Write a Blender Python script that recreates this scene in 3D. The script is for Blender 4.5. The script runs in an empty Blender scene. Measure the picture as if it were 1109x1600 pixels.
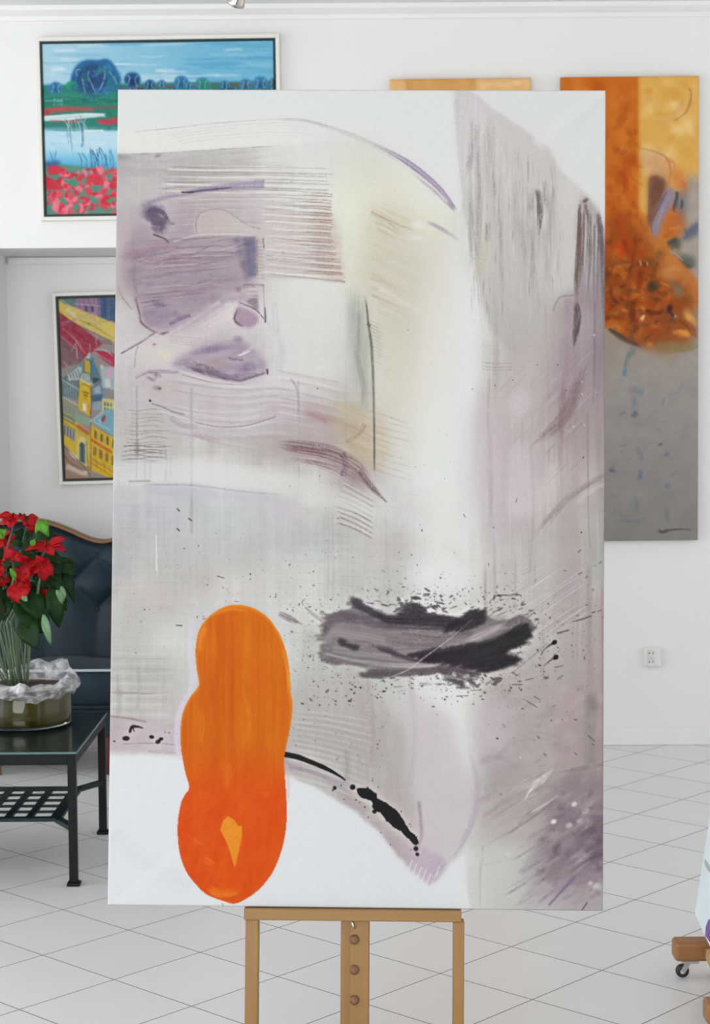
import numpy as np, math

# ------------------------------------------------------------------ paint tools
_tabs = {}
def _tab(seed):
    if seed not in _tabs:
        _tabs[seed] = np.random.RandomState(seed).rand(256, 256)
    return _tabs[seed]
def vnoise(u, v, seed=0):
    t = _tab(seed)
    u = np.asarray(u, float) + 1000.3; v = np.asarray(v, float) + 1000.7
    iu = np.floor(u).astype(int); iv = np.floor(v).astype(int)
    fu = u - iu; fv = v - iv
    fu = fu*fu*(3-2*fu); fv = fv*fv*(3-2*fv)
    a, b = iu & 255, (iu+1) & 255
    c, d = iv & 255, (iv+1) & 255
    return (t[a, c]*(1-fu)+t[b, c]*fu)*(1-fv)+(t[a, d]*(1-fu)+t[b, d]*fu)*fv
def fbm(u, v, seed=0, octs=4):
    s = 0; a = 1; n = 0
    for k in range(octs):
        s = s+a*vnoise(u*2**k, v*2**k, seed+k); n += a; a *= .55
    return s/n
def sstep(a, b, x):
    x = np.clip((x-a)/(b-a), 0, 1); return x*x*(3-2*x)
def catmull(pts, n=10, closed=False):
    P = np.array(pts, float)
    if closed: Q = np.vstack([P[-1], P, P[0], P[1]])
    else: Q = np.vstack([2*P[0]-P[1], P, 2*P[-1]-P[-2]])
    out = []
    for i in range(1, len(Q)-2):
        p0, p1, p2, p3 = Q[i-1], Q[i], Q[i+1], Q[i+2]
        for t in np.arange(n)/n:
            out.append(.5*(2*p1+(p2-p0)*t+(2*p0-5*p1+4*p2-p3)*t*t+(3*p1-p0-3*p2+p3)*t**3))
    if not closed: out.append(P[-1])
    return np.array(out)
def boxblur(m, r):
    r = int(r)
    if r < 1: return m
    for ax in (0, 1):
        for _ in range(3):
            p = np.pad(m, [(r+1, r) if k == ax else (0, 0) for k in (0, 1)], mode='edge')
            c = np.cumsum(p, axis=ax)
            m = (np.take(c, range(2*r+1, c.shape[ax]), ax)-np.take(c, range(0, c.shape[ax]-2*r-1), ax))/(2*r+1)
    return m

class Paint:
    """a small brush engine; coordinates are in units of the painted surface"""
    def __init__(s, x0, y0, x1, y1, col=(255, 255, 255), res=1.0):
        s.x0, s.y0, s.res = x0, y0, res
        s.W = int(round((x1-x0)/res)); s.H = int(round((y1-y0)/res))
        s.img = np.zeros((s.H, s.W, 3)); s.img[:] = col
        gx, gy = np.meshgrid(np.arange(s.W), np.arange(s.H))
        s.grain = .5*vnoise(gx/1.15, gy/1.9, 91)+.5*vnoise(gx/2.1, gy/1.15, 92)+.35*(fbm(gx/9., gy/9., 93)-.5)
        s.dry = 0.
        s.seed = 1
    def win(s, xa, ya, xb, yb):
        i0 = max(0, int((xa-s.x0)/s.res)); i1 = min(s.W, int((xb-s.x0)/s.res)+2)
        j0 = max(0, int((ya-s.y0)/s.res)); j1 = min(s.H, int((yb-s.y0)/s.res)+2)
        if i1 <= i0 or j1 <= j0: return None
        X, Y = np.meshgrid(s.x0+(np.arange(i0, i1)+.5)*s.res, s.y0+(np.arange(j0, j1)+.5)*s.res)
        return (slice(j0, j1), slice(i0, i1)), X, Y
    def full(s):
        return s.win(s.x0, s.y0, s.x0+s.W*s.res, s.y0+s.H*s.res)
    def lay(s, sl, m, col, mode='over'):
        c = np.array(col, float)
        if s.dry: m = np.clip(m*(1+s.dry*(s.grain[sl]-.5)*2.4*(1-m)), 0, 1)
        m = m[..., None]
        if mode == 'over': s.img[sl] = s.img[sl]*(1-m)+c*m
        elif mode == 'mul': s.img[sl] = s.img[sl]*(1-m*(1-c/255.))
    def grid(s, xs, ys, rows, pal):
        G = np.array([[pal[k] for k in r.split()] for r in rows], float)
        sl, X, Y = s.full()
        x = X[0]; y = Y[:, 0]
        def w(xs, x):
            xs = np.array(xs, float); i = np.clip(np.searchsorted(xs, x)-1, 0, len(xs)-2)
            f = np.clip((x-xs[i])/(xs[i+1]-xs[i]), 0, 1); return i, f*f*(3-2*f)*.6+f*.4
        i, f = w(xs, x); j, g = w(ys, y)
        A = G[:, i]*(1-f)[None, :, None]+G[:, i+1]*f[None, :, None]
        s.img[:] = A[j]*(1-g)[:, None, None]+A[j+1]*g[:, None, None]
    def stroke(s, pts, w, col, a=1., bris=0., fine=2., long=60., soft=.35, taper=(.04, .04), n=8, mode='over', edge=0.):
        s.seed += 7
        P = catmull(pts, n) if len(pts) > 2 else np.array([np.array(pts[0])*(1-t)+np.array(pts[1])*t for t in np.linspace(0, 1, 6)])
        wk = np.atleast_1d(np.array(w, float))
        wmax = wk.max()
        q = s.win(P[:, 0].min()-wmax-1, P[:, 1].min()-wmax-1, P[:, 0].max()+wmax+1, P[:, 1].max()+wmax+1)
        if q is None: return
        sl, X, Y = q
        seg = np.hypot(*(P[1:]-P[:-1]).T); cum = np.r_[0, np.cumsum(seg)]; L = cum[-1]
        best = np.full(X.shape, 1e18); T = np.zeros(X.shape); S = np.zeros(X.shape)
        for k in range(len(seg)):
            if seg[k] < 1e-9: continue
            ax, ay = P[k]; dx, dy = (P[k+1]-P[k])/seg[k]
            u = np.clip((X-ax)*dx+(Y-ay)*dy, 0, seg[k])
            ex = X-ax-u*dx; ey = Y-ay-u*dy; d = ex*ex+ey*ey
            m = d < best
            best[m] = d[m]; T[m] = (cum[k]+u)[m]; S[m] = (np.sign(dx*(Y-ay)-dy*(X-ax))*np.sqrt(d))[m]
        tt = T/L
        W = np.interp(tt, np.linspace(0, 1, len(wk)), wk) if len(wk) > 1 else wk[0]
        if edge: W = W*(1+edge*(fbm(T/6., np.sign(S)*3., s.seed+3)-.5)*2)
        prof = 1-sstep(1-soft, 1.0001, np.abs(S)/np.maximum(W, .01))
        m = prof
        if taper[0] > 0: m = m*sstep(0, taper[0], tt+ (taper[0]*.5*(vnoise(S/fine, S*0, s.seed+5)-.5) if bris else 0))
        if taper[1] > 0: m = m*sstep(0, taper[1], 1-tt+(taper[1]*.8*(vnoise(S/fine, S*0+9, s.seed+6)-.5) if bris else 0))
        if bris:
            b = vnoise(T/long, S/fine, s.seed)*.6+vnoise(T/long*2.3, S/fine*2.1, s.seed+1)*.4
            b = sstep(.28, .72, b)
            m = m*(1-bris+bris*b)
        s.lay(sl, m*a, col, mode)
    def poly(s, pts, col, a=1., blur=0, smooth=0, tex=0., tu=30., tv=30., ang=0., mode='over', rough=0., drag=None):
        s.seed += 7
        P = catmull(pts, smooth, True) if smooth else np.array(pts, float)
        pad = blur*3*s.res+2+rough*2+(drag[0]*1.6 if drag else 0)
        q = s.win(P[:, 0].min()-pad, P[:, 1].min()-pad, P[:, 0].max()+pad, P[:, 1].max()+pad)
        if q is None: return
        sl, X, Y = q
        if drag:
            L_, ru, rv, an = drag; c, sn = math.cos(an), math.sin(an); p_, q_ = (X*c+Y*sn), (-X*sn+Y*c)
            d_ = L_*2*(fbm(p_/ru, q_/rv, s.seed+20, 3)-.5)*(.4+1.2*vnoise(p_/20., q_/9., s.seed+25))
            X, Y = X+d_*c, Y+d_*sn
        if rough:
            X = X+rough*2*(fbm(X/7, Y/7, s.seed+20)-.5); Y = Y+rough*2*(fbm(X/7, Y/7, s.seed+30)-.5)
        def inside(X, Y):
            r = np.zeros(X.shape, bool)
            for k in range(len(P)):
                (xa, ya), (xb, yb) = P[k], P[k-1]
                if ya == yb: continue
                r ^= ((ya > Y) != (yb > Y)) & (X < (xb-xa)*(Y-ya)/(yb-ya)+xa)
            return r
        o = s.res*.25
        m = sum(inside(X+dx, Y+dy).astype(float) for dx in (-o, o) for dy in (-o, o))/4
        m = boxblur(m, blur)
        if tex:
            c, sn = math.cos(ang), math.sin(ang)
            t = fbm((X*c+Y*sn)/tu, (-X*sn+Y*c)/tv, s.seed)
            m = m*(1-tex+tex*sstep(.3, .7, t))
        d0 = s.dry; s.dry = d0*(.25 if blur >= 4 else .7 if blur >= 2 else 1)
        s.lay(sl, m*a, col, mode); s.dry = d0
    def blob(s, cx, cy, rx, ry, col, a=1., ang=0., soft=.9, rough=0., fine=6., mode='over'):
        s.seed += 7
        R = max(rx, ry)*1.3+1
        q = s.win(cx-R, cy-R, cx+R, cy+R)
        if q is None: return
        sl, X, Y = q
        c, sn = math.cos(ang), math.sin(ang)
        u = ((X-cx)*c+(Y-cy)*sn)/rx; v = (-(X-cx)*sn+(Y-cy)*c)/ry
        d = np.hypot(u, v)
        if rough: d = d+rough*2*(fbm(X/fine, Y/fine, s.seed)-.5)
        s.lay(sl, (1-sstep(1-soft, 1.0001, d))*a, col, mode)
    def dots(s, pts, col, a=1.):
        for (x, y, r) in pts: s.blob(x, y, max(r, 1.15), max(r, 1.15), col, a*min(1, .25+r/2.2), soft=min(.95, 1.1/max(r, 1.1)))
    def splat(s, n, fx, rmin, rmax, col, seed, a=(.4, .95), stretch=.5, ang=0.):
        R = np.random.RandomState(seed)
        for k in range(n):
            x, y = fx(R); r = rmin+(rmax-rmin)*R.rand()**3
            e = 1+stretch*R.rand()*3
            s.blob(x, y, max(r*e, .8), max(r, .8), col, a[0]+(a[1]-a[0])*R.rand(), ang+R.randn()*.5, soft=min(.95, .9/max(r, .9)), rough=.25 if r > 2 else 0, fine=2.5)

# ------------------------------------------------------------------ the big canvas
PAL = dict(W=(224, 225, 224), w=(210, 208, 206), g=(196, 192, 189), G=(182, 176, 173), D=(156, 148, 148), c=(213, 210, 199),
           C=(202, 196, 182), l=(198, 190, 194), p=(186, 174, 176), P=(164, 148, 153), v=(172, 158, 169), V=(142, 128, 145), b=(198, 196, 198))
def paint_canvas():
    K = Paint(158, 128, 956, 1434, PAL['W']); K.dry = .85
    xs = [190, 250, 310, 370, 430, 490, 550, 610, 670, 730, 790, 850, 900, 940]
    rows = {
     150: "W W W W W W W W W w W W W W",
     200: "W W W W W W W W W g g W W W",
     250: "G g g g w w w w W G g g W W",
     300: "g g g g g w c c W G G g W W",
     350: "p v v p p g c C c g G G g W",
     400: "p v v v p p c C c w g g g D",
     450: "p v v v g w c C c W g g g D",
     500: "w p v l w w w C c W g g p P",
     550: "w w l p w w g c c W g g p P",
     600: "g l g l w w g c w W g l P P",
     650: "g g l l l l C w W W l p P P",
     700: "g g g g p p C w W W l l p p",
     750: "w w w w w w p w W W l l p g",
     800: "b b b b b w g w w W l l g p",
     850: "g b b b b b g g w W l g p G",
     900: "g g g w w w g g W W l g p G",
     950: "g g w w w w g g w w g g p G",
     1000: "g w w w w g p p g w w g p p",
     1050: "g g w w w g g g w w g g p p",
     1100: "g g b w w g g w w W p p p P",
     1150: "p l l l g g p g l W p p P P",
     1200: "W W W W p g g g l w p g p P",
     1250: "W W W W W g p p l l g p P P",
     1300: "W W W W W W g p l w g g P D",
     1350: "W W W W W W W p l W w p P V",
     1400: "W W W W W W W W W W w w p p"}
    K.grid(xs, list(rows), list(rows.values()), PAL)
    sl, X, Y = K.full()
    # cloudy wash + faint vertical and horizontal brushing in the grey parts
    amp = np.clip((232-K.img.mean(2))/40., 0.12, 1)
    K.img += (amp*((fbm(X/45, Y/45, 11)-.5)*26+(fbm(X/9, Y/160, 12, 3)-.5)*10+(fbm(X/150, Y/3.0, 13, 2)-.5)*5))[..., None]
    K.img += (amp*(fbm(X/60, Y/60, 14)-.5)*7)[..., None]*np.array([1, -.8, .3])
    K.img += (amp*((fbm(X/4, Y/90, 15, 3)-.5)*9+(fbm(X/70, Y/2.2, 16, 2)-.5)*8*sstep(.4, .65, fbm(X/90, Y/70, 18))))[..., None]
    S, B, PO = K.stroke, K.blob, K.poly
    ink = (26, 23, 28); Wt = PAL['W']
    # ---------- white of the top left, under the thin arc
    PO([(160, 120), (720, 120), (716, 330), (680, 288), (640, 256), (590, 226), (540, 206), (500, 194), (450, 187), (400, 187), (340, 192), (280, 198), (220, 204), (160, 206)], Wt, 1, 2, 3)
    PO([(160, 206), (220, 204), (280, 199), (340, 193), (400, 188), (450, 188), (470, 224), (435, 228), (339, 233), (255, 239), (184, 240), (160, 241)], (227, 226, 223), .95, 2, 3)
    S([(205, 206), (287, 198), (339, 192), (435, 186), (472, 187), (519, 199)], 1.2, (188, 180, 182), .75, .5, 1.5, 40, .8)
    for k, dy in enumerate((5, 9, 13, 19, 24)):
        S([(230+k*14, 206+dy), (290, 199+dy), (339, 193+dy), (435, 187+dy), (490, 191+dy)], 1.0, (205, 199, 196), .55, .6, 1.5, 50, .9)
    # grey band
    S([(178, 256), (255, 254), (339, 248), (440, 243)], 16, (184, 179, 177), .62, .5, 4, 90, .25, (0, .22))
    S([(184, 241), (255, 239), (339, 233.5), (440, 228)], 1.1, (150, 142, 140), .6, .6, 1.5, 25, .8, (0, .1))
    B(190, 246, 20, 8, (150, 146, 146), .6, 0, .9, .2); B(186, 262, 26, 22, (172, 167, 165), .6)
    B(246, 243, 9, 4.5, (140, 134, 133), .6, -.2, .9, .3)
    S([(190, 268), (260, 270), (400, 268)], 9, (180, 173, 170), .6, .6, 3, 80, .5, (.1, .3))
    PO([(176, 255), (240, 262), (250, 330), (215, 340), (170, 420)], (192, 184, 182), .6, 8, 3, .5, 12, 40)
    # ---------- cream fan below the arc, with light tan combing
    PO([(530, 215), (600, 236), (650, 272), (700, 325), (700, 390), (660, 480), (600, 520), (545, 470), (535, 330)], (216, 213, 197), .62, 16, 3)
    PO([(575, 320), (640, 345), (650, 470), (600, 470), (570, 420)], (203, 194, 172), .6, 12, 3, .6, 60, 4, .42)
    for k in range(15):
        R = np.random.RandomState(k); x = 575+R.rand()*20; y = 322+k*11.5
        S([(x, y), (x+30, y+13), (x+55+R.rand()*20, y+30)], 2.5+R.rand()*3, (178, 160, 138) if k in (1, 2, 3, 11, 12, 13) else (196, 185, 160), .5, .9, 1.6, 50, .6, (.1, .4))
    S([(577, 331), (605, 346), (632, 366)], 9, (176, 156, 136), .55, .9, 1.4, 70, .4, (.05, .4))
    S([(577, 432), (605, 445), (636, 470)], 4, (172, 152, 132), .6, .9, 1.2, 70, .4, (.1, .4))
    S([(590, 450), (640, 478), (690, 508)], 5, (226, 224, 214), .7, .3, 3, 60, .6)
    S([(508, 250), (560, 264), (610, 290)], 6, (214, 205, 196), .4, .6, 2, 60, .6)
    # arc stroke
    S([(425, 187), (472, 188), (519, 201), (566, 218), (612, 243), (648, 269), (690, 305)], [2, 4, 6, 7, 7], (196, 188, 192), .6, .75, 2, 120, .5, (.1, .02))
    S([(560, 214), (612, 239), (648, 262), (685, 294), (713, 331)], [2, 3.5, 6, 5.5, 4.5], (152, 138, 160), .92, .35, 1.6, 110, .4, (.5, .06))
    S([(640, 268), (670, 292), (690, 310), (712, 331)], [3, 4.5, 3.5], (170, 152, 166), .6, .6, 1.6, 60, .5, (.3, .1))
    S([(655, 277), (680, 296), (700, 316)], 1.6, (216, 200, 198), .75, .3, 1.5, 40, .7)
    S([(640, 250), (665, 262), (683, 278)], 2.5, (205, 203, 205), .6, .6, 1.5)
    S([(662, 344), (690, 358), (718, 376)], [4, 4.5, 3], (172, 160, 168), .7, .7, 1.6, 40, .5, (.25, .05))
    B(655, 352, 18, 9, (228, 228, 224), .85, .2); B(648, 372, 20, 9, (226, 225, 218), .7)
    B(694, 410, 26, 40, (218, 206, 207), .6); B(640, 380, 40, 20, (219, 212, 210), .4, .4)
    # white column
    PO([(722, 330), (736, 390), (726, 500), (724, 640), (738, 800), (745, 900), (672, 900), (660, 720), (640, 560), (676, 430), (706, 372)], (223, 224, 221), .85, 15, 3)
    PO([(600, 380), (690, 400), (660, 560), (650, 720), (610, 720), (598, 600)], (214, 212, 198), .6, 14, 3)
    PO([(690, 395), (708, 480), (668, 640), (640, 640), (660, 480)], (222, 217, 208), .5, 10, 3)
    # ---------- right grey form
    PO([(709, 138), (740, 143), (772, 168), (821, 202), (859, 232), (876, 266), (901, 288), (921, 308), (944, 350), (944, 520), (830, 560), (770, 520), (745, 430), (739, 355), (725, 329), (716, 247)], (193, 187, 186), .9, 3, 2, .16, 4, 90)
    PO([(737, 138), (956, 120), (956, 360), (944, 348), (921, 307), (901, 287), (877, 265), (860, 230), (821, 201), (772, 168)], (221, 222, 221), .97, 3)
    S([(835, 230), (884, 186), (944, 142)], 16, (229, 229, 228), .35, 0, 3, 60, .9); S([(870, 260), (900, 200), (946, 150)], 10, (212, 212, 212), .3, 0, 3, 60, .9)
    for k in range(60):
        R = np.random.RandomState(100+k); x = 722+R.rand()*160
        y0 = 160+max(0, x-745)*.85+R.rand()*150; L = 60+R.rand()*170
        dk = R.rand() < .55
        S([(x, y0), (x+R.randn()*2, y0+L*.5), (x+2+R.randn()*3, y0+L)], 3+R.rand()*7, (158, 149, 149) if dk else (206, 202, 199), .42, .8, 1.3, 34, .7, (.25, .4))
    S([(712, 150), (718, 240), (728, 330), (741, 390)], 7, (186, 181, 180), .5, .5, 2, 80, .7)
    S([(733, 215), (734, 250), (730, 285)], 7, (164, 150, 155), .62, .85, 1.4, 22, .5, (.2, .35))
    PO([(770, 190), (830, 215), (868, 250), (875, 320), (780, 330), (760, 260)], (190, 184, 182), .45, 12, 3, .5, 6, 60)
    S([(840, 292), (843, 325), (842, 368)], [7, 6, 2.5], (92, 88, 90), .85, .75, 1.3, 24, .5, (.15, .3))
    S([(828, 285), (829, 320), (832, 352)], 9, (152, 140, 143), .6, .9, 1.2, 18, .6, (.3, .4))
    S([(862, 250), (864, 290), (866, 330)], 6, (160, 152, 154), .5, .9, 1.3, 20, .6, (.3, .4))
    S([(849, 270), (852, 300), (851, 345)], 5, (140, 132, 132), .5, .9, 1.3, 20, .6, (.3, .4))
    S([(760, 345), (761, 362), (760, 385)], 5, (140, 126, 132), .6, .8, 1.3, 14, .6, (.3, .4))
    S([(750, 352), (758, 385), (750, 415), (742, 450)], [9, 12, 10, 7], (194, 187, 164), .5, .5, 2, 40, .7, (.2, .3))
    for k in range(70):
        R = np.random.RandomState(1500+k); x = 735+R.rand()*165; y0 = 210+max(0, x-800)*1.0+R.rand()*260; L = 14+R.rand()*50
        S([(x, y0), (x+R.randn(), y0+L)], .8+R.rand()*1.5, (146, 138, 138) if R.rand() < .6 else (214, 210, 207), .4, .4, 1.2, 12, .8, (.3, .4))
    PO([(880, 280), (904, 300), (898, 400), (890, 470), (868, 460), (872, 340)], (214, 211, 208), .6, 8, 3)
    # dark bristled column on the right edge
    PO([(905, 312), (925, 318), (944, 352), (946, 480), (906, 480), (900, 400)], (160, 146, 150), .75, 4, 2, .5, 2.2, 80)
    B(914, 314, 9, 5, (104, 90, 88), .75, -.5, .8, .3)
    for k in range(34):
        R = np.random.RandomState(200+k); x = 903+R.rand()*41
        y0 = 318+max(0, x-915)*1.1+R.rand()*14
        S([(x, y0), (x-1, y0+50), (x-2+R.randn(), y0+90+R.rand()*70)], .9+R.rand()*1.6, (96, 84, 88) if R.rand() < .58 else (196, 186, 188), .55, .5, 1.3, 20, .7, (.06, .4))
    S([(932, 330), (939, 370), (944, 430), (942, 480)], 6, (108, 100, 108), .55, .7, 1.5, 40, .5, (.1, .4))
    S([(915, 318), (908, 385), (901, 470), (898, 500)], [4, 5, 4, 3], (128, 108, 104), .72, .6, 1.5, 40, .5, (.02, .2))
    S([(900, 470), (902, 495), (900, 515), (896, 545)], [6, 7.5, 7, 4], (98, 82, 88), .8, .5, 2, 18, .6, (.15, .4))
    # mauve veil below it
    PO([(864, 486), (876, 464), (900, 458), (946, 460), (946, 700), (880, 700), (848, 660), (840, 600), (858, 530)], (164, 145, 152), .8, 8, 3, .3, 10, 60)
    S([(863, 487), (868, 474), (876, 464), (897, 461)], 1.3, (150, 135, 145), .8, .4, 1.3)
    S([(886, 510), (880, 570), (872, 640)], 14, (164, 140, 152), .55, .5, 3, 70, .8, (.3, .3))
    PO([(926, 400), (946, 400), (946, 780), (932, 780), (928, 600)], (150, 140, 147), .62, 4, 0, .4, 3, 120)
    S([(929, 470), (928, 600), (924, 640)], 1.6, (120, 110, 116), .6, .4, 2, 60, .6)
    S([(898, 600), (890, 640), (870, 668), (835, 690)], [10, 14, 13, 9], (140, 119, 125), .74, .5, 2.5, 40, .7, (.3, .3))
    S([(879, 560), (876, 640), (875, 700), (879, 760), (878, 810)], [6, 8, 7, 5, 4], (166, 136, 146), .62, .4, 3, 60, .8, (.3, .4))
    for k in range(26):
        R = np.random.RandomState(300+k); x = 930-R.rand()*110; y = 560+R.rand()*110
        S([(x, y), (x-18, y+16), (x-40, y+40)], 1.3+R.rand()*1.5, (214, 205, 208) if R.rand() < .55 else (150, 132, 140), .35, .6, 1.4, 30, .7, (.3, .4))
    PO([(742, 640), (800, 560), (850, 520), (946, 520), (946, 1060), (760, 1060), (742, 900), (735, 760)], (190, 178, 180), .55, 16, 3, .4, 10, 120)
    PO([(760, 600), (850, 520), (880, 560), (850, 690), (800, 700), (750, 800), (735, 740), (740, 680)], (196, 184, 189), .5, 14, 3, .4, 20, 50)
    for k in range(46):
        R = np.random.RandomState(1600+k); x = 748+R.rand()*195; y0 = 520+R.rand()*480; L = 50+R.rand()*140
        S([(x, y0), (x+R.randn(), y0+L*.5), (x, y0+L)], 1.5+R.rand()*4, [(166, 152, 156), (208, 202, 201), (178, 160, 166)][k % 3], .36, .7, 1.4, 60, .8, (.3, .35))
    for k in range(50):
        R = np.random.RandomState(1700+k); x = 940-R.rand()*150; y = 540+R.rand()*190
        S([(x, y), (x-18, y+18), (x-42, y+44)], .8+R.rand()*1.2, [(208, 198, 202), (150, 134, 140)][k % 2], .3, .6, 1.3, 30, .8, (.3, .4))
    PO([(818, 540), (880, 480), (840, 640), (790, 660)], (206, 200, 198), .45, 12, 3)
    B(812, 628, 26, 36, (213, 203, 212), .6, .3); B(770, 720, 26, 60, (202, 188, 198), .5)
    S([(772, 420), (775, 560), (772, 640)], 8, (178, 174, 172), .55, .7, 2, 60, .7, (.3, .3)); S([(790, 460), (800, 560), (796, 600)], 18, (188, 184, 180), .55, .6, 3, 70, .8, (.3, .3))
    for y in (566, 572, 577): S([(752, y), (775, y+2), (800, y+1)], .9, (165, 160, 160), .5, .4, 1.2)
    S([(831, 690), (833, 790), (828, 900)], 2.6, (172, 162, 165), .5, .5, 2, 70, .7); S([(918, 640), (919, 800), (922, 860)], 2, (150, 140, 146), .45, .5, 2, 70, .7)
    S([(945, 742), (920, 756), (880, 786), (838, 838)], [5, 6, 8, 10], (150, 139, 141), .7, .5, 2, 50, .7, (.02, .35))
    S([(948, 755), (922, 768), (890, 795)], 5, (212, 206, 205), .55, .4, 2, 40, .7, (.1, .4))
    PO([(845, 740), (872, 720), (872, 770), (848, 800), (836, 790)], (212, 207, 205), .6, 7, 3)
    PO([(918, 790), (946, 770), (946, 900), (920, 900)], (176, 172, 170), .5, 6, 3, .4, 3, 90); PO([(872, 800), (900, 780), (905, 920), (868, 930)], (176, 160, 170), .5, 8, 3)
    PO([(800, 700), (828, 700), (828, 800), (800, 800)], (213, 207, 212), .5, 8, 3)
    S([(690, 850), (740, 880), (800, 860)], 18, (212, 204, 205), .35, .3, 4, 60, .9)
    # ---------- combed block, upper middle
    for k in range(46):
        R = np.random.RandomState(400+k); y = 262+k*3.75+R.randn()*.8
        x0 = 244+R.rand()*20 if k < 14 else 405+R.rand()*20
        x1 = 512+R.rand()*10+max(0, k-30)*.7
        sh = (238, 235, 230) if k % 3 == 1 else ((150, 134, 132) if R.rand() < .5 else (182, 166, 166))
        sl_ = .02+.07*min(1, k/30.)
        S([(x0, y-1), (330, y+R.randn()*.8), (430, y+2.5*sl_*30/3), (x1, y+(x1-430)*sl_+2.5*sl_*10)] if x0 < 330 else [(x0, y+1), (440, y+3), (x1, y+3+(x1-430)*sl_)],
          .9+R.rand()*1.1, sh, .62 if k % 3 == 1 else .55, .35, 1.3, 70, .7, (.05, .03))
    for k in range(70):
        R = np.random.RandomState(1800+k); y = 256+k*2.55+R.randn(); xa = 250+R.rand()*60 if y < 330 else 410+R.rand()*40
        S([(xa, y-1), (430, y+2), (470+R.rand()*50, y+5)], .7, [(168, 152, 150), (228, 224, 219), (190, 176, 174)][k % 3], .5, .5, 1.2, 50, .8, (.15, .2))
    PO([(405, 350), (520, 356), (530, 436), (425, 428)], (196, 176, 178), .45, 6, 0, .6, 70, 3, .06)
    PO([(430, 330), (515, 340), (515, 360), (430, 352)], (196, 178, 176), .5, 5)
    for k in range(24):
        R = np.random.RandomState(500+k); y = 318+k*5.2; xe = 518+(k > 12)*(k-12)*1.9
        S([(xe-34-R.rand()*20, y-3), (xe-14, y-1), (xe+R.rand()*3, y+1)], 1+R.rand()*1.3, (150, 124, 118), .5, .4, 1.3, 50, .7, (.5, .12))
    S([(425, 430), (480, 434), (541, 441)], 1.6, (150, 118, 110), .75, .2, 2, 60, .5, (.4, .03))
    PO([(432, 440), (540, 450), (548, 560), (535, 590), (440, 570)], (218, 217, 214), .62, 8, 3)
    S([(455, 282), (456, 285)], 2.2, (172, 160, 165), .6); S([(443, 393), (441, 396)], 2, (160, 150, 155), .6)
    # ---------- violet passage at the left
    WEDGE = lambda: (PO([(284, 299.5), (300, 296), (320, 292), (362, 286), (413, 280), (413, 294.5), (385, 296), (350, 298), (318, 301), (298, 303)], (146, 136, 160), .85, 1, 0, .3, 40, 3, -.1), S([(286, 301), (305, 299), (330, 296), (362, 293)], [1.2, 2.2, 2.4, 1], (96, 84, 108), .8, .4, 1.4, 20, .6), S([(283, 300), (290, 301), (303, 300)], 1.6, (70, 58, 74), .85, .3, 1.4), S([(360, 296), (385, 293), (412, 291)], 2, (164, 146, 160), .7, .5, 1.5), S([(330, 290), (370, 285), (412, 281)], 1.2, (168, 166, 190), .7))
    PO([(212, 338), (228, 318), (250, 308), (300, 302), (360, 298), (412, 296), (412, 350), (400, 440), (372, 452), (339, 466), (297, 494), (262, 520), (240, 518), (219, 506), (212, 469), (190, 450), (188, 394)], (182, 168, 177), .62, 7, 3, .35, 50, 14)
    PO([(184, 330), (225, 320), (240, 380), (220, 460), (184, 470)], (182, 170, 174), .5, 9, 0, .4, 20, 30)
    PO([(184, 480), (260, 470), (360, 470), (418, 470), (420, 600), (184, 600)], (198, 187, 192), .5, 12, 0, .35, 50, 9, -.15)
    PO([(180, 590), (300, 596), (430, 600), (520, 610), (540, 690), (430, 700), (300, 690), (180, 700)], (194, 185, 184), .5, 12, 0, .35, 90, 8, .05)
    PO([(200, 378), (300, 372), (396, 372), (398, 430), (376, 448), (339, 464), (300, 490), (258, 516), (224, 505), (216, 470), (196, 440)], (154, 138, 154), .86, 4, 3, .35, 60, 7, -.12)
    for k in range(90):
        R = np.random.RandomState(2100+k); x = 205+R.rand()*185; y = 378+R.rand()*118
        if y > 516-(x-240)*.36 or (x < 222 and y > 450): continue
        B(x, y, 6+R.rand()*16, 3+R.rand()*7, [(140, 122, 142), (170, 152, 164), (150, 130, 140), (134, 120, 146), (176, 160, 166), (158, 136, 150)][k % 6], .36, -.15+R.randn()*.2, .95, .4, 6)
    for k in range(40):
        R = np.random.RandomState(2000+k); y = 268+k*2.6+R.randn(); xa = 225+R.rand()*70; xb = 380+R.rand()*60
        S([(xa, y+4), ((xa+xb)/2, y+R.randn()), (xb, y+2)], .7+R.rand()*.7, [(158, 142, 150), (214, 206, 206), (176, 162, 166)][k % 3], .42, .5, 1.2, 50, .8, (.2, .2))
    B(236, 328, 27, 19, (128, 116, 138), .8, .1, .95, .3, 9); B(240, 331, 22, 13, (106, 94, 116), .85, .1, .8, .3); B(246, 343, 28, 11, (102, 90, 110), .85, .3, .7, .35); B(248, 357, 17, 16, (116, 103, 124), .8, .5, .8, .35); S([(226, 330), (250, 330), (262, 342)], 4, (92, 80, 100), .6, .7, 2, 20); S([(236, 348), (252, 350), (250, 362)], 4, (96, 84, 104), .6, .7, 2, 20)
    S([(222, 336), (234, 318), (262, 308), (300, 303)], [6, 5, 4, 2], (150, 140, 158), .6, .5, 2, 40, .6)
    S([(238, 366), (250, 370), (259, 374), (264, 380)], 1.6, (74, 58, 76), .85, .3, 1.5, 10, .6)
    PO([(206, 360), (230, 350), (230, 372), (205, 380)], (160, 142, 152), .5, 5, 3)
    S([(262, 370), (320, 352), (300, 372), (260, 376)], 10, (168, 150, 172), .5, .5, 3, 60, .8)
    PO([(306, 366), (305, 342), (320, 328), (344, 327), (367, 339), (384, 350), (404, 356), (404, 368), (350, 366)], (193, 181, 181), .75, 3, 3)
    S([(309, 370), (306, 350), (312, 334), (330, 327), (350, 328), (370, 340), (388, 352), (410, 358)], 1.2, (146, 126, 128), .6, .4, 1.5, 30, .8)
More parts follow.
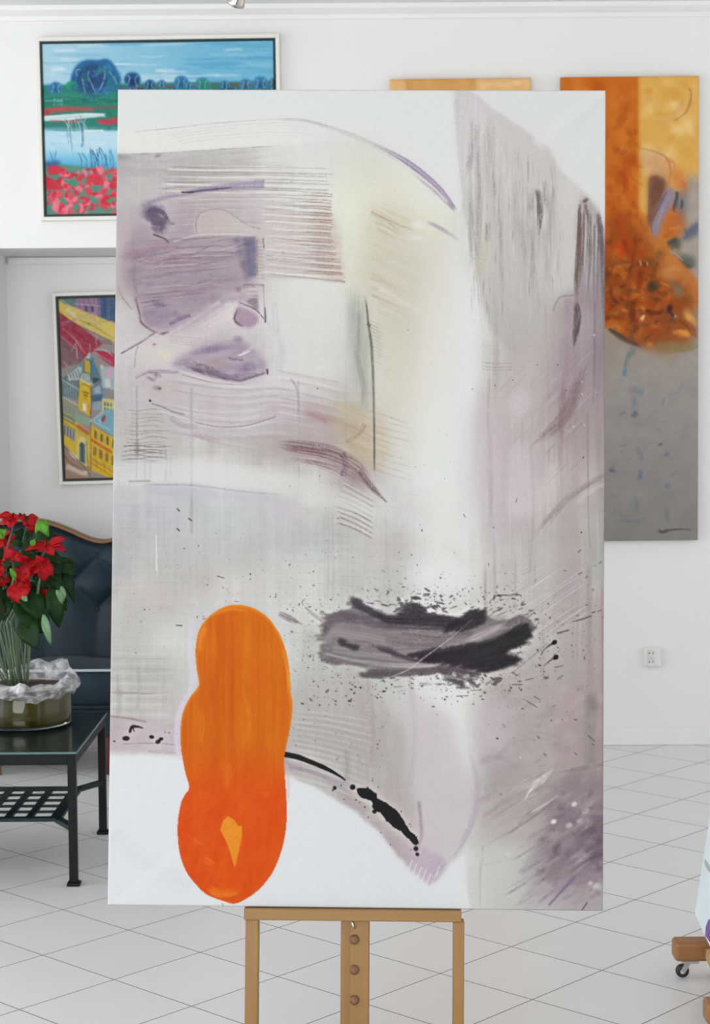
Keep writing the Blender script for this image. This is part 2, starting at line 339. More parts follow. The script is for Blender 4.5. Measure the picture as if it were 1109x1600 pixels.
    S([(268, 378), (310, 367), (370, 366), (398, 369)], 1.4, (206, 196, 200), .6, .3, 1.5)
    PO([(364, 372), (399, 370), (400, 431), (384, 440), (376, 410)], (122, 113, 136), .82, 2, 0, .35, 10, 12); PO([(380, 371), (399, 370), (400, 431), (390, 432), (384, 400)], (108, 100, 126), .7, 1, 0, .4, 6, 12)
    B(388, 384, 12, 12, (96, 92, 118), .6); B(382, 412, 12, 14, (118, 106, 128), .6)
    for y in np.arange(374, 440, 5.5): S([(398, y), (413, y+.5)], .8, (150, 128, 140), .6, .3, 1.2, 10, .7)
    S([(411, 372), (412, 388)], 1.1, (120, 96, 112), .7); S([(401, 374), (402, 432)], .9, (140, 120, 132), .6)
    S([(196, 400), (240, 386), (270, 392)], 6, (168, 128, 150), .5, .7, 2, 40, .7); S([(215, 410), (240, 402), (280, 408)], 3, (140, 112, 130), .5, .8, 1.5, 40, .7)
    for k in range(26):
        R = np.random.RandomState(600+k); y = 384+R.rand()*96; x0 = 205+R.rand()*60; L = 60+R.rand()*110
        S([(x0, y+6), (x0+L*.5, y-2+R.randn()*2), (x0+L, y-8+R.randn()*4)], 1.4+R.rand()*3, [(190, 172, 186), (136, 116, 134), (128, 118, 142), (178, 152, 160)][k % 4], .42, .7, 1.4, 50, .7, (.2, .3))
    B(246, 474, 18, 10, (118, 108, 134), .65, .3, .95, .3); B(262, 486, 20, 8, (146, 132, 158), .5, .2); B(310, 458, 40, 16, (150, 128, 154), .5, -.3); B(300, 412, 40, 22, (158, 140, 154), .5)
    S([(212, 462), (213, 472), (218, 490), (221, 504), (240, 518), (258, 522)], [3, 2.4, 2, 2.6, 2, 2.4], (116, 84, 100), .7, .5, 2, 14, .7, (.05, .05))
    S([(184, 446), (190, 462), (206, 484)], 1.1, (158, 142, 150), .6, .4)
    S([(264, 507), (280, 498), (298, 492)], [4, 5, 4], (130, 108, 142), .75, .5, 2, 30, .6); S([(310, 490), (335, 482), (352, 478)], 6, (176, 152, 176), .6, .6, 2, 40, .7)
    PO([(268, 534), (300, 512), (345, 480), (372, 462), (376, 474), (366, 500), (340, 520), (300, 536)], (216, 207, 211), .75, 5, 3, .3, 40, 4, -.5)
    S([(230, 540), (290, 506), (345, 470)], 4, (206, 192, 200), .5, .6, 2, 60, .7)
    PO([(205, 540), (260, 528), (300, 540), (272, 566), (215, 572)], (214, 208, 200), .65, 6, 3); B(258, 555, 22, 10, (222, 214, 192), .7, .3)
    S([(188, 553), (206, 542), (222, 533), (242, 520)], [1.5, 2.5, 2, 1.5], (120, 88, 104), .78, .3, 2, 20, .6); S([(194, 548), (230, 528), (252, 519)], 1.4, (206, 196, 200), .6)
    B(257, 520, 9, 3, (134, 86, 100), .7, -.2, .9, .4); B(241, 538, 5, 3, (150, 110, 118), .6)
    for k in range(4): S([(262, 524+k*3.4), (300, 528+k*3.6), (350, 533+k*3)], .9, (170, 140, 150), .5, .5, 1.4, 50, .7, (.1, .4))
    WEDGE()
    # small cluster
    PO([(371, 474), (378, 456), (402, 452), (405, 486)], (172, 152, 164), .7, 2, 0, .4, 3, 20); PO([(384, 470), (402, 460), (404, 488)], (140, 118, 134), .7, 1)
    PO([(372, 478), (402, 492), (401, 506), (390, 512), (374, 509), (366, 500)], (160, 130, 152), .75, 2, 2)
    S([(374, 473), (392, 480), (404, 488), (412, 498)], 1.1, (86, 62, 78), .75, .5, 1.5, 8, .6); S([(371, 482), (366, 497), (372, 506), (381, 510)], [1.2, 2.6, 2.2, 1.2], (88, 62, 84), .75, .5, 1.5, 8, .6)
    S([(414, 480), (414.5, 504)], 1.5, (92, 62, 82), .8, .3, 1.5); S([(412, 443), (413, 492)], 1, (160, 138, 148), .6); B(372, 452, 8, 7, (150, 112, 116), .65, 0, .9, .3)
    S([(378, 444), (412, 446)], 2, (140, 108, 116), .55, .7, 1.5, 10)
    for y in (452, 459, 464): S([(384, y), (404, y+.5)], 1.2, (214, 204, 208), .55, .5)
    # lower violet shape
    PO([(268, 566), (290, 552), (330, 538), (372, 532), (405, 552), (418, 580), (400, 590), (376, 595), (348, 592), (316, 585), (285, 577)], (158, 141, 158), .82, 4, 3, .35, 40, 8, -.2)
    B(330, 545, 34, 10, (136, 120, 150), .6, -.15); B(372, 530, 12, 9, (140, 122, 150), .55); B(338, 568, 36, 12, (170, 148, 146), .65, .1); B(385, 575, 24, 14, (128, 110, 138), .6, -.2)
    S([(285, 572), (320, 582), (352, 590), (378, 593), (416, 582)], [3, 6, 6, 4, 2], (104, 84, 104), .75, .6, 1.8, 14, .8, (.2, .03))
    S([(284, 566), (320, 578), (360, 588), (404, 584)], [4, 7, 7, 3], (128, 110, 128), .6, .6, 2, 14, .9)
    S([(296, 566), (330, 577), (352, 582)], 6, (104, 86, 94), .5, .9, 2.5, 5, .7, (.3, .3)); S([(357, 560), (380, 562)], 2.5, (100, 80, 100), .6, .8, 2, 8)
    S([(417, 576), (418, 585)], 1.6, (70, 40, 62), .85); S([(372, 556), (391, 548)], [1.2, 1.8, .8], (226, 218, 224), .9, .2); S([(378, 552), (400, 540), (420, 524)], 3, (206, 196, 206), .5, .6, 2)
    S([(278, 578), (320, 592), (360, 602), (400, 606)], 1.5, (216, 208, 206), .7, .3, 1.5, 60, .7); S([(282, 585), (330, 597), (370, 602)], 1.2, (150, 130, 142), .6, .5, 1.5, 50, .7)
    B(242, 584, 16, 6, (142, 122, 138), .55, .3, .95, .5); S([(210, 590), (240, 580), (280, 582)], 3, (140, 124, 138), .6, .8, 1.6, 30); B(236, 592, 12, 5, (126, 104, 122), .55, .3, .95, .4)
    PO([(228, 594), (280, 592), (285, 618), (240, 622)], (196, 184, 180), .6, 5); B(250, 607, 5, 4, (82, 70, 70), .8, 0, .9, .4); B(245, 606, 9, 6, (150, 136, 134), .6)
    S([(234, 624), (235, 628)], 1.8, (24, 18, 22), .95); S([(216, 540), (212, 552), (210, 575)], 1.2, (170, 156, 160), .6, .5)
    # curved veils under the violet
    for k in range(20):
        R = np.random.RandomState(700+k); y = 592+k*4.2
        S([(262-R.rand()*20, y-2), (320, y+10+R.randn()*2), (375, y+13), (430, y+8+R.randn()*3), (500, y+14)], 1.5+R.rand()*3, [(214, 206, 206), (176, 162, 166), (196, 182, 186)][k % 3], .42, .7, 1.5, 80, .7, (.15, .25))
    S([(236, 630), (255, 636), (270, 643), (290, 648)], 1.4, (136, 120, 128), .65, .4, 1.5, 40); S([(245, 640), (270, 648), (296, 655)], 1.6, (218, 212, 212), .7, .4)
    S([(301, 659), (330, 665), (360, 667), (393, 663), (432, 650)], 1.3, (142, 124, 134), .75, .3, 1.5, 60, .7); S([(265, 652), (285, 664), (310, 668)], 5, (176, 158, 168), .6, .7, 1.6, 40)
    S([(300, 676), (325, 684), (348, 692)], [7, 8, 4], (176, 152, 162), .62, .7, 1.6, 40, .6, (.1, .4))
    B(425, 640, 28, 10, (190, 170, 176), .5, -.2)
    for k in range(16):
        R = np.random.RandomState(760+k); y = 574+k*4.6
        S([(428, y), (490, y+12+R.randn()), (545, y+26+R.randn()*2)], 1.2+R.rand()*2.2, [(218, 212, 208), (180, 164, 164), (200, 188, 186)][k % 3], .45, .7, 1.4, 60, .7, (.15, .25))
    S([(290, 668), (380, 690), (470, 700), (545, 712)], [16, 26, 28, 20], (184, 172, 172), .6, .75, 1.5, 110, .7, (.2, .15))
    S([(400, 655), (470, 672), (540, 694)], [12, 18, 18], (190, 176, 176), .5, .8, 1.4, 80, .7, (.25, .2))
    # warm comb in the middle
    PO([(520, 632), (560, 636), (600, 652), (603, 735), (560, 726), (530, 690)], (196, 180, 152), .72, 7, 3, .4, 40, 4, .4)
    PO([(470, 636), (515, 640), (520, 668), (480, 656)], (184, 156, 158), .6, 6, 3, .4, 40, 3, .3)
    S([(540, 690), (560, 680), (570, 662)], 4, (160, 120, 110), .35, .8, 2, 10)
    S([(425, 690), (450, 698), (495, 706), (530, 717), (556, 731), (575, 754), (600, 782)], [5, 13, 14, 16, 15, 9, 3], (148, 124, 129), .76, .8, 1.5, 90, .6, (.2, .12))
    S([(440, 712), (500, 722), (545, 740), (580, 770)], [6, 12, 14, 6], (168, 146, 146), .6, .85, 1.4, 90, .6, (.25, .25))
    S([(445, 698), (480, 703), (520, 712)], [4, 7, 5], (126, 92, 104), .6, .6, 1.6, 50, .6, (.3, .3)); S([(533, 708), (540, 722), (536, 745)], 8, (128, 106, 124), .6, .7, 2, 20, .7)
    for k in range(8): S([(460, 700+k*4.5), (510, 708+k*5), (560, 726+k*7)], .8, (224, 216, 210), .55, .5, 1.3, 60, .7, (.15, .2))
    S([(560, 735), (575, 755), (590, 770), (605, 786)], [3, 4, 3, 1.5], (110, 98, 98), .7, .5, 1.5, 30, .6)
    for k in range(16):
        R = np.random.RandomState(800+k); y = 756+k*4.2
        S([(528-k*1.2+R.rand()*16, y-4), (555, y+8), (584, y+24)], .8+R.rand()*1.2, (128, 112, 116) if k % 2 else (216, 210, 208), .6, .4, 1.2, 40, .7, (.15, .08))
    for k in range(10):
        R = np.random.RandomState(830+k); y = 640+k*10
        S([(575, y), (600, y+9), (625+R.rand()*30, y+22)], 1+R.rand(), (176, 168, 146), .45, .7, 1.3, 40, .7, (.15, .4))
    # grey-green verticals
    PO([(541, 452), (570, 460), (577, 520), (583, 640), (566, 640), (556, 560), (545, 500)], (186, 185, 174), .55, 6, 2, .4, 3, 60)
    PO([(543, 478), (558, 482), (552, 540), (540, 560)], (188, 186, 190), .5, 4)
    S([(569, 459), (573, 485), (575, 506), (580, 540), (583, 590), (584, 650), (585, 742)], [1.6, 2.6, 3.2, 3, 2, 2, 2], (122, 122, 114), .78, .5, 2, 14, .7, (.05, .05)); B(576, 508, 5, 4, (94, 96, 92), .75, .5, .9, .4)
    S([(561, 483), (559, 530), (558, 560), (567, 600), (566, 640)], [4, 5, 6, 7, 4], (150, 150, 138), .7, .6, 2, 40, .7, (.1, .25))
    S([(578, 510), (588, 520), (594, 560)], 5, (186, 186, 170), .5, .7, 1.6, 20)
    for k in range(12): S([(577, 500+k*5.5), (590, 506+k*5.5), (602, 513+k*5.5)], .8, (150, 146, 128), .5, .4, 1.2, 10, .7, (.1, .5))
    S([(466, 590), (467, 660), (466, 775)], 2, (172, 166, 166), .55, .6, 2, 50, .7); S([(453, 590), (464, 610), (466, 650)], 2, (166, 158, 162), .6, .5, 2, 30)
    for x, ya, yb in ((540, 560, 700), (512, 780, 950), (602, 800, 900), (520, 800, 940)): S([(x, ya), (x+1, (ya+yb)/2), (x, yb)], 1.6, (180, 176, 176), .45, .6, 2, 60, .7)
    # ---------- left middle: grey bands, drips, short comb
    for k in range(14):
        R = np.random.RandomState(860+k); y = 640+k*6.3
        S([(192+R.rand()*12, y), (215, y+1+R.randn()), (238, y-1+R.randn()), (255+R.rand()*20, y+2)], .7+R.rand()*.8, (146, 134, 130) if k < 10 else (110, 98, 96), .5 if k < 9 else .72, .5, 1.2, 25, .7, (.12, .25))
    for y in (697, 705, 712, 718): S([(188, y+1), (212, y-1.5), (240, y+1.5), (268, y)], 1.1, (116, 102, 100), .72, .5, 1.3, 20, .7, (.1, .35))
    B(214, 703, 6, 22, (142, 122, 124), .5)
    for x, ya, yb, c in ((213, 600, 750, 150), (226, 715, 750, 172), (234, 715, 748, 168), (259, 700, 752, 160), (266, 715, 745, 176), (299, 600, 840, 172), (185, 735, 760, 182)): S([(x, ya), (x+.7, (ya+yb)/2), (x, yb)], 2.2 if x != 299 else 4, (c, c-5, c-4), .55, .5, 2, 40, .7)
    PO([(170, 722), (300, 718), (430, 736), (545, 766), (590, 800), (540, 800), (430, 772), (310, 757), (170, 757)], (217, 216, 214), .75, 5, 3)
    PO([(222, 756), (300, 757), (420, 771), (420, 785), (310, 780), (240, 778)], (194, 189, 198), .65, 4, 0, .3, 40, 8)
    S([(225, 757), (300, 758), (380, 768), (440, 773)], 1.2, (170, 168, 182), .6, .5); S([(200, 752), (236, 751)], 2, (176, 172, 174), .6)
    B(447, 795, 40, 22, (208, 198, 206), .6, .3); B(480, 800, 14, 12, (206, 190, 194), .5)
    PO([(172, 832), (300, 832), (420, 838), (420, 900), (172, 900)], (192, 189, 187), .5, 9, 0, .4, 70, 14)
    PO([(176, 835), (200, 835), (202, 900), (178, 900)], (178, 174, 176), .5, 6)
    S([(244, 834), (244, 892)], 1.3, (222, 220, 214), .8, .2); S([(245, 850), (246, 900)], 1.1, (214, 210, 204), .6)
    for a, b in (((276, 794), (281, 799)), ((294, 809), (300, 814)), ((276, 825), (281, 830))): S([a, b], 1.2, (60, 54, 58), .85)
    PO([(230, 915), (272, 916), (272, 952), (232, 950)], (208, 194, 195), .5, 5); PO([(172, 940), (236, 900), (240, 1000), (172, 1040)], (196, 193, 190), .5, 10)
    for k in range(14):
        R = np.random.RandomState(900+k); y = 1020+k*8
        S([(174, y), (225, y+1), (270+R.rand()*30, y+1)], 1.4+R.rand()*2.4, (176, 171, 168) if k % 2 else (212, 210, 207), .42, .6, 1.5, 60, .7, (0, .4))
    S([(174, 1082), (230, 1083), (275, 1080)], 3, (158, 152, 150), .6, .7, 1.5, 40, .6, (0, .5)); B(186, 1082, 10, 10, (160, 154, 152), .5); S([(185, 1050), (187, 1100), (184, 1120)], 6, (176, 170, 168), .5, .6, 2, 40, .8)
    S([(215, 1040), (218, 1080), (214, 1110)], 5, (172, 167, 165), .5, .6, 2, 40, .8)
    # mauve strip over the white, bottom left
    PO([(165, 1118), (230, 1124), (300, 1128), (300, 1180), (230, 1176), (165, 1174)], (190, 176, 181), .8, 3, 0, .35, 60, 6)
    S([(168, 1118), (200, 1122), (230, 1128)], 2, (150, 132, 130), .6, .6, 1.5)
    S([(190, 1162), (240, 1161), (282, 1164)], 1, (150, 138, 148), .6); S([(230, 1173), (280, 1178), (300, 1182)], 2.5, (166, 150, 156), .6, .7, 1.5)
    # ---------- field right of the orange, lower half
    PO([(440, 1080), (560, 1080), (640, 1120), (690, 1200), (690, 1340), (640, 1330), (570, 1250), (500, 1200), (440, 1180)], (202, 192, 192), .5, 14, 3)
    PO([(446, 1085), (560, 1070), (620, 1130), (650, 1230), (664, 1330), (600, 1275), (540, 1218), (446, 1184)], (180, 169, 168), .62, 10, 3, .35, 8, 60)
    PO([(450, 1040), (560, 1060), (600, 1110), (480, 1120)], (190, 180, 180), .5, 12, 3)
    S([(530, 1010), (560, 1090), (590, 1190), (600, 1230)], 24, (184, 168, 170), .42, .6, 4, 70, .9, (.3, .3)); S([(575, 1060), (583, 1140), (580, 1200)], 7, (176, 162, 164), .5, .6, 2, 40, .8)
    S([(540, 1170), (543, 1200), (538, 1225)], 7, (150, 144, 136), .5, .7, 2, 20, .8)
    for k in range(26):
        R = np.random.RandomState(930+k); y = 1110+k*4.2
        S([(450+R.rand()*10, y), (520, y+6+k*.6), (600, y+22+k*1.4)], 1.1+R.rand()*1.7, (178, 166, 164) if k % 2 else (216, 210, 206), .42, .7, 1.3, 60, .7, (.05, .35))
    PO([(640, 1060), (700, 1080), (740, 1140), (750, 1240), (735, 1300), (690, 1360), (660, 1330), (640, 1200)], (210, 200, 205), .72, 10, 3)
    PO([(640, 1060), (735, 1060), (748, 1130), (745, 1215), (725, 1180), (706, 1120), (660, 1090)], (224, 225, 222), .85, 8, 3)
    S([(728, 1160), (745, 1220), (742, 1270), (720, 1320), (700, 1345)], [5, 8, 9, 8, 4], (190, 174, 190), .62, .4, 3, 70, .8, (.3, .2))
    S([(640, 1030), (648, 1150), (640, 1230)], 8, (188, 174, 176), .4, .6, 3, 60, .9); S([(655, 1250), (658, 1300), (650, 1335)], 5, (156, 140, 154), .62, .6, 2, 30, .8)
    S([(445, 1194), (490, 1206), (530, 1224), (556, 1240)], [9, 11, 10, 7], (164, 148, 160), .7, .6, 2, 70, .7, (.02, .3)); S([(510, 1222), (540, 1240), (580, 1268)], 9, (178, 170, 164), .6, .5, 2, 60, .8)
    PO([(620, 1320), (655, 1320), (690, 1340), (700, 1350), (674, 1386), (650, 1360)], (190, 170, 188), .7, 3, 0, .4, 4, 20, .9)
    # ---------- right lower field
    PO([(752, 1060), (946, 1040), (946, 1290), (860, 1310), (760, 1310), (748, 1200)], (180, 167, 168), .78, 12, 3, .3, 18, 60)
    PO([(742, 1110), (800, 1090), (800, 1190), (750, 1200)], (206, 192, 204), .55, 10); PO([(876, 1080), (912, 1080), (915, 1195), (876, 1205)], (190, 162, 176), .5, 8)
    PO([(912, 1080), (930, 1080), (930, 1200), (914, 1200)], (150, 140, 142), .6, 4, 0, .4, 3, 40); B(926, 1100, 14, 20, (140, 130, 130), .55)
    S([(918, 880), (920, 1000), (922, 1080)], 8, (160, 148, 150), .45, .5, 2, 70, .8); S([(940, 900), (940, 1100), (938, 1300)], 3, (176, 150, 160), .6, .3, 2, 80, .8)
    PO([(756, 1170), (805, 1180), (790, 1250), (762, 1245)], (172, 162, 164), .5, 8); S([(800, 1160), (830, 1150), (870, 1154)], 8, (176, 162, 164), .5, .6, 2)
    for k in range(44):
        R = np.random.RandomState(1000+k); x = 945-R.rand()*150; y = 1195+R.rand()*90-(x-870)*.25
        S([(x, y), (x-25, y+12), (x-60, y+34)], 1.2+R.rand()*2, [(204, 196, 194), (162, 147, 150), (214, 208, 205)][k % 3], .36, .6, 1.3, 40, .8, (.25, .4))
    for k in range(7): S([(868-k*3, 1200+k*4), (845-k*3, 1214+k*4), (818, 1234+k*4)], 1.2, (230, 226, 224), .7, .4, 1.3, 30, .6, (.05, .5))
    S([(946, 1194), (910, 1200), (872, 1207)], [4, 5, 2], (130, 110, 114), .6, .6, 2, 40, .7, (.02, .3))
    S([(870, 1245), (845, 1268), (810, 1292), (760, 1320), (750, 1330)], [2, 3.5, 2, 1.6, 1], (140, 124, 124), .7, .5, 1.5, 30, .7); S([(872, 1243), (850, 1258), (830, 1268)], 2, (228, 222, 220), .7, .3)
    S([(850, 1317), (810, 1334), (790, 1345), (755, 1352)], 1.7, (160, 146, 144), .6, .5, 1.5, 30, .7); S([(754, 1318), (754, 1340), (750, 1365), (750, 1420)], [3, 4, 2, 1.5], (150, 140, 138), .6, .6, 1.5, 30, .7)
    PO([(742, 1300), (830, 1270), (850, 1310), (760, 1350)], (204, 194, 190), .55, 8, 3)
    PO([(736, 1330), (850, 1330), (830, 1424), (732, 1424)], (212, 211, 207), .8, 8, 3)
    PO([(870, 1215), (946, 1200), (946, 1390), (890, 1410), (832, 1392), (830, 1340), (850, 1300)], (152, 134, 143), .76, 12, 3, .4, 26, 9, -.55)
    PO([(905, 1290), (946, 1265), (946, 1345), (912, 1340)], (106, 92, 104), .72, 8, 3, .4, 20, 8, -.5)
    for k in range(50):
        R = np.random.RandomState(1100+k); x = 940-R.rand()*110; y = 1250+R.rand()*150
        S([(x, y), (x-16, y+9), (x-36-R.rand()*14, y+28)], 1.8+R.rand()*4.4, [(190, 172, 184), (126, 106, 122), (148, 128, 152), (178, 150, 160), (196, 186, 190), (140, 124, 142)][k % 6], .34, .7, 1.5, 24, .9, (.3, .35))
    PO([(832, 1385), (900, 1385), (944, 1370), (944, 1424), (820, 1424)], (196, 184, 188), .7, 9, 3, .35, 20, 10, -.6); S([(856, 1416), (880, 1390), (900, 1368)], 2.4, (140, 116, 150), .6, .5, 1.6); S([(908, 1424), (918, 1410)], 1.3, (110, 96, 100), .7)
    for k in range(120):
        R = np.random.RandomState(2200+k); x = 756+R.rand()*186; y = 1070+R.rand()*240
        if y > 1300-(x-756)*.3 and x < 830: continue
        B(x, y, 8+R.rand()*22, 4+R.rand()*9, [(166, 152, 154), (200, 190, 190), (178, 162, 168), (188, 178, 176), (160, 144, 148)][k % 5], .28, -.5+R.randn()*.25, .95, .4, 7)
    for k in range(70):
        R = np.random.RandomState(2300+k); x = 842+R.rand()*100; y = 1235+R.rand()*170
        B(x, y, 6+R.rand()*16, 3+R.rand()*7, [(128, 110, 122), (176, 160, 172), (146, 128, 148), (190, 176, 184), (120, 104, 118)][k % 5], .32, -.6+R.randn()*.25, .95, .4, 6)
    B(932, 1385, 14, 8, (214, 214, 218), .6); S([(946, 1334), (920, 1342)], 2.4, (110, 100, 118), .6, .4)
    for x, y, r, a in ((865, 1284, 6, .95), (897, 1257, 6, .8), (889, 1290, 7, .6), (915, 1268, 8, .4), (905, 1283, 6, .45), (793, 1335, 6, .7), (922, 1380, 5, .6)): B(x, y, r*1.15, r*.8, (222, 208, 212), a, -.5, .6)
    # ---------- pure white ground lower left
    edge = [(150, 1182), (220, 1180), (300, 1186), (378, 1186), (450, 1211), (500, 1234), (555, 1268), (592, 1300), (622, 1338), (645, 1362), (672, 1386)]
    PO(edge+[(690, 1372), (702, 1352), (724, 1336), (734, 1434), (150, 1434)], (222, 224, 226), .97, 2, 0, 0, rough=2)
    for k in range(14):
        x = 640+k*3.6; y = 1352+k*2.6 if k < 10 else 1376-(k-10)*8
        S([(x+4, y-8), (x, y+3), (x-3, y+9)], 1.3, (206, 190, 204) if k % 2 else (224, 224, 226), .8, .2, 1, 20, .6)
    S([(172, 1300), (220, 1340), (300, 1390)], 26, (215, 217, 220), .5, 0, 3, 60, .9); S([(172, 1420), (230, 1370), (280, 1330)], 14, (228, 229, 231), .5, 0, 3, 60, .9)
    # ---------- ink sweep
    out = [(497, 1000), (503, 968), (516, 962), (530, 954), (545, 952), (542, 942), (550, 935), (566, 938), (584, 954), (612, 960), (622, 955), (634, 944), (652, 944), (666, 955), (690, 962), (716, 968), (736, 958), (760, 956), (768, 968), (792, 968), (814, 960), (828, 972), (832, 984), (818, 1006), (806, 1014), (802, 1020), (812, 1030), (800, 1042), (776, 1050), (752, 1052), (744, 1060), (722, 1060), (700, 1052), (660, 1052), (600, 1056), (566, 1054), (578, 1046), (540, 1038), (514, 1034), (500, 1022)]
    PO(out, (122, 110, 115), .93, 1, 3, .18, 60, 4, -.05, drag=(15, 26, 3.2, .05))
    S([(512, 985), (540, 976), (600, 988), (680, 998), (740, 1000)], [8, 12, 12, 10], (138, 125, 128), .6, .75, 1.3, 90, .7)
    S([(506, 1004), (522, 988), (560, 992), (640, 1010)], [9, 11, 9, 6], (158, 147, 149), .75, .7, 1.3, 80, .7); S([(518, 1012), (560, 1020), (640, 1032)], [8, 9, 5], (160, 149, 150), .72, .7, 1.3, 80, .7)
    S([(560, 980), (620, 984), (700, 996)], [5, 9, 6], (150, 137, 140), .6, .8, 1.2, 90, .7); S([(600, 1000), (660, 1008), (700, 1004)], [8, 14, 10], (112, 100, 106), .7, .8, 1.2, 80, .8)
    PO([(502, 978), (512, 964), (528, 956), (548, 958), (566, 962), (600, 972), (640, 984), (600, 984), (560, 974), (530, 972), (516, 980), (506, 992)], (84, 72, 80), .78, 2, 3, .3, 40, 3, .1, drag=(10.4, 18, 2.6, -.1))
    S([(515, 962), (545, 960), (580, 970)], [5, 6, 4], (104, 92, 98), .6, .8, 1.3, 40, .8)
    PO([(545, 937), (556, 934), (568, 940), (580, 950), (596, 958), (588, 964), (572, 958), (556, 950)], (62, 53, 61), .9, 1, 3, .15, 20, 4, .6, drag=(13, 18, 2.6, .45))
    PO([(584, 958), (610, 962), (625, 960), (634, 946), (650, 942), (662, 950), (670, 960), (692, 961), (716, 966), (730, 974), (700, 980), (660, 978), (620, 976), (596, 970)], (42, 36, 43), .93, 1, 3, .22, 60, 2.5, .03, drag=(13, 18, 2.6, .12))
    S([(600, 976), (650, 982), (720, 984)], [4, 7, 5], (66, 56, 64), .75, .8, 1.2, 70, .8); S([(625, 990), (690, 996), (740, 990)], [4, 8, 6], (84, 74, 80), .6, .8, 1.2, 70, .8)
    PO([(690, 984), (704, 972), (722, 962), (736, 952), (752, 954), (764, 962), (756, 974), (738, 982), (716, 988)], (40, 34, 41), .93, 1, 3, .15, 20, 3, -.4, drag=(15.6, 18, 2.6, -.42))
    S([(756, 968), (780, 966), (800, 966)], [6, 7, 4], (96, 84, 90), .75, .7, 1.3, 30, .8, (.2, .3)); S([(790, 976), (812, 966), (826, 970)], [6, 8, 6], (110, 97, 102), .75, .6, 1.3, 20, .8)
    PO([(530, 1002), (536, 997), (544, 1004), (556, 1008), (562, 1014), (548, 1016), (538, 1010)], (58, 50, 56), .88, 1, 3, drag=(10.4, 18, 2.6, .12)); PO([(584, 1010), (606, 1012), (628, 1022), (650, 1030), (690, 1028), (690, 1036), (660, 1036), (630, 1030), (604, 1020)], (62, 52, 60), .85, 1, 3, .25, 40, 3, .2, drag=(10.4, 18, 2.6, .12))
    PO([(640, 1022), (668, 1014), (700, 1012), (740, 1004), (768, 998), (790, 986), (806, 978), (822, 974), (832, 982), (826, 998), (812, 1010), (800, 1014), (798, 1022), (810, 1028), (804, 1038), (786, 1044), (764, 1050), (738, 1048), (714, 1042), (696, 1036), (666, 1034)], (35, 30, 36), .95, 1, 3, .1, 50, 3, -.2, drag=(14, 22, 3.2, -.42))
    S([(650, 1020), (720, 1012), (780, 996)], [2, 4, 2], (80, 70, 76), .5, .8, 1.2, 60, .7); S([(680, 1030), (740, 1024), (800, 1004)], [3, 5, 3], (54, 47, 53), .5, .8, 1.2, 60, .7)
    PO([(560, 1052), (580, 1046), (620, 1046), (680, 1044), (700, 1050), (660, 1056), (610, 1058), (572, 1060)], (88, 77, 83), .85, 1, 3, .35, 40, 2.5, 0, drag=(10.4, 18, 2.6, .12)); PO([(498, 1018), (506, 1022), (520, 1030), (532, 1034), (526, 1040), (510, 1036), (500, 1028)], (116, 102, 109), .85, 1, 3, .2, 10, 3, .4, drag=(7.8, 18, 2.6, .12))
    PO([(688, 1040), (720, 1046), (742, 1050), (752, 1056), (740, 1064), (722, 1066), (728, 1072), (716, 1076), (704, 1066), (690, 1060)], (78, 67, 73), .85, 1, 3, .35, 12, 4, .3, drag=(18.2, 18, 2.6, .3))
    S([(722, 1004), (748, 994), (770, 984), (796, 972)], [3, 10, 9, 4], (180, 169, 172), .9, .55, 1.4, 36, .8, (.25, .3)); S([(742, 1004), (775, 994), (800, 980)], [4, 8, 4], (128, 114, 119), .7, .7, 1.3, 36, .8)
    S([(502, 1020), (550, 1031), (610, 1039), (670, 1040), (692, 1036)], [2.2, 3.4, 4.5, 6, 2], (178, 170, 170), .85, .5, 1.4, 80, .7, (.05, .1))
    S([(706, 1052), (722, 1057), (734, 1056)], 4, (186, 178, 180), .85, .4, 1.4); B(730, 1075, 9, 6, (90, 80, 84), .7, 0, .95, .5)
    S([(580, 1066), (610, 1058), (640, 1045), (662, 1028), (700, 1000), (740, 966)], [1.2, 1.4, 1.5, 1.3, .9, .6], (196, 188, 192), .65, .5, 1.2, 40, .7)
    for k in range(60):
        R = np.random.RandomState(1900+k); q = k % 4
        x, y = [(548+R.rand()*120, 938+R.rand()*20), (690+R.rand()*140, 950+R.rand()*18), (560+R.rand()*180, 1052+R.rand()*22), (500+R.rand()*30, 955+R.rand()*20)][q]
        L = 6+R.rand()*16; S([(x, y), (x+L, y-L*[-.2, .45, .1, -.3][q]+R.randn()*2)], .8+R.rand()*1.6, (70, 60, 67) if q != 3 else (130, 118, 122), .6, .5, 1.2, 8, .8, (.2, .4))
    S([(434, 958), (446, 963), (470, 976)], [5, 7, 3], (134, 122, 126), .78, .6, 1.8, 20, .6, (.1, .35)); S([(476, 948), (492, 962), (508, 972)], [2, 3, 4], (160, 148, 150), .55, .7, 1.5); S([(499, 956), (520, 964), (536, 966)], 4, (120, 108, 112), .6, .8, 1.6)
    S([(548, 925), (560, 918), (566, 925)], 6, (180, 168, 176), .5, .8, 2)
    S([(474, 946), (472, 940), (477, 936)], 1, (150, 140, 142), .7); S([(622, 935), (628, 936), (630, 941)], 1.2, (240, 240, 238), .9)
    for a, b in (((770, 931), (812, 929)), ((768, 936), (764, 944)), ((812, 929), (814, 933))): S([a, b], 1.2, (64, 58, 62), .75, .4, 1.3, 10)
    # splatter: fine spray round the sweep, thicker along its edges
    def ring(R):
        th = R.rand()*6.283; k = 1.02+abs(R.randn())*.28
        return 668+math.cos(th)*175*k, 1000+math.sin(th)*62*k
    K.splat(520, ring, .45, 1.6, (52, 46, 52), 5, (.25, .8), .4)
    K.splat(150, lambda R: (560+R.rand()*260, 935+R.randn()*11), .5, 2.2, (56, 48, 54), 6, (.3, .85), .9, -.1)
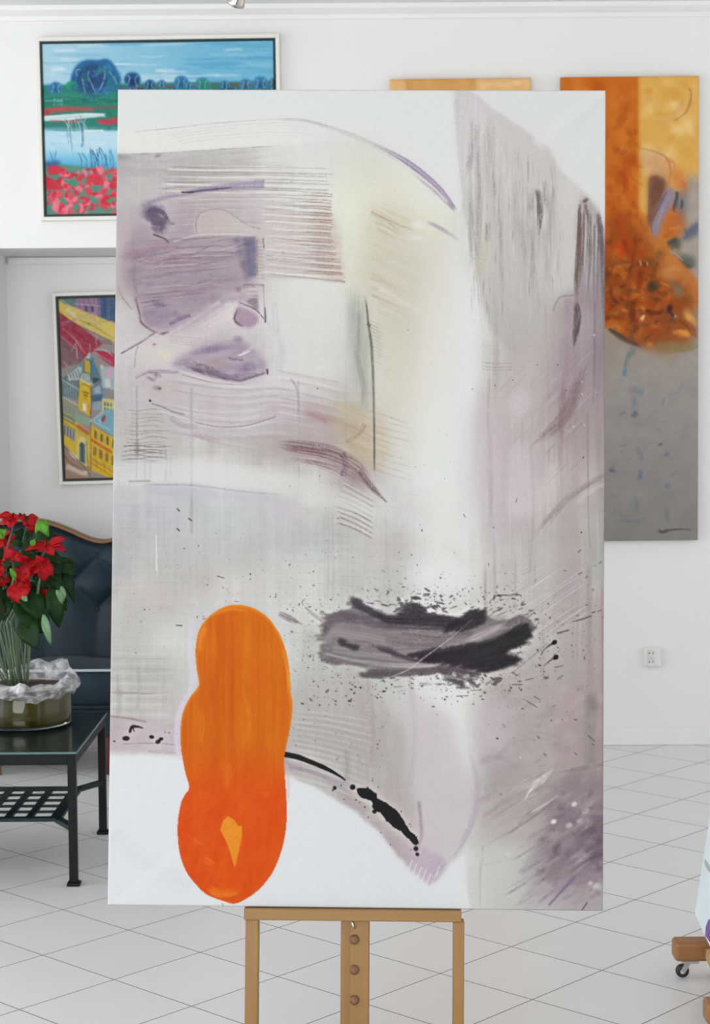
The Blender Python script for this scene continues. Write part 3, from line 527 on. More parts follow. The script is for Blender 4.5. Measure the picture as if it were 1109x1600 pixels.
    K.splat(190, lambda R: (470+R.rand()*350, 1078+R.randn()*17), .5, 2.3, (50, 44, 50), 7, (.3, .85), .5, .1)
    K.splat(90, lambda R: (620+R.rand()*75, 948+R.randn()*11), .8, 3.5, (72, 62, 68), 8, (.4, .85), .9, .1)
    K.splat(70, lambda R: (640+R.rand()*140, 1064+R.randn()*6), .8, 3.8, (84, 74, 80), 9, (.35, .8), .9, .1)
    K.splat(70, lambda R: (800+R.rand()*50, 965+R.rand()*90), .5, 2.2, (64, 56, 60), 10, (.3, .85), .5)
    K.splat(130, lambda R: (760+R.rand()*180, 880+R.rand()*280), .45, 1.5, (54, 48, 54), 15, (.3, .8), .8, -.4)
    K.splat(90, lambda R: (435+R.rand()*260, 860+R.rand()*90), .45, 1.4, (54, 48, 54), 16, (.3, .8), .4)
    K.splat(80, lambda R: (450+R.rand()*150, 1090+R.rand()*110), .45, 1.3, (50, 44, 50), 17, (.3, .85), .4)
    K.splat(50, lambda R: (180+R.rand()*270, 830+R.rand()*180), .45, 1.2, (60, 54, 58), 18, (.3, .8), .5)
    K.splat(36, lambda R: (470+R.rand()*260, 640+R.rand()*240), .45, 1.1, (70, 64, 66), 19, (.3, .8), .3)
    for x, y, r in ((866, 1004, 4.6), (868, 1027, 5.2)):
        B(x, y, r*1.1, r*.85, (22, 19, 24), .97, -.5, .3, .25, 3); S([(x-2, y+1), (x-11, y+7), (x-20, y+15)], [2.4, 1.3, .6], (40, 36, 40), .75, .3, 1.4)
    S([(857, 1004), (840, 1018), (822, 1034), (800, 1052)], .8, (110, 100, 104), .6, .4); B(872, 1012, 2, 1.3, ink, .8); B(838, 968, 7, 3, (80, 70, 74), .65, 0, .95, .4); B(853, 1059, 6, 3.4, (80, 70, 74), .7, 0, .95, .4); B(807, 1055, 3.6, 2.4, (70, 60, 64), .75, 0, .9, .3)
    S([(870, 990), (890, 984)], [1.6, .8], (60, 54, 58), .75); S([(892, 972), (908, 968), (925, 962)], [.7, 1.4, .9], (70, 62, 66), .7)
    for a, b in (((900, 963), (906, 961)), ((924, 958), (930, 956)), ((934, 955), (940, 954)), ((941, 965), (947, 964)), ((820, 1063), (834, 1060)), ((800, 1070), (816, 1070)), ((712, 1088), (732, 1087)), ((735, 1079), (752, 1078)), ((822, 1095), (840, 1106)), ((834, 1088), (844, 1094)), ((918, 1149), (930, 1159)), ((924, 1162), (929, 1165)), ((839, 1150), (843, 1154)), ((849, 1177), (854, 1182)), ((897, 1176), (902, 1180)), ((935, 881), (940, 877)), ((902, 864), (908, 859)), ((806, 785), (808, 779)), ((724, 803), (727, 809)), ((763, 880), (764, 884)), ((339, 900), (350, 903)), ((275, 977), (285, 977)), ((316, 967), (322, 966)), ((366, 939), (372, 940)), ((870, 1062), (880, 1055)), ((866, 1043), (880, 1040))):
        S([a, b], 1.0, (56, 50, 54), .72, .2, 1.2, 8, .8)
    for k in range(22):
        R = np.random.RandomState(1300+k); x = 900-R.rand()*80; y = 900+R.rand()*80
        S([(x+40, y-26), (x, y), (x-40, y+30)], .9, (226, 216, 218) if k % 2 else (168, 150, 154), .5, .5, 1.2, 40, .7, (.2, .3))
    K.dots([(871, 569+1, 1.4), (839, 570, 1.2), (801, 594, 1.2), (773, 602, 1.1), (738, 608, 1.2), (884, 610, 1.3), (911, 715, 1.7), (866, 665, 1.2), (908, 832, 1.7), (771, 824, 1.3), (659, 829, 1.8), (656, 820, 1), (643, 867, 1.5), (623, 863, 1.3), (637, 515, 1.3), (652, 883, 1.5), (496, 607, 1.4), (528, 810, 1.3), (499, 744, 1.1), (453, 759, 1), (288, 857, 1.6), (310, 853, 1.3), (391, 897, 1.8), (391, 905, 1.3), (324, 914, 1.5), (348, 918, 1.2), (308, 964, 1.6), (226, 952, 1.5), (212, 1020, 1.3), (352, 939, 1), (422, 932, 1.5), (431, 929, 1.4), (777, 1154, 2), (861, 1126, 1.6), (878, 1125, 1.4), (695, 1093, 2), (590, 1163, 1.7), (549, 1162, 1.2), (782, 1241, 1.4), (738, 895+25, 1.5)], (40, 36, 40), .9)
    K.dots([(928, 524, 2), (909, 597, 2.2), (909, 616, 1.8), (931, 613, 1.4), (877, 635, 1.6), (896, 667, 1.6), (913, 665, 1.6), (884, 672, 1.4), (925, 634, 1.2), (813, 1184, 1.6)], (222, 212, 214), .9)
    # ---------- black marks
    S([(440, 1178), (462, 1182), (484, 1190), (510, 1201), (528, 1211), (541, 1220)], [4.8, 5, 4.2, 4, 2.6, 1.2], ink, .98, 0, 2, 40, .25, (0, .03), edge=.12)
    PO([(557, 1235), (562, 1231), (573, 1231), (582, 1236), (588, 1240), (591, 1248), (603, 1254), (613, 1262), (624, 1271), (630, 1282), (637, 1294), (645, 1303), (653, 1311), (652, 1319), (646, 1319), (636, 1309), (624, 1298), (613, 1291), (604, 1283), (596, 1273), (588, 1267), (582, 1261), (580, 1252), (570, 1247), (563, 1244)], ink, .99, 0, 4, rough=2.2)
    for x, y, r in ((551, 1230, 4.6), (649, 1316, 4.6), (649.5, 1326, 4.2), (652, 1335, 3.2), (523, 1231, 3.4), (585, 1268, 4), (533, 1227, 1.6), (556, 1250, 1.6), (562, 1254, 1), (570, 1261, 1.7), (582, 1220, 1), (582, 1217, .9), (591, 1230, 1.1), (574, 1231, 2), (627, 1268, 1.3), (640, 1288, 1.3), (642, 1292, 1), (651, 1308, 1.5), (575, 1277, 1.4), (595, 1301, 1.1), (610, 1320, 1), (537, 1249, 1.2), (642, 1328, 1)): B(x, y, r, r, ink, .96, 0, min(.6, .8/r), .12, 3)
    S([(522, 1232), (519, 1236)], 1.4, ink, .9)
    B(197, 1153.5, 6.4, 4.2, ink, .98, 0, .2); B(237, 1151.2, 4.8, 3.2, ink, .98, .15, .25); B(247, 1158.6, 5, 3.6, ink, .98, -.4, .25); B(251.5, 1154.6, 4, 3.2, ink, .98, -.3, .25); B(178.6, 1158, 2.4, 1.6, ink, .95, 0, .4); B(258, 1143.8, 1.7, 1.3, ink, .95); B(264, 1144.6, 1.9, 1.3, ink, .95)
    S([(203, 1143), (206, 1136), (214, 1135), (225, 1138)], [2.4, 3.4, 2, .6], ink, .95, 0, 1.5, 10, .4, (0, .1)); S([(208, 1138), (210, 1143)], 1.1, ink, .8); B(276, 1147, 1.2, 2.6, (110, 100, 112), .8)
    # ---------- orange form
    O = [(368.6, 945), (392, 949), (414, 961), (432, 983), (445, 1012), (452, 1048), (454, 1082), (457, 1099), (454.5, 1128), (448, 1161), (443.5, 1187), (445, 1215), (447, 1244), (447.6, 1277), (445, 1306), (437.5, 1335), (425, 1364), (407, 1387), (388, 1402), (366.7, 1411.5), (348, 1407), (323, 1397), (305, 1380), (290.6, 1360), (281.5, 1335), (278, 1310), (278, 1284), (283, 1255), (289, 1242), (296, 1230), (288.8, 1203), (283, 1168), (282.6, 1136), (287, 1110), (298, 1088), (307, 1077), (311, 1068), (307, 1041), (305.8, 1012), (312, 983), (327, 963), (348, 949.5)]
    S([(300, 960), (298, 1010), (302, 1050), (300, 1078), (282, 1110), (277, 1150), (282, 1190)], 8, (216, 208, 218), .75, .2, 3, 60, .8)
    S([(447, 1192), (450, 1215), (450, 1250)], 3, (226, 190, 188), .6, .3)
    sav = K.img.copy()
    PO(O, (218, 114, 24), 1, 0, 4)
    sl, X, Y = K.win(270, 938, 462, 1418)
    m = (np.abs(K.img[sl]-sav[sl]).sum(2) > 0)
    mm = np.clip(np.abs(K.img[sl]-sav[sl]).sum(2)/60., 0, 1)
    t = sstep(1150, 1260, Y)[..., None]
    col = np.array((204, 99, 4))*(1-t)+np.array((216, 80, 8))*t
    st = fbm(X/5, Y/120, 41, 3)-.5; st2 = fbm(X/26, Y/70, 42)-.5; st3 = fbm((X+Y*.3)/9, (Y-X*.3)/22, 44, 3)-.5
    col = col+(st*30+st2*30)[..., None]*np.array([.5, .9, .25])*(1-t*.7)+(st3*22)[..., None]*np.array([.3, 1., .4])*t
    rim = 1-boxblur(m.astype(float), 5); left = sstep(.12, .5, rim)*sstep(1240, 1060, Y)
    col = col+(left*26)[..., None]*np.array([.5, 1., .4])
    K.img[sl] = K.img[sl]*(1-mm[..., None])+col*mm[..., None]
    for pts, w, c, a in (([(330, 962), (360, 950), (392, 954)], 7, (232, 138, 34), .6), ([(322, 975), (314, 1000), (313, 1030)], 5, (236, 146, 60), .6), ([(440, 1005), (449, 1050), (451, 1090)], 3, (240, 160, 40), .75),
                         ([(400, 1020), (410, 1060), (404, 1100)], 12, (210, 92, 16), .45), ([(335, 1000), (330, 1030), (335, 1060)], 10, (212, 98, 16), .4), ([(352, 1190), (356, 1215), (352, 1240)], 9, (228, 128, 26), .55), ([(310, 1100), (316, 1130), (312, 1170)], 5, (232, 136, 34), .5),
                         ([(380, 1070), (390, 1120), (384, 1170)], 6, (232, 134, 30), .45), ([(430, 1080), (440, 1120), (436, 1160)], 8, (208, 90, 18), .5), ([(322, 1385), (345, 1396), (378, 1390)], 9, (236, 142, 40), .65), ([(318, 1340), (335, 1352)], 7, (236, 124, 46), .5), ([(300, 1310), (318, 1322)], 5, (234, 120, 50), .5), ([(410, 1245), (420, 1240)], 7, (236, 122, 44), .5), ([(335, 1400), (366, 1402), (400, 1380)], 4, (206, 78, 20), .5)):
        S(pts, w, c, a, .7, 2, 40, .6, (.2, .3))
    PO([(356, 1274.6), (367, 1282), (372, 1291), (378, 1290), (377.6, 1310), (372, 1335), (366.7, 1357), (362, 1340), (356, 1320), (349, 1306), (344, 1297), (348.6, 1282)], (232, 150, 40), .95, 0, 0, .15, 6, 6)
    S([(347, 1411), (349, 1416)], 1.2, (190, 150, 90), .8); B(293, 1384, 1.4, .9, (150, 150, 152), .7)
    # second working: darker accents over the dry washes
    S([(906, 318), (903, 380), (899, 440), (898, 480)], [3, 4.5, 4, 3], (112, 90, 86), .75, .5, 1.4, 30, .6, (.02, .2)); S([(899, 468), (902, 492), (900, 515), (895, 548)], [5, 8, 7, 3], (92, 76, 82), .75, .55, 1.6, 16, .7, (.2, .4))
    S([(934, 330), (940, 380), (943, 440), (944, 520)], [4, 6, 6, 4], (104, 95, 100), .55, .7, 1.3, 26, .6, (.05, .3)); S([(915, 320), (922, 360), (921, 430)], [3, 6, 4], (108, 94, 96), .5, .8, 1.2, 24, .7, (.05, .4))
    S([(920, 560), (902, 606), (880, 650), (838, 694)], [8, 14, 14, 8], (136, 114, 120), .55, .6, 2, 30, .8, (.3, .3)); S([(880, 590), (878, 640), (876, 700)], [7, 8, 5], (150, 116, 128), .5, .5, 2, 40, .8, (.3, .3))
    PO([(546, 470), (566, 474), (576, 530), (580, 612), (566, 640), (556, 580), (548, 520)], (164, 164, 152), .55, 5, 3, .4, 3, 40); S([(572, 470), (576, 510), (581, 550), (584, 640), (585, 738)], [1.6, 3, 2.6, 2.2, 1.6], (104, 105, 98), .7, .6, 1.5, 10, .7, (.05, .05))
    PO([(588, 520), (640, 500), (650, 600), (612, 640), (588, 640)], (204, 203, 186), .45, 10, 3)
    PO([(486, 330), (520, 332), (532, 380), (540, 440), (500, 436), (490, 380)], (176, 150, 142), .5, 5, 0, .6, 40, 2.2, .07)
    for k in range(40):
        R = np.random.RandomState(2400+k); y = 300+k*3.4; xe = 519+(k > 20)*(k-20)*1.0
        S([(xe-50-R.rand()*40, y-3), (xe-20, y-1), (xe+R.rand()*2, y+.5)], .7+R.rand()*.9, (136, 104, 98) if k % 3 else (228, 220, 214), .55, .4, 1.2, 40, .7, (.5, .06))
    for k in range(60):
        R = np.random.RandomState(2500+k); x = 205+R.rand()*120; y = 376+R.rand()*120; L = 40+R.rand()*90
        if y > 500-(x+L-240)*.36: continue
        S([(x, y), (x+L*.5, y-4+R.randn()*3), (x+L, y-8+R.randn()*5)], .8+R.rand()*1.5, [(124, 104, 122), (190, 174, 184), (138, 110, 128), (120, 106, 132)][k % 4], .5, .6, 1.3, 30, .7, (.2, .3))
    S([(206, 372), (212, 396), (208, 430), (214, 462)], [4, 7, 6, 4], (146, 122, 134), .45, .7, 2, 20, .9); S([(202, 410), (232, 392), (262, 386), (290, 388)], [3, 5, 4, 2], (140, 108, 128), .5, .7, 2, 24, .8)
    S([(186, 470), (196, 500), (200, 540)], 4, (206, 196, 198), .5, .6, 2); S([(420, 500), (440, 540), (436, 580)], 10, (190, 182, 188), .35, .7, 2, 30, .9); S([(428, 470), (432, 520)], 6, (196, 188, 192), .4, .7, 2)
    S([(430, 690), (470, 694), (520, 704), (556, 722)], [5, 9, 11, 8], (128, 98, 108), .6, .75, 1.4, 60, .7, (.25, .2)); S([(448, 716), (500, 724), (540, 738), (570, 760)], [3, 6, 7, 4], (140, 116, 120), .5, .8, 1.3, 60, .7, (.25, .2))
    S([(500, 650), (540, 664), (590, 690)], [8, 12, 9], (176, 152, 132), .4, .8, 1.4, 50, .8, (.2, .2)); S([(470, 645), (495, 652), (518, 664)], [6, 8, 5], (172, 140, 144), .45, .7, 1.4, 40, .8, (.25, .25))
    # firmer brush texture in the washes
    Lm = K.img.mean(2); st_ = K.img.max(2)-K.img.min(2); g_ = np.clip((222-Lm)/12, 0, 1)*np.clip((95-st_)/30, 0, 1)*np.clip((Lm-90)/40, 0, 1)*np.clip(1-4*boxblur((st_ > 80).astype(float), 7), 0, 1)
    for c in range(3):
        lo = boxblur(K.img[..., c], 6); K.img[..., c] += (K.img[..., c]-lo)*.36*g_
    # last thin glazes: wash tones tuned at a few places, fading softly between them
    sl, X, Y = K.full(); L = K.img.mean(2); sat = K.img.max(2)-K.img.min(2)
    m = np.clip((221-L)/12, 0, 1)*np.clip((95-sat)/30, 0, 1); num = np.zeros(K.img.shape); den = np.full(L.shape, .12)
    for x, y, c in ((200, 1005, (188, 187, 182)), (300, 845, (186, 184, 184)), (820, 620, (195, 186, 186)), (890, 720, (176, 164, 163)), (780, 240, (202, 197, 196)), (300, 430, (160, 145, 152)), (820, 1140, (168, 158, 157)),
                    (510, 1126, (174, 170, 166)), (192, 740, (195, 195, 194)), (406, 786, (203, 203, 206)), (636, 440, (205, 200, 185)), (210, 270, (185, 180, 180)), (456, 530, (213, 213, 211)), (906, 1350, (145, 133, 140)), (620, 1190, (176, 171, 169)),
                    (350, 655, (200, 196, 197)), (480, 735, (186, 177, 174)), (770, 770, (196, 185, 188)), (860, 410, (192, 187, 183)), (776, 410, (188, 185, 180)), (480, 370, (202, 193, 188)), (770, 1380, (194, 194, 192)), (840, 1085, (180, 173, 170)),
                    (250, 560, (203, 196, 191)), (330, 616, (189, 179, 182)), (210, 880, (187, 187, 186)), (280, 950, (192, 188, 186)), (470, 860, (187, 187, 185)), (570, 870, (195, 194, 192)), (480, 1100, (181, 177, 175)), (690, 1250, (201, 196, 197)),
                    (780, 880, (192, 189, 186)), (900, 830, (173, 165, 163)), (920, 1050, (160, 147, 146)), (780, 1230, (172, 164, 165)), (900, 1130, (163, 148, 149)), (860, 1310, (144, 129, 131)), (902, 572, (143, 126, 127)), (742, 312, (194, 191, 188)),
                    (690, 650, None), (690, 850, None), (640, 1390, None), (720, 1120, None)):
        j, i = int(y-K.y0), int(x-K.x0); me = K.img[j-12:j+12, i-12:i+12].mean((0, 1))
        d = (np.array(c, float)-me) if c else np.zeros(3)
        d = np.clip(d, -26, 26); w = np.exp(-((X-x)**2+(Y-y)**2)/(2*62.**2)); num += w[..., None]*d; den += w
    K.img += (num/den[..., None])*m[..., None]
    # weave and dry-brush grain
    sl, X, Y = K.full()
    K.img += ((vnoise(X/1.3, Y/2.2, 71)-.5)*4.5+(vnoise(X/2.4, Y/1.2, 72)-.5)*4.5)[..., None]
    return K
# ------------------------------------------------------------------ the smaller paintings
def paint_landscape():
    K = Paint(60, 54, 442, 350, (150, 206, 230))
    f = 240/1109.
    Z = lambda pts: [(60+x*f, 50+y*f) for x, y in pts]
    S, B, PO = K.stroke, K.blob, K.poly
    sl, X, Y = K.full()
    t = np.clip((X-90)/250, 0, 1)[..., None]
    K.img[:] = np.array((176, 216, 234))*(1-t)+np.array((116, 190, 222))*t
    for k in range(46):
        R = np.random.RandomState(k); x = 60+R.rand()*340; y = 70+R.rand()*62; L = 30+R.rand()*90
        S([(x, y), (x+L/2, y+R.randn()*2), (x+L, y+R.randn()*2)], 1.5+R.rand()*4, [(232, 240, 244), (92, 176, 214), (206, 230, 240), (130, 198, 226)][k % 4] if x < 200 else [(92, 172, 212), (150, 208, 230), (78, 160, 206), (214, 234, 242)][k % 4], .6, .6, 1.6, 40, .7, (.2, .3))
    for x, y, w in ((85, 82, 40), (95, 96, 34), (80, 110, 30), (240, 112, 40), (330, 120, 50), (120, 74, 60)): S([(x, y), (x+w, y-1)], 4, (236, 242, 245), .7, .6, 2, 40, .7, (.2, .3))
    # far line
    PO([(60, 134), (440, 128), (440, 200), (60, 200)], (44, 128, 108), 1, 1)
    S([(180, 139), (300, 136), (440, 131)], 4, (130, 70, 90), .7, .6, 2, 20)
    # trees
    def tree(x, y, r, c1, c2, c3=(150, 205, 230)):
        B(x, y, r*1.12, r*1.05, (70, 140, 190), .9, 0, .3); B(x, y+1, r, r*.95, c1, 1, 0, .3, .1); B(x+r*.1, y+r*.25, r*.7, r*.6, c2, .9, 0, .6, .2)
        S([(x-r*.6, y+r*.7), (x-r*.3, y-r*.1), (x-r*.5, y-r*.5)], .8, c3, .7); S([(x+r*.5, y+r*.8), (x+r*.3, y), (x+r*.6, y-r*.5)], .8, c3, .7)
    PO(Z([(250, 330), (290, 250), (360, 210), (450, 210), (500, 200), (550, 230), (590, 300), (610, 360), (560, 430), (480, 465), (400, 470), (310, 450), (255, 400)]), (40, 104, 156), 1, 1, 4)
    PO(Z([(290, 330), (330, 270), (400, 240), (470, 260), (500, 330), (480, 430), (420, 460), (330, 440)]), (38, 70, 118), .95, 2, 4)
    B(*Z([(465, 285)])[0], 8, 8, (36, 138, 126), .9); B(*Z([(350, 345)])[0], 9, 9, (32, 118, 104), .85); B(*Z([(530, 380)])[0], 7, 14, (40, 124, 116), .85); B(*Z([(320, 410)])[0], 10, 8, (36, 96, 120), .8)
    B(*Z([(520, 270)])[0], 9, 12, (54, 130, 182), .8)
    for p in ([(380, 285), (372, 330), (400, 390), (430, 460)], [(490, 250), (490, 340), (450, 430)], [(330, 340), (345, 420), (360, 460)], [(520, 290), (560, 340), (580, 390)], [(300, 330), (285, 290), (320, 275)]): S(Z(p), 1.1, (170, 206, 232), .8, .3, 1.2)
    tree(*Z([(140, 410)])[0], 11, (46, 116, 168), (34, 96, 130)); B(*Z([(255, 395)])[0], 10.5, 9.5, (36, 150, 122), 1, 0, .4, .15); B(*Z([(90, 420)])[0], 7, 6, (52, 126, 170), .9)
    tree(*Z([(690, 350)])[0], 14, (36, 84, 132), (30, 52, 92)); tree(*Z([(815, 385)])[0], 9, (34, 84, 128), (28, 60, 90)); tree(*Z([(900, 380)])[0], 7, (50, 110, 150), (36, 90, 110)); tree(*Z([(1040, 370)])[0], 12, (46, 122, 172), (34, 90, 130))
    tree(318, 133, 12, (44, 140, 130), (36, 120, 90)); tree(296, 136, 8, (52, 120, 160), (40, 90, 120)); tree(352, 134, 8, (46, 110, 150), (34, 80, 110)); tree(385, 133, 10, (60, 120, 160), (46, 80, 110)); tree(408, 131, 12, (52, 128, 176), (44, 84, 120)); tree(428, 130, 8, (60, 110, 120), (70, 80, 100))
    # meadow bands
    S(Z([(50, 480), (300, 470), (580, 475)]), 8, (50, 136, 122), .95, .5, 2, 40, .4, (0, 0)); S(Z([(50, 520), (300, 510), (580, 500)]), 4, (36, 118, 92), .9, .5, 2, 40, .5, (0, 0)); S(Z([(60, 505), (230, 500)]), 1.2, (120, 190, 190), .7, .5, 1.3)
    for x in (125, 150, 165, 180): S(Z([(x, 535), (x+6, 480)]), .7, (170, 214, 222), .8)
    S(Z([(50, 585), (140, 570), (300, 562), (420, 566)]), [6, 6, 5, 3], (206, 74, 76), .97, .3, 2, 30, .4, (0, .05)); B(*Z([(75, 585)])[0], 6, 6, (188, 44, 58), .9, rough=.3); S(Z([(400, 560), (480, 552), (580, 548)]), 2.5, (150, 76, 86), .8, .5, 2)
    S(Z([(80, 600), (300, 585), (520, 590)]), 3, (40, 128, 110), .85, .5, 2, 30)
    S(Z([(50, 630), (200, 622), (350, 608), (500, 606)]), [5, 6, 5, 3], (232, 243, 246), .98, .2, 2, 40, .4, (0, .05))
    S(Z([(90, 655), (200, 660), (330, 655)]), 4.5, (196, 74, 84), .85, .6, 2, 18); S(Z([(50, 680), (200, 690), (400, 690), (580, 690)]), 8.5, (46, 132, 122), .95, .4, 2, 30, .4, (0, 0)); S(Z([(400, 655), (450, 635), (500, 640)]), 5, (48, 126, 112), .95)
    S(Z([(430, 645), (500, 655), (580, 640)]), [3, 6, 6], (206, 62, 76), .97, .3, 2, 20); B(*Z([(515, 595)])[0], 6, 5, (42, 116, 112), .95); B(*Z([(515, 700)])[0], 5, 7, (40, 110, 120), .9)
    # water
    PO(Z([(40, 720), (250, 722), (580, 715), (580, 1000), (40, 1000)]), (190, 226, 242), 1, 1)
    PO(Z([(40, 880), (580, 880), (580, 1010), (40, 1010)]), (112, 196, 228), .9, 5); PO(Z([(40, 950), (580, 960), (580, 1020), (40, 1020)]), (70, 160, 206), .9, 4)
    for k in range(16):
        R = np.random.RandomState(60+k); x = 60+R.rand()*480; y = 735+R.rand()*150; S(Z([(x, y), (x+60, y+3), (x+130, y)]), 1.5+R.rand(), (220, 240, 248) if k % 2 else (150, 206, 232), .6, .5, 1.5, 20, .7, (.2, .2))
    S(Z([(330, 720), (480, 715)]), 1.6, (244, 248, 250), .9)
    for k in range(18):
        R = np.random.RandomState(90+k); x = 210+R.rand()*180; S(Z([(x, 800+R.rand()*60), (x-6+R.randn()*8, 700), (x-20+R.randn()*20, 640-R.rand()*40)]), .6, (206, 228, 234) if k % 3 else (60, 120, 150), .75)
    for k in range(24):
        R = np.random.RandomState(120+k); x = 50+R.rand()*520; S(Z([(x, 990), (x+R.randn()*8, 930), (x-10+R.randn()*14, 880-R.rand()*50)]), .8, [(40, 110, 160), (120, 190, 226), (50, 90, 140)][k % 3], .8)
    PO(Z([(50, 940), (160, 930), (160, 1000), (50, 1000)]), (56, 84, 136), .85, 2)
    # poppies
    PO(Z([(40, 985), (180, 960), (400, 985), (600, 990), (600, 1340), (40, 1340)]), (96, 140, 124), 1, 1)
    for k in range(150):
        R = np.random.RandomState(200+k); x = 50+R.rand()*530; y = 990+R.rand()*330; r = 3.5+R.rand()*6
        xx, yy = Z([(x, y)])[0]
        B(xx, yy, r, r*(.45+R.rand()*.35), [(210, 50, 66), (222, 66, 82), (204, 44, 60), (236, 118, 138), (214, 56, 72), (226, 84, 100)][k % 6], .96, R.rand()*3, .3, .35, 4)
    for x, y, w, h in ((120, 1045, 8, 6), (250, 1100, 8, 6), (410, 1135, 6, 5), (180, 1225, 10, 4), (270, 1265, 6, 9), (300, 1225, 6, 3), (515, 1040, 4, 6), (80, 1270, 4, 9), (510, 1225, 5, 4), (200, 1080, 8, 3)): B(*Z([(x, y)])[0], w, h, (72, 146, 122), .95, .5, .3, .4, 4)
    for x, y in ((340, 1020), (490, 1110), (430, 1190), (260, 1210), (220, 1260), (110, 1260), (440, 1000), (310, 1280)): B(*Z([(x, y)])[0], 9, 4, (240, 130, 150), .85, R.rand()*3, .5, .4, 4)
    B(*Z([(120, 1000)])[0], 13, 9, (214, 48, 66), .9, 0, .3, .2); B(*Z([(110, 1120)])[0], 14, 7, (206, 46, 64), .9, 0, .3, .3); B(*Z([(400, 1060)])[0], 14, 8, (216, 58, 76), .9, 0, .3, .3)
    for k in range(60):
        R = np.random.RandomState(300+k); a = R.rand()*6.28; r = R.rand()**.5
        x, y = Z([(425+math.cos(a)*165*r, 340+math.sin(a)*125*r)])[0]
        S([(x, y), (x+R.randn()*4, y+5), (x+R.randn()*6, y+9)], 1.2+R.rand()*1.8, [(50, 120, 170), (30, 60, 110), (36, 120, 112), (70, 140, 190), (28, 84, 110)][k % 5], .5, .5, 1.4, 10, .8)
    for k in range(40):
        R = np.random.RandomState(340+k); x = 70+R.rand()*112; S([(x, 153+R.rand()*14), (x+20, 153+R.rand()*14)], 1.2, [(30, 110, 90), (70, 160, 140), (40, 130, 130), (26, 96, 84)][k % 4], .55, .5, 1.4, 14, .8)
    K.img[:] = K.img*.92+(fbm(X/3, Y/3, 77)*12)[..., None]
    return K

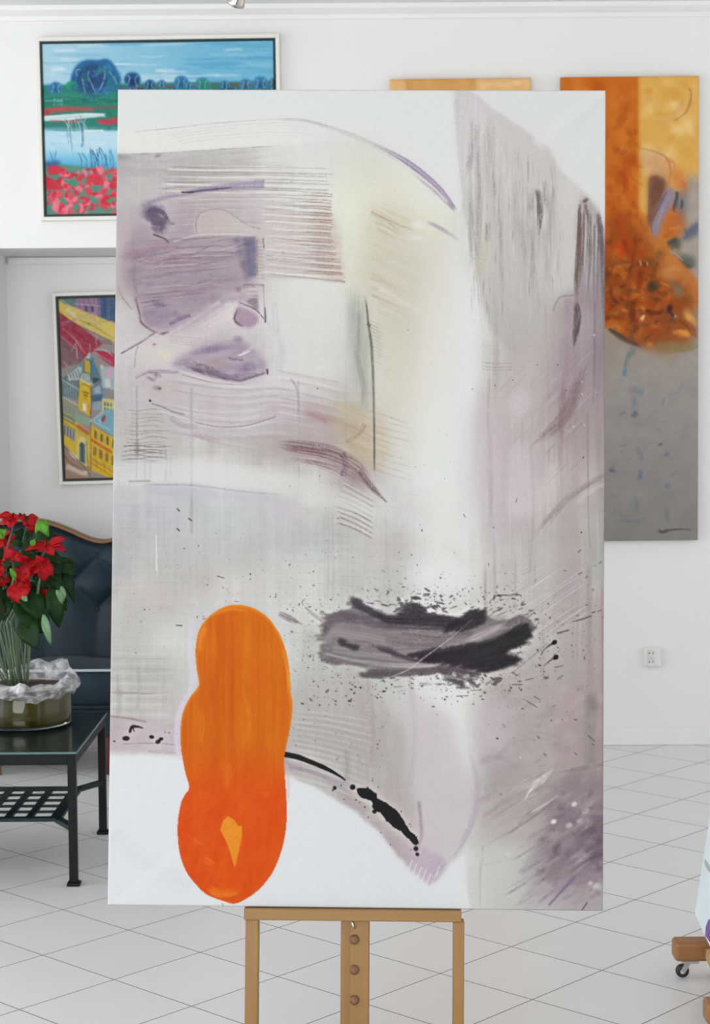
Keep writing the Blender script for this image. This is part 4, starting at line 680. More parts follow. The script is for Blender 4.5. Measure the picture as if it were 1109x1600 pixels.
def paint_city():
    K = Paint(86, 456, 300, 762, (150, 140, 140))
    f = 110/533.
    Z = lambda pts: [(80+x*f, 440+y*f) for x, y in pts]
    P = lambda pts, c, a=1: K.poly(Z(pts), c, a, 0, 0, .25, 6, 3)
    L = lambda pts, c=(40, 52, 60), w=.6, a=.85: K.stroke(Z(pts), w, c, a, .15, 1.3, 14, .6, (0, 0))
    yel, dk, red, tea, wh, mau, blu = (222, 186, 40), (52, 62, 66), (160, 40, 62), (84, 116, 122), (214, 214, 206), (158, 122, 152), (58, 84, 124)
    P([(60, 120), (230, 120), (230, 220), (60, 160)], (92, 128, 130))
    P([(200, 120), (390, 120), (390, 320), (200, 200)], mau); P([(370, 120), (1100, 120), (1100, 350), (370, 300)], blu); P([(400, 320), (480, 300), (480, 420), (420, 360)], (176, 200, 206))
    for x in (230, 265, 300, 340, 372): L([(x, 130), (x+4, 250)], (98, 80, 130), .8)
    for x in (280, 325): P([(x-10, 180), (x+12, 186), (x+12, 232), (x-10, 224)], (74, 70, 116))
    L([(200, 165), (390, 185)], (206, 180, 196), .8); L([(380, 125), (385, 310)], (190, 150, 180), .9); L([(420, 130), (424, 290)], (40, 60, 96), 1); L([(450, 130), (452, 290)], (90, 120, 160), 1)
    P([(70, 130), (110, 160), (1100, 560), (1100, 680), (460, 450), (200, 310), (75, 230)], (222, 196, 92)); P([(140, 190), (210, 240), (190, 270), (120, 215)], (226, 208, 168)); L([(75, 225), (220, 330), (470, 450)], (64, 60, 50), .7); L([(230, 290), (340, 340), (460, 420)], (100, 90, 50), .6); K.blob(*Z([(300, 318)])[0], 3.6, 3.6, (92, 124, 92), .9)
    L([(90, 130), (470, 400)], (226, 206, 150), .7)
    P([(75, 230), (210, 320), (330, 410), (400, 470), (340, 520), (280, 560), (230, 610), (75, 460)], red); P([(75, 400), (260, 560), (220, 620), (75, 650)], (128, 92, 98))
    L([(90, 330), (230, 270), (345, 232)], (120, 126, 150), 1); L([(85, 310), (345, 238)], (206, 196, 206), .5); L([(100, 350), (200, 440), (270, 545)], (210, 150, 160), .8); L([(80, 400), (215, 520)], (206, 140, 152), .8); L([(345, 190), (355, 500)], (190, 150, 170), .9); L([(200, 440), (208, 580)], (190, 190, 196), .9); L([(208, 440), (165, 530)], (190, 190, 196), .6); L([(210, 450), (240, 520)], (190, 190, 196), .6); L([(160, 350), (310, 470)], (110, 20, 44), 1); L([(105, 600), (135, 640)], (196, 196, 196), .8)
    for k in range(5): L([(310+k*34, 420+k*6), (312+k*34, 460+k*3)], (150, 40, 50), 1.2); L([(325+k*34, 430+k*6), (327+k*34, 465+k*3)], (60, 40, 44), .7)
    P([(330, 510), (420, 530), (1100, 700), (1100, 900), (470, 640), (400, 590)], (176, 40, 70)); L([(340, 530), (470, 620)], (214, 150, 160), .8); L([(335, 515), (420, 520), (470, 560)], wh, .8)
    P([(230, 610), (300, 560), (300, 720), (220, 730), (110, 720)], (104, 136, 138))
    P([(90, 730), (150, 690), (230, 760), (215, 900), (90, 860)], (92, 120, 122))
    for k in range(6): L([(105+k*22, 745+k*8), (120+k*20, 880+k*8)], (160, 184, 182), .7)
    P([(130, 700), (180, 670), (220, 640), (245, 650), (215, 740), (150, 745)], (196, 204, 196)); 
    for k in range(4): L([(150+k*20, 690-k*10), (165+k*20, 740-k*8)], (50, 64, 80), 1)
    K.blob(*Z([(150, 735)])[0], 5, 5, (214, 206, 196), .9); L([(95, 740), (215, 815)], wh, .9)
    # tower
    P([(262, 600), (300, 540), (320, 590), (360, 660), (380, 720), (330, 770), (250, 740)], tea); P([(305, 560), (330, 575), (358, 680), (318, 690)], (64, 124, 160)); P([(265, 590), (310, 610), (306, 690), (262, 680)], yel); P([(275, 610), (300, 618), (298, 672), (274, 664)], (196, 160, 30)); P([(268, 580), (302, 530), (308, 580)], wh)
    L([(303, 470), (304, 545)], (226, 214, 220), .9); L([(262, 600), (264, 690)], (120, 40, 40), .8); L([(310, 600), (308, 700)], (60, 66, 70), 1)
    P([(250, 690), (300, 700), (320, 780), (225, 735)], (206, 210, 202)); 
    for k in range(4): L([(258+k*16, 698+k*3), (250+k*18, 735+k*10)], dk, .9)
    P([(320, 720), (390, 740), (330, 775)], (36, 76, 84)); P([(225, 735), (320, 785), (306, 1020), (205, 960)], yel); L([(222, 738), (320, 785)], wh, 1.2)
    P([(250, 820), (290, 838), (286, 900), (248, 885)], (206, 160, 28)); L([(232, 780), (260, 775), (300, 800), (306, 830)], (120, 90, 30), .8); L([(248, 830), (290, 842)], (96, 70, 40), 1.2); L([(255, 855), (280, 862)], (60, 50, 40), 1); P([(247, 918), (270, 925), (268, 980), (246, 968)], (240, 240, 246)); L([(312, 780), (304, 1030)], (70, 60, 50), 1); L([(222, 740), (206, 960)], (90, 70, 50), .8); L([(285, 935), (300, 1000)], (206, 90, 40), 1)
    P([(320, 790), (400, 740), (420, 900), (390, 960), (310, 930)], (110, 140, 156)); P([(310, 860), (395, 850), (395, 910), (315, 910)], (60, 88, 116)); P([(325, 910), (385, 900), (385, 970), (325, 970)], (150, 166, 178)); P([(335, 800), (380, 790), (380, 845), (335, 845)], (158, 178, 196)); L([(320, 800), (400, 745)], (60, 70, 84), .8)
    P([(380, 640), (1100, 700), (1100, 980), (395, 800)], (168, 190, 194)); P([(410, 740), (450, 730), (460, 800), (420, 800)], (214, 212, 208)); P([(420, 670), (470, 640), (480, 720), (430, 730)], (206, 170, 186)); P([(376, 640), (402, 626), (404, 660)], wh); L([(385, 720), (390, 830)], (90, 130, 150), 1); P([(390, 880), (1100, 980), (1100, 1100), (390, 980)], (214, 206, 130))
    for k in range(3): P([(408+k*22, 910+k*4), (418+k*22, 912+k*4), (418+k*22, 940+k*4), (408+k*22, 938+k*4)], dk)
    for k in range(3): P([(408+k*22, 950+k*4), (418+k*22, 952+k*4), (418+k*22, 980+k*4), (408+k*22, 978+k*4)], dk)
    # lower yellow buildings
    P([(90, 870), (200, 930), (205, 1000), (310, 1030), (310, 1080), (190, 1080), (95, 1020)], (150, 158, 120)); L([(92, 865), (215, 935)], wh, 1.1); L([(95, 1000), (150, 1025), (195, 1060)], (60, 70, 50), .9)
    for k in range(3): P([(104+k*32, 915+k*14), (122+k*32, 923+k*14), (120+k*32, 980+k*14), (102+k*32, 972+k*14)], (130, 140, 150))
    P([(190, 990), (300, 1040), (290, 1090), (185, 1040)], (140, 170, 150)); P([(310, 1060), (400, 970), (460, 960), (1100, 1060), (1100, 1300), (450, 1160)], (120, 178, 196)); P([(375, 1060), (400, 1010), (420, 1015), (405, 1060)], (160, 36, 52)); L([(300, 1060), (400, 980)], wh, 1.2); L([(310, 1080), (450, 1160)], (60, 90, 110), .9); L([(330, 1060), (450, 1120)], (200, 224, 228), .8); K.blob(*Z([(376, 1055)])[0], 2.4, 4.5, (230, 230, 226), .9)
    P([(92, 1020), (190, 1080), (200, 1330), (95, 1220)], yel); P([(190, 1050), (300, 1140), (290, 1400), (190, 1330)], (220, 192, 70)); P([(200, 1070), (295, 1140), (290, 1165), (198, 1100)], (196, 86, 50))
    P([(97, 1070), (190, 1130), (185, 1210), (100, 1150)], (150, 156, 176)); 
    for k in range(4): L([(108+k*22, 1080+k*14), (106+k*22, 1150+k*14)], dk, 1.2)
    L([(95, 1055), (195, 1125)], (140, 110, 30), .8); L([(96, 1030), (195, 1090)], (50, 60, 40), .8)
    P([(205, 1190), (230, 1165), (270, 1190), (280, 1240), (270, 1400), (195, 1340)], (222, 206, 130)); P([(215, 1240), (232, 1215), (258, 1235), (260, 1380), (215, 1350)], (64, 92, 110)); L([(238, 1220), (238, 1360)], (30, 50, 62), 1.1); L([(215, 1240), (232, 1213), (260, 1235)], (40, 44, 60), 1); L([(270, 1200), (278, 1400)], (90, 70, 40), .8)
    for k in range(5): L([(205+k*16, 1110+k*10), (212+k*16, 1150+k*10)], (150, 120, 40), .8)
    P([(300, 1070), (460, 1170), (1100, 1400), (1100, 1800), (480, 1500), (290, 1420)], (224, 182, 36)); P([(300, 1175), (460, 1280), (460, 1305), (300, 1200)], (200, 90, 40))
    for k in range(6): P([(330+k*45, 1120+k*24), (352+k*45, 1132+k*24), (350+k*45, 1190+k*24), (328+k*45, 1178+k*24)], (120, 110, 60)); P([(322+k*45, 1240+k*24), (344+k*45, 1252+k*24), (342+k*45, 1320+k*24), (320+k*45, 1308+k*24)], (112, 92, 50)); L([(338+k*45, 1124+k*24), (337+k*45, 1186+k*24)], (60, 56, 50), .7); L([(332+k*45, 1246+k*24), (331+k*45, 1312+k*24)], (200, 140, 40), .7)
    L([(305, 1065), (300, 1420)], (130, 70, 40), 1); L([(300, 1330), (470, 1440)], (150, 90, 40), .8); L([(295, 1360), (470, 1480)], (150, 90, 40), .8); L([(340, 1340), (350, 1400)], (160, 100, 40), .7); L([(400, 1370), (410, 1440)], (190, 70, 40), .8)
    P([(95, 1220), (200, 1345), (300, 1420), (300, 1500), (95, 1500)], (164, 130, 110)); P([(120, 1260), (190, 1310), (215, 1360), (160, 1320)], (226, 222, 210)); K.stroke(Z([(110, 1390), (160, 1410), (230, 1440), (280, 1450)]), 5, (222, 208, 190), .9, .4, 2, 20); L([(100, 1240), (190, 1330), (250, 1400), (300, 1470)], (70, 60, 60), .8); K.stroke(Z([(95, 1300), (150, 1370), (250, 1430)]), 3, (130, 100, 90), .8, .5, 2, 20)
    sl, X, Y = K.full()
    K.img[:] = K.img*.93+(fbm(X/2.2, Y/2.2, 78)*16)[..., None]
    return K

def paint_amber():
    K = Paint(870, 116, 1094, 850, (150, 145, 140))
    f1, f2 = 209/880., 209/796.
    Z = lambda pts: [(900+x*f1, 100+y*f1) for x, y in pts]
    Q = lambda pts: [(900+x*f2, 460+y*f2) for x, y in pts]
    S, B, PO = K.stroke, K.blob, K.poly
    sl, X, Y = K.full()
    t = np.clip((Y-520)/320, 0, 1)[..., None]
    K.img[:] = np.array((164, 156, 150))*(1-t)+np.array((134, 132, 130))*t
    PO([(868, 110), (1096, 110), (1096, 290), (1072, 296), (1056, 330), (1060, 400), (1010, 430), (940, 560), (868, 560)], (206, 126, 46), 1, 6, 3)
    PO([(868, 110), (1000, 110), (998, 480), (868, 520)], (200, 108, 32), 1, 2)
    PO([(996, 110), (1096, 110), (1096, 285), (1066, 296), (1030, 330), (996, 340)], (222, 172, 88), .97, 2)
    for k in range(60):
        R = np.random.RandomState(k); x = 880+R.rand()*112; y = 125+R.rand()*380
        B(x, y, 8+R.rand()*16, 12+R.rand()*26, [(186, 84, 22), (214, 130, 46), (170, 62, 16), (206, 116, 40), (196, 98, 32), (220, 142, 60)][k % 6] if y < 300 else [(164, 62, 20), (200, 88, 26), (150, 54, 20), (186, 72, 22), (212, 100, 34), (170, 84, 32)][k % 6], .36, R.randn()*.5, .98, .35, 16)
    for k in range(40):
        R = np.random.RandomState(100+k); x = 1000+R.rand()*88; y = 122+R.rand()*165
        B(x, y, 8+R.rand()*14, 8+R.rand()*18, [(236, 200, 126), (212, 150, 62), (226, 180, 98), (216, 162, 76), (240, 210, 150)][k % 5], .5, R.randn(), .95, .2, 12)
    sl2 = (slice(None), slice(int(997.5-870), None))
    S([(996.5, 116), (996.5, 360)], 1.2, (226, 160, 70), .6, .4, 2)
    S([(978, 165), (972, 188), (955, 205)], [5, 8, 5], (168, 78, 24), .55, .6, 3, 20, .95); S([(966, 246), (975, 238), (988, 228), (1000, 222)], [4, 4, 2, 1], (150, 84, 36), .55, .6, 1.8, 10, .9)
    S(Z([(725, 160), (745, 210), (715, 320), (630, 385)]), [1.2, 2.5, 1.5, 1], (146, 96, 84), .75, .5, 1.6); S(Z([(700, 230), (660, 320), (600, 370), (520, 400)]), [3, 7, 7, 4], (200, 162, 134), .5, .7, 2, 20, .95)
    S(Z([(415, 560), (500, 580), (580, 620), (610, 700), (600, 800)]), [1, 1.5, 1.6, 1.6, 1], (150, 104, 84), .75, .5, 1.5)
    PO(Z([(420, 580), (560, 600), (610, 700), (590, 820), (500, 760), (430, 660)]), (204, 156, 120), .7, 5, 3); PO(Z([(480, 740), (570, 760), (590, 830), (520, 1000), (470, 1070), (470, 900)]), (126, 84, 66), .85, 4, 3)
    PO(Z([(560, 850), (640, 830), (630, 900), (560, 1040), (520, 1150), (480, 1100), (500, 1000)]), (142, 128, 146), .9, 3, 3, .4, 5, 12); S(Z([(590, 840), (520, 980), (480, 1080)]), 1.2, (90, 66, 70), .7); B(*Z([(600, 640)])[0], 10, 9, (214, 120, 60), .5)
    PO([(1060, 292), (1096, 284), (1096, 480), (1060, 470), (1050, 420), (1062, 360)], (172, 160, 148), .95, 4, 2)
    PO(Z([(640, 840), (700, 830), (720, 780), (720, 900), (690, 1060), (640, 1000)]), (120, 116, 122), .8, 4, 3); PO(Z([(600, 700), (700, 720), (720, 850), (640, 830)]), (206, 128, 66), .7, 5, 3)
    S(Z([(655, 840), (650, 920), (640, 960)]), 3, (60, 72, 80), .8, .5, 2); S(Z([(690, 900), (680, 960)]), 3, (70, 84, 98), .7, .5, 2)
    PO(Z([(800, 1040), (800, 1110), (720, 1160), (690, 1140), (740, 1070)]), (98, 104, 122), .9, 3, 3); PO(Z([(600, 1160), (680, 1150), (660, 1230), (610, 1240)]), (72, 84, 88), .85, 3, 3); PO(Z([(650, 1250), (760, 1270), (770, 1330), (720, 1350), (660, 1300)]), (84, 94, 90), .85, 3, 3); B(*Z([(640, 1230)])[0], 8, 6, (150, 166, 176), .7)
    PO(Z([(590, 970), (660, 960), (720, 1080), (640, 1140), (560, 1140)]), (192, 104, 50), .8, 4, 3); PO(Z([(430, 1060), (540, 1180), (640, 1260), (740, 1380), (800, 1450), (800, 1600), (400, 1600), (400, 1200)]), (196, 116, 52), .9, 4, 3)
    # dark rust mass
    PO([(946, 340), (1000, 360), (1030, 420), (1060, 440), (1080, 470), (1084, 520), (1060, 546), (1010, 544), (946, 520)], (150, 72, 24), .85, 8, 3)
    for k in range(90):
        R = np.random.RandomState(200+k); x = 940+R.rand()*130; y = 380+R.rand()*150; y = min(y, 520+R.rand()*20)
        if x > 1040 and y < 430: continue
        B(x, y, 5+R.rand()*14, 6+R.rand()*18, [(176, 62, 14), (212, 110, 30), (92, 44, 22), (150, 78, 26), (196, 84, 18), (60, 44, 34), (226, 150, 60), (120, 52, 16), (204, 132, 60)][k % 9], .36, R.randn()*.6, .98, .5, 9)
    for k in range(130):
        R = np.random.RandomState(400+k); x = 944+R.rand()*56; y = 200+R.rand()*330; L = 8+R.rand()*26; an = 1.2+R.randn()*.7
        if y < 330: c = [(178, 80, 24), (210, 124, 44), (160, 66, 18), (198, 100, 30)][k % 4]
        else: c = [(150, 54, 14), (190, 82, 20), (112, 42, 16), (204, 108, 32), (136, 60, 20)][k % 5]
        S([(x, y), (x+L*.5*math.cos(an)+R.randn()*3, y+L*.5*math.sin(an)), (x+L*math.cos(an), y+L*math.sin(an))], 3+R.rand()*7, c, .42, .5, 2.4, 14, .9, (.3, .4))
    for k in range(110):
        R = np.random.RandomState(540+k); x = 945+R.rand()*118; y = 400+R.rand()*128; L = 6+R.rand()*20; an = R.rand()*3.1
        if x > 1030 and y < 440: continue
        S([(x, y), (x+L*.5*math.cos(an)+R.randn()*3, y+L*.5*math.sin(an)), (x+L*math.cos(an), y+L*math.sin(an))], 2+R.rand()*5, [(64, 40, 26), (168, 66, 16), (96, 42, 18), (206, 104, 28), (130, 62, 22), (188, 90, 30), (84, 60, 40), (224, 146, 66), (146, 50, 16)][k % 9], .55, .5, 2, 10, .85, (.25, .35))
    S([(1002, 345), (1020, 372), (1050, 400), (1075, 430), (1086, 450)], [5, 10, 14, 12, 6], (198, 118, 54), .8, .5, 4, 30, .9)
    S([(990, 372), (985, 410), (972, 440)], [6, 9, 6], (120, 48, 16), .6, .6, 3, 20, .9); S([(960, 330), (975, 372), (1000, 400)], [8, 10, 5], (186, 70, 18), .6, .6, 3, 20, .9)
    B(*Z([(500, 1460)])[0], 15, 11, (66, 56, 46), .85, .3, .95, .3); B(*Z([(600, 1380)])[0], 22, 20, (200, 140, 80), .7, .6, .95, .2); B(*Z([(660, 1490)])[0], 14, 16, (132, 116, 96), .7); B(*Z([(700, 1420)])[0], 8, 14, (190, 130, 80), .6)
    B(*Q([(545, 85)])[0], 7, 11, (64, 44, 44), .85, .4, .95, .3); B(*Q([(580, 130)])[0], 4, 5, (176, 160, 172), .8); B(*Q([(660, 130)])[0], 11, 20, (216, 160, 88), .85, -.4); B(*Q([(640, 230)])[0], 16, 9, (218, 150, 64), .85, -.2)
    S(Q([(560, 170), (640, 160), (690, 210), (705, 260)]), [3, 3.5, 3, 2], (150, 70, 30), .75, .4, 2); B(*Q([(385, 140)])[0], 5, 8, (232, 190, 120), .85, .3, .9, .4); B(*Q([(320, 120)])[0], 6, 15, (104, 38, 14), .7, 0, .95, .3); B(*Q([(430, 210)])[0], 14, 12, (170, 74, 22), .7, 0, .95, .3); B(*Q([(430, 295)])[0], 10, 7, (206, 130, 56), .8, 0, .95, .3)
    S(Q([(185, 200), (240, 240), (310, 280), (380, 310)]), [3, 5, 4, 2], (72, 58, 50), .8, .5, 2, 14); S(Q([(470, 300), (560, 310), (680, 310), (715, 290)]), [6, 12, 9, 4], (140, 128, 84), .7, .5, 3, 30); S(Q([(480, 370), (560, 390)]), 7, (164, 146, 108), .5, .5, 3)
    # the shard and its dark folds
    PO(Z([(470, 760), (520, 740), (570, 770), (560, 860), (520, 960), (480, 1050), (462, 1070), (468, 900)]), (112, 72, 58), .75, 1, 3, .4, 6, 14, .3)
    PO(Z([(590, 820), (640, 850), (600, 960), (545, 1060), (525, 1140), (490, 1120), (482, 1060), (530, 960)]), (146, 134, 156), .9, 1, 3, .4, 4, 12, 1.2)
    for pts, w, c in (([(595, 830), (540, 930), (486, 1050), (500, 1130), (530, 1160)], 1.2, (84, 62, 74)), ([(610, 860), (560, 960), (520, 1080)], 1.4, (184, 176, 192)), ([(560, 880), (530, 960)], 1.2, (100, 90, 116)), ([(480, 790), (470, 900), (466, 1060)], 1.6, (120, 84, 100)),
                      ([(650, 840), (650, 880), (630, 950), (650, 1000)], 2.6, (58, 74, 78)), ([(684, 890), (690, 950)], 3, (66, 80, 92)), ([(800, 1060), (760, 1080), (710, 1130)], 5, (96, 102, 124)), ([(700, 1080), (720, 1130), (690, 1160)], 3, (90, 110, 112)),
                      ([(590, 1190), (620, 1170), (660, 1150)], 5, (62, 76, 80)), ([(600, 1230), (650, 1250)], 3, (150, 172, 182)), ([(670, 1270), (720, 1330), (764, 1320)], 5, (70, 82, 76)), ([(640, 1240), (700, 1300)], 2, (160, 170, 168)),
                      ([(570, 1000), (620, 980), (650, 1010)], 4, (206, 120, 50)), ([(600, 1090), (660, 1080), (690, 1070)], 4, (214, 140, 66)), ([(560, 1140), (610, 1120)], 4, (172, 84, 40)), ([(680, 770), (700, 800), (700, 830)], 4, (214, 116, 60)), ([(610, 640), (640, 660), (636, 700)], 3, (220, 130, 70)),
                      ([(410, 1290), (420, 1330)], 2, (232, 190, 140)), ([(455, 1300), (462, 1330)], 2, (236, 200, 160)), ([(380, 1460), (384, 1475)], 2.4, (226, 170, 110)), ([(500, 1430), (480, 1470), (510, 1500)], 7, (62, 54, 44)), ([(470, 1280), (480, 1310)], 3, (84, 74, 50)), ([(560, 1370), (640, 1340), (700, 1390)], 6, (206, 138, 74)), ([(600, 1450), (640, 1440), (670, 1500)], 6, (122, 104, 86)),
                      ([(420, 1380), (400, 1450), (380, 1500)], 6, (134, 46, 16)), ([(230, 1180), (300, 1220), (260, 1290)], 8, (196, 60, 12)), ([(300, 1150), (330, 1230), (350, 1290)], 7, (140, 52, 18)), ([(230, 1340), (290, 1360), (330, 1420)], 9, (214, 112, 30)), ([(250, 1480), (300, 1500)], 7, (150, 92, 40)), ([(290, 700), (320, 800), (300, 880)], 7, (176, 66, 18)), ([(250, 560), (300, 590), (330, 560)], 6, (170, 84, 36)), ([(220, 300), (280, 260), (330, 200)], 10, (206, 118, 50)), ([(260, 400), (320, 330)], 8, (180, 90, 34))):
        S(Z(pts), w, c, .75, .45, 1.6, 10, .7, (.1, .25))
    for pts, w, c in (([(330, 60), (335, 130), (320, 180)], 5, (96, 34, 14)), ([(400, 90), (470, 110), (530, 80)], 5, (104, 46, 20)), ([(540, 60), (550, 100), (580, 140)], 4, (58, 40, 44)), ([(600, 150), (650, 190), (690, 250)], 3, (120, 52, 24)), ([(640, 120), (690, 150), (710, 200)], 5, (222, 166, 92)), ([(560, 230), (620, 220), (680, 260)], 5, (222, 152, 62)), ([(250, 150), (290, 190)], 4, (176, 90, 30)), ([(380, 150), (400, 120)], 3, (236, 200, 140)), ([(480, 160), (490, 220)], 4, (196, 92, 30))):
        S(Q(pts), w, c, .75, .45, 1.6, 10, .7, (.1, .25))
    PO([(868, 528), (944, 512), (968, 530), (1000, 546), (1000, 572), (868, 610)], (160, 151, 142), .92, 3, 2)
    S(Q([(185, 200), (240, 240), (310, 280), (360, 300)]), [3, 5, 4, 2], (72, 60, 54), .75, .5, 2, 14)
    # blue drips
    for pts, w, c, a in (([(300, 310), (330, 330), (300, 370), (280, 440)], [5, 8, 6, 4], (92, 118, 118), .7), ([(285, 430), (280, 490)], [4, 7], (74, 128, 146), .8), ([(255, 500), (270, 520)], 3, (96, 134, 150), .6), ([(300, 560), (360, 570), (400, 600)], 10, (112, 128, 146), .65),
                        ([(370, 560), (400, 580)], 6, (104, 140, 142), .6), ([(335, 600), (345, 690)], [6, 8], (104, 116, 142), .65), ([(330, 730), (355, 690)], 7, (78, 88, 116), .7), ([(245, 720), (290, 690)], 3, (100, 100, 112), .6), ([(500, 660), (515, 610)], 4, (84, 120, 142), .7), ([(520, 610), (620, 570)], 3, (124, 138, 136), .5),
                        ([(470, 805), (495, 795)], 3, (96, 100, 116), .6), ([(480, 895), (510, 885)], 3.5, (66, 72, 104), .8), ([(515, 960), (550, 940)], 6, (100, 108, 136), .65), ([(185, 1040), (210, 1045), (240, 1050)], [3, 4, 1], (66, 82, 126), .8), ([(200, 1020), (215, 1050)], 6, (100, 112, 138), .5),
                        ([(350, 900), (370, 940), (385, 990)], 6, (108, 112, 126), .55), ([(375, 1035), (372, 1100)], [5, 5], (72, 90, 136), .8), ([(520, 1130), (555, 1145)], 6, (92, 108, 142), .7), ([(390, 1130), (500, 1110)], 9, (124, 130, 140), .5), ([(245, 900), (300, 890)], 3, (108, 112, 120), .5), ([(250, 940), (270, 930)], 3, (104, 108, 118), .5),
                        ([(190, 1195), (280, 1195)], 3, (116, 120, 122), .5), ([(340, 1190), (355, 1270), (350, 1310)], 5, (112, 118, 128), .5), ([(190, 1350), (300, 1345), (390, 1350)], 4, (112, 116, 118), .5), ([(530, 1270), (530, 1340)], 5, (104, 104, 106), .55), ([(550, 1080), (610, 1040)], 2.5, (120, 120, 122), .5), ([(630, 430), (640, 420)], 4, (110, 124, 124), .5), ([(600, 560), (630, 530)], 4, (130, 138, 132), .5), ([(220, 1250), (230, 1300)], 4, (110, 120, 126), .4)):
        S(Q(pts), w, c, a, .6, 2, 8, .85, (.15, .2))
    S(Q([(478, 1400), (505, 1410), (540, 1400), (600, 1395), (675, 1396)]), [2.5, 3, 1.6, 1, 1.2], (70, 66, 60), .85, .4, 1.5, 12); B(*Q([(540, 1340)])[0], 5, 10, (112, 112, 112), .5)
    K.img += ((fbm(X/16, Y/16, 31)-.5)*14+(fbm(X/2.2, Y/2.2, 32)-.5)*8)[..., None]
    return K

def paint_ochre():
    K = Paint(604, 116, 836, 856, (210, 160, 96))
    sl, X, Y = K.full()
    K.poly([(600, 110), (636, 110), (636, 860), (600, 860)], (224, 180, 118), 1, 1); K.poly([(745, 110), (840, 110), (840, 860), (745, 860)], (226, 182, 122), 1, 1)
    K.stroke([(640, 126), (700, 128), (742, 130)], 6, (214, 158, 84), .7, .6, 2, 40)
    K.stroke([(750, 136), (790, 134), (815, 131)], 4, (236, 204, 156), .7, .6, 2, 30)
    for k in range(70):
        R = np.random.RandomState(k); K.blob(610+R.rand()*215, 180+R.rand()*650, 12+R.rand()*26, 14+R.rand()*40, [(196, 104, 36), (222, 160, 84), (150, 84, 40), (164, 152, 140), (206, 130, 60)][k % 5], .5, R.rand()*3, .95, .2, 14)
    K.img += ((fbm(X/14, Y/14, 33)-.5)*20)[..., None]
    return K

# =================================================================== scene
import bpy, bmesh, random
from mathutils import Vector, Matrix, noise as mnoise
random.seed(4)
SC = bpy.context.scene; COL = SC.collection
PI = math.pi
TILE = .33
F_PX, PITCH, ROLL = 2790.2, .0692902, .0066806
CAM_H = 5.08868838*TILE
YAW, GX, GY = 8.22490298e-01, 3.33235296, 2.09881291e+01
WALL_Y, ALC_Y, CEIL = 8.287, 8.81, 3.42

def ray(x, y):
    a, b = x-554.5, y-800
    cr, sr = math.cos(ROLL), math.sin(ROLL)
    px, py = a*cr-b*sr, a*sr+b*cr
    c, s = math.cos(PITCH), math.sin(PITCH); u = -py/F_PX
    return Vector((px/F_PX, c+u*s, -s+u*c))
def at(x, y, Y):
    r = ray(x, y); return r*(Y/r.y)+Vector((0, 0, CAM_H))
def on_floor(x, y, z=0):
    r = ray(x, y); return r*((z-CAM_H)/r.z)+Vector((0, 0, CAM_H))

# ------------------------------------------------------------------ materials
def lin(c):
    if max(c) > 1.001: c = [v/255. for v in c]
    return tuple((v/12.92 if v <= .04045 else ((v+.055)/1.055)**2.4) for v in c)
class NT:
    def __init__(s, name):
        s.m = bpy.data.materials.new(name); s.m.use_nodes = True
        s.n = s.m.node_tree.nodes; s.l = s.m.node_tree.links; s.n.clear()
        s.out = s.n.new('ShaderNodeOutputMaterial'); s.b = s.n.new('ShaderNodeBsdfPrincipled')
        s.l.new(s.b.outputs[0], s.out.inputs[0])
    def node(s, t, **k):
        n = s.n.new(t)
        for a, v in k.items(): setattr(n, a, v)
        return n
    def math(s, op, a, b=None, c=None):
        n = s.node('ShaderNodeMath', operation=op)
        for i, v in enumerate((a, b, c)):
            if v is None: continue
            if hasattr(v, 'links'): s.l.new(v, n.inputs[i])
            else: n.inputs[i].default_value = v
        return n.outputs[0]
    def mix(s, f, a, b):
        n = s.node('ShaderNodeMix', data_type='RGBA')
        for k, v in ((0, f), (6, a), (7, b)):
            if hasattr(v, 'links'): s.l.new(v, n.inputs[k])
            elif k == 0: n.inputs[k].default_value = v
            else: n.inputs[k].default_value = (*v, 1)
        return n.outputs[2]
    def coords(s, scale=(1, 1, 1), kind='Object'):
        t = s.node('ShaderNodeTexCoord'); mp = s.node('ShaderNodeMapping'); mp.inputs['Scale'].default_value = scale
        s.l.new(t.outputs[kind], mp.inputs[0]); return mp.outputs[0]
    def noise(s, vec, scale=5, detail=3, rough=.5):
        n = s.node('ShaderNodeTexNoise'); n.inputs['Scale'].default_value = scale; n.inputs['Detail'].default_value = detail; n.inputs['Roughness'].default_value = rough
        if vec is not None: s.l.new(vec, n.inputs['Vector'])
        return n.outputs[0]
    def set(s, **k):
        for a, v in k.items():
            i = s.b.inputs[a.replace('_', ' ')]
            if hasattr(v, 'links'): s.l.new(v, i)
            elif isinstance(v, tuple) and len(v) == 3: i.default_value = (*v, 1)
            else: i.default_value = v
        return s
    def bump(s, h, strength=.2, dist=.01):
        n = s.node('ShaderNodeBump'); n.inputs['Strength'].default_value = strength; n.inputs['Distance'].default_value = dist
        s.l.new(h, n.inputs['Height']); s.l.new(n.outputs[0], s.b.inputs['Normal']); return s
def mat_plain(name, c, rough=.5, var=.08, scale=12, metal=0, bump=0, stretch=(1, 1, 1), spec=None, coat=0):
    t = NT(name); v = t.noise(t.coords(stretch), scale, 4)
    a = tuple(x*(1-var) for x in c); b = tuple(min(1, x*(1+var)) for x in c)
    t.set(Base_Color=t.mix(v, a, b), Roughness=rough, Metallic=metal)
    if spec is not None: t.set(Specular_IOR_Level=spec)
    if coat: t.set(Coat_Weight=coat)
    if bump: t.bump(v, bump, .004)
    return t.m
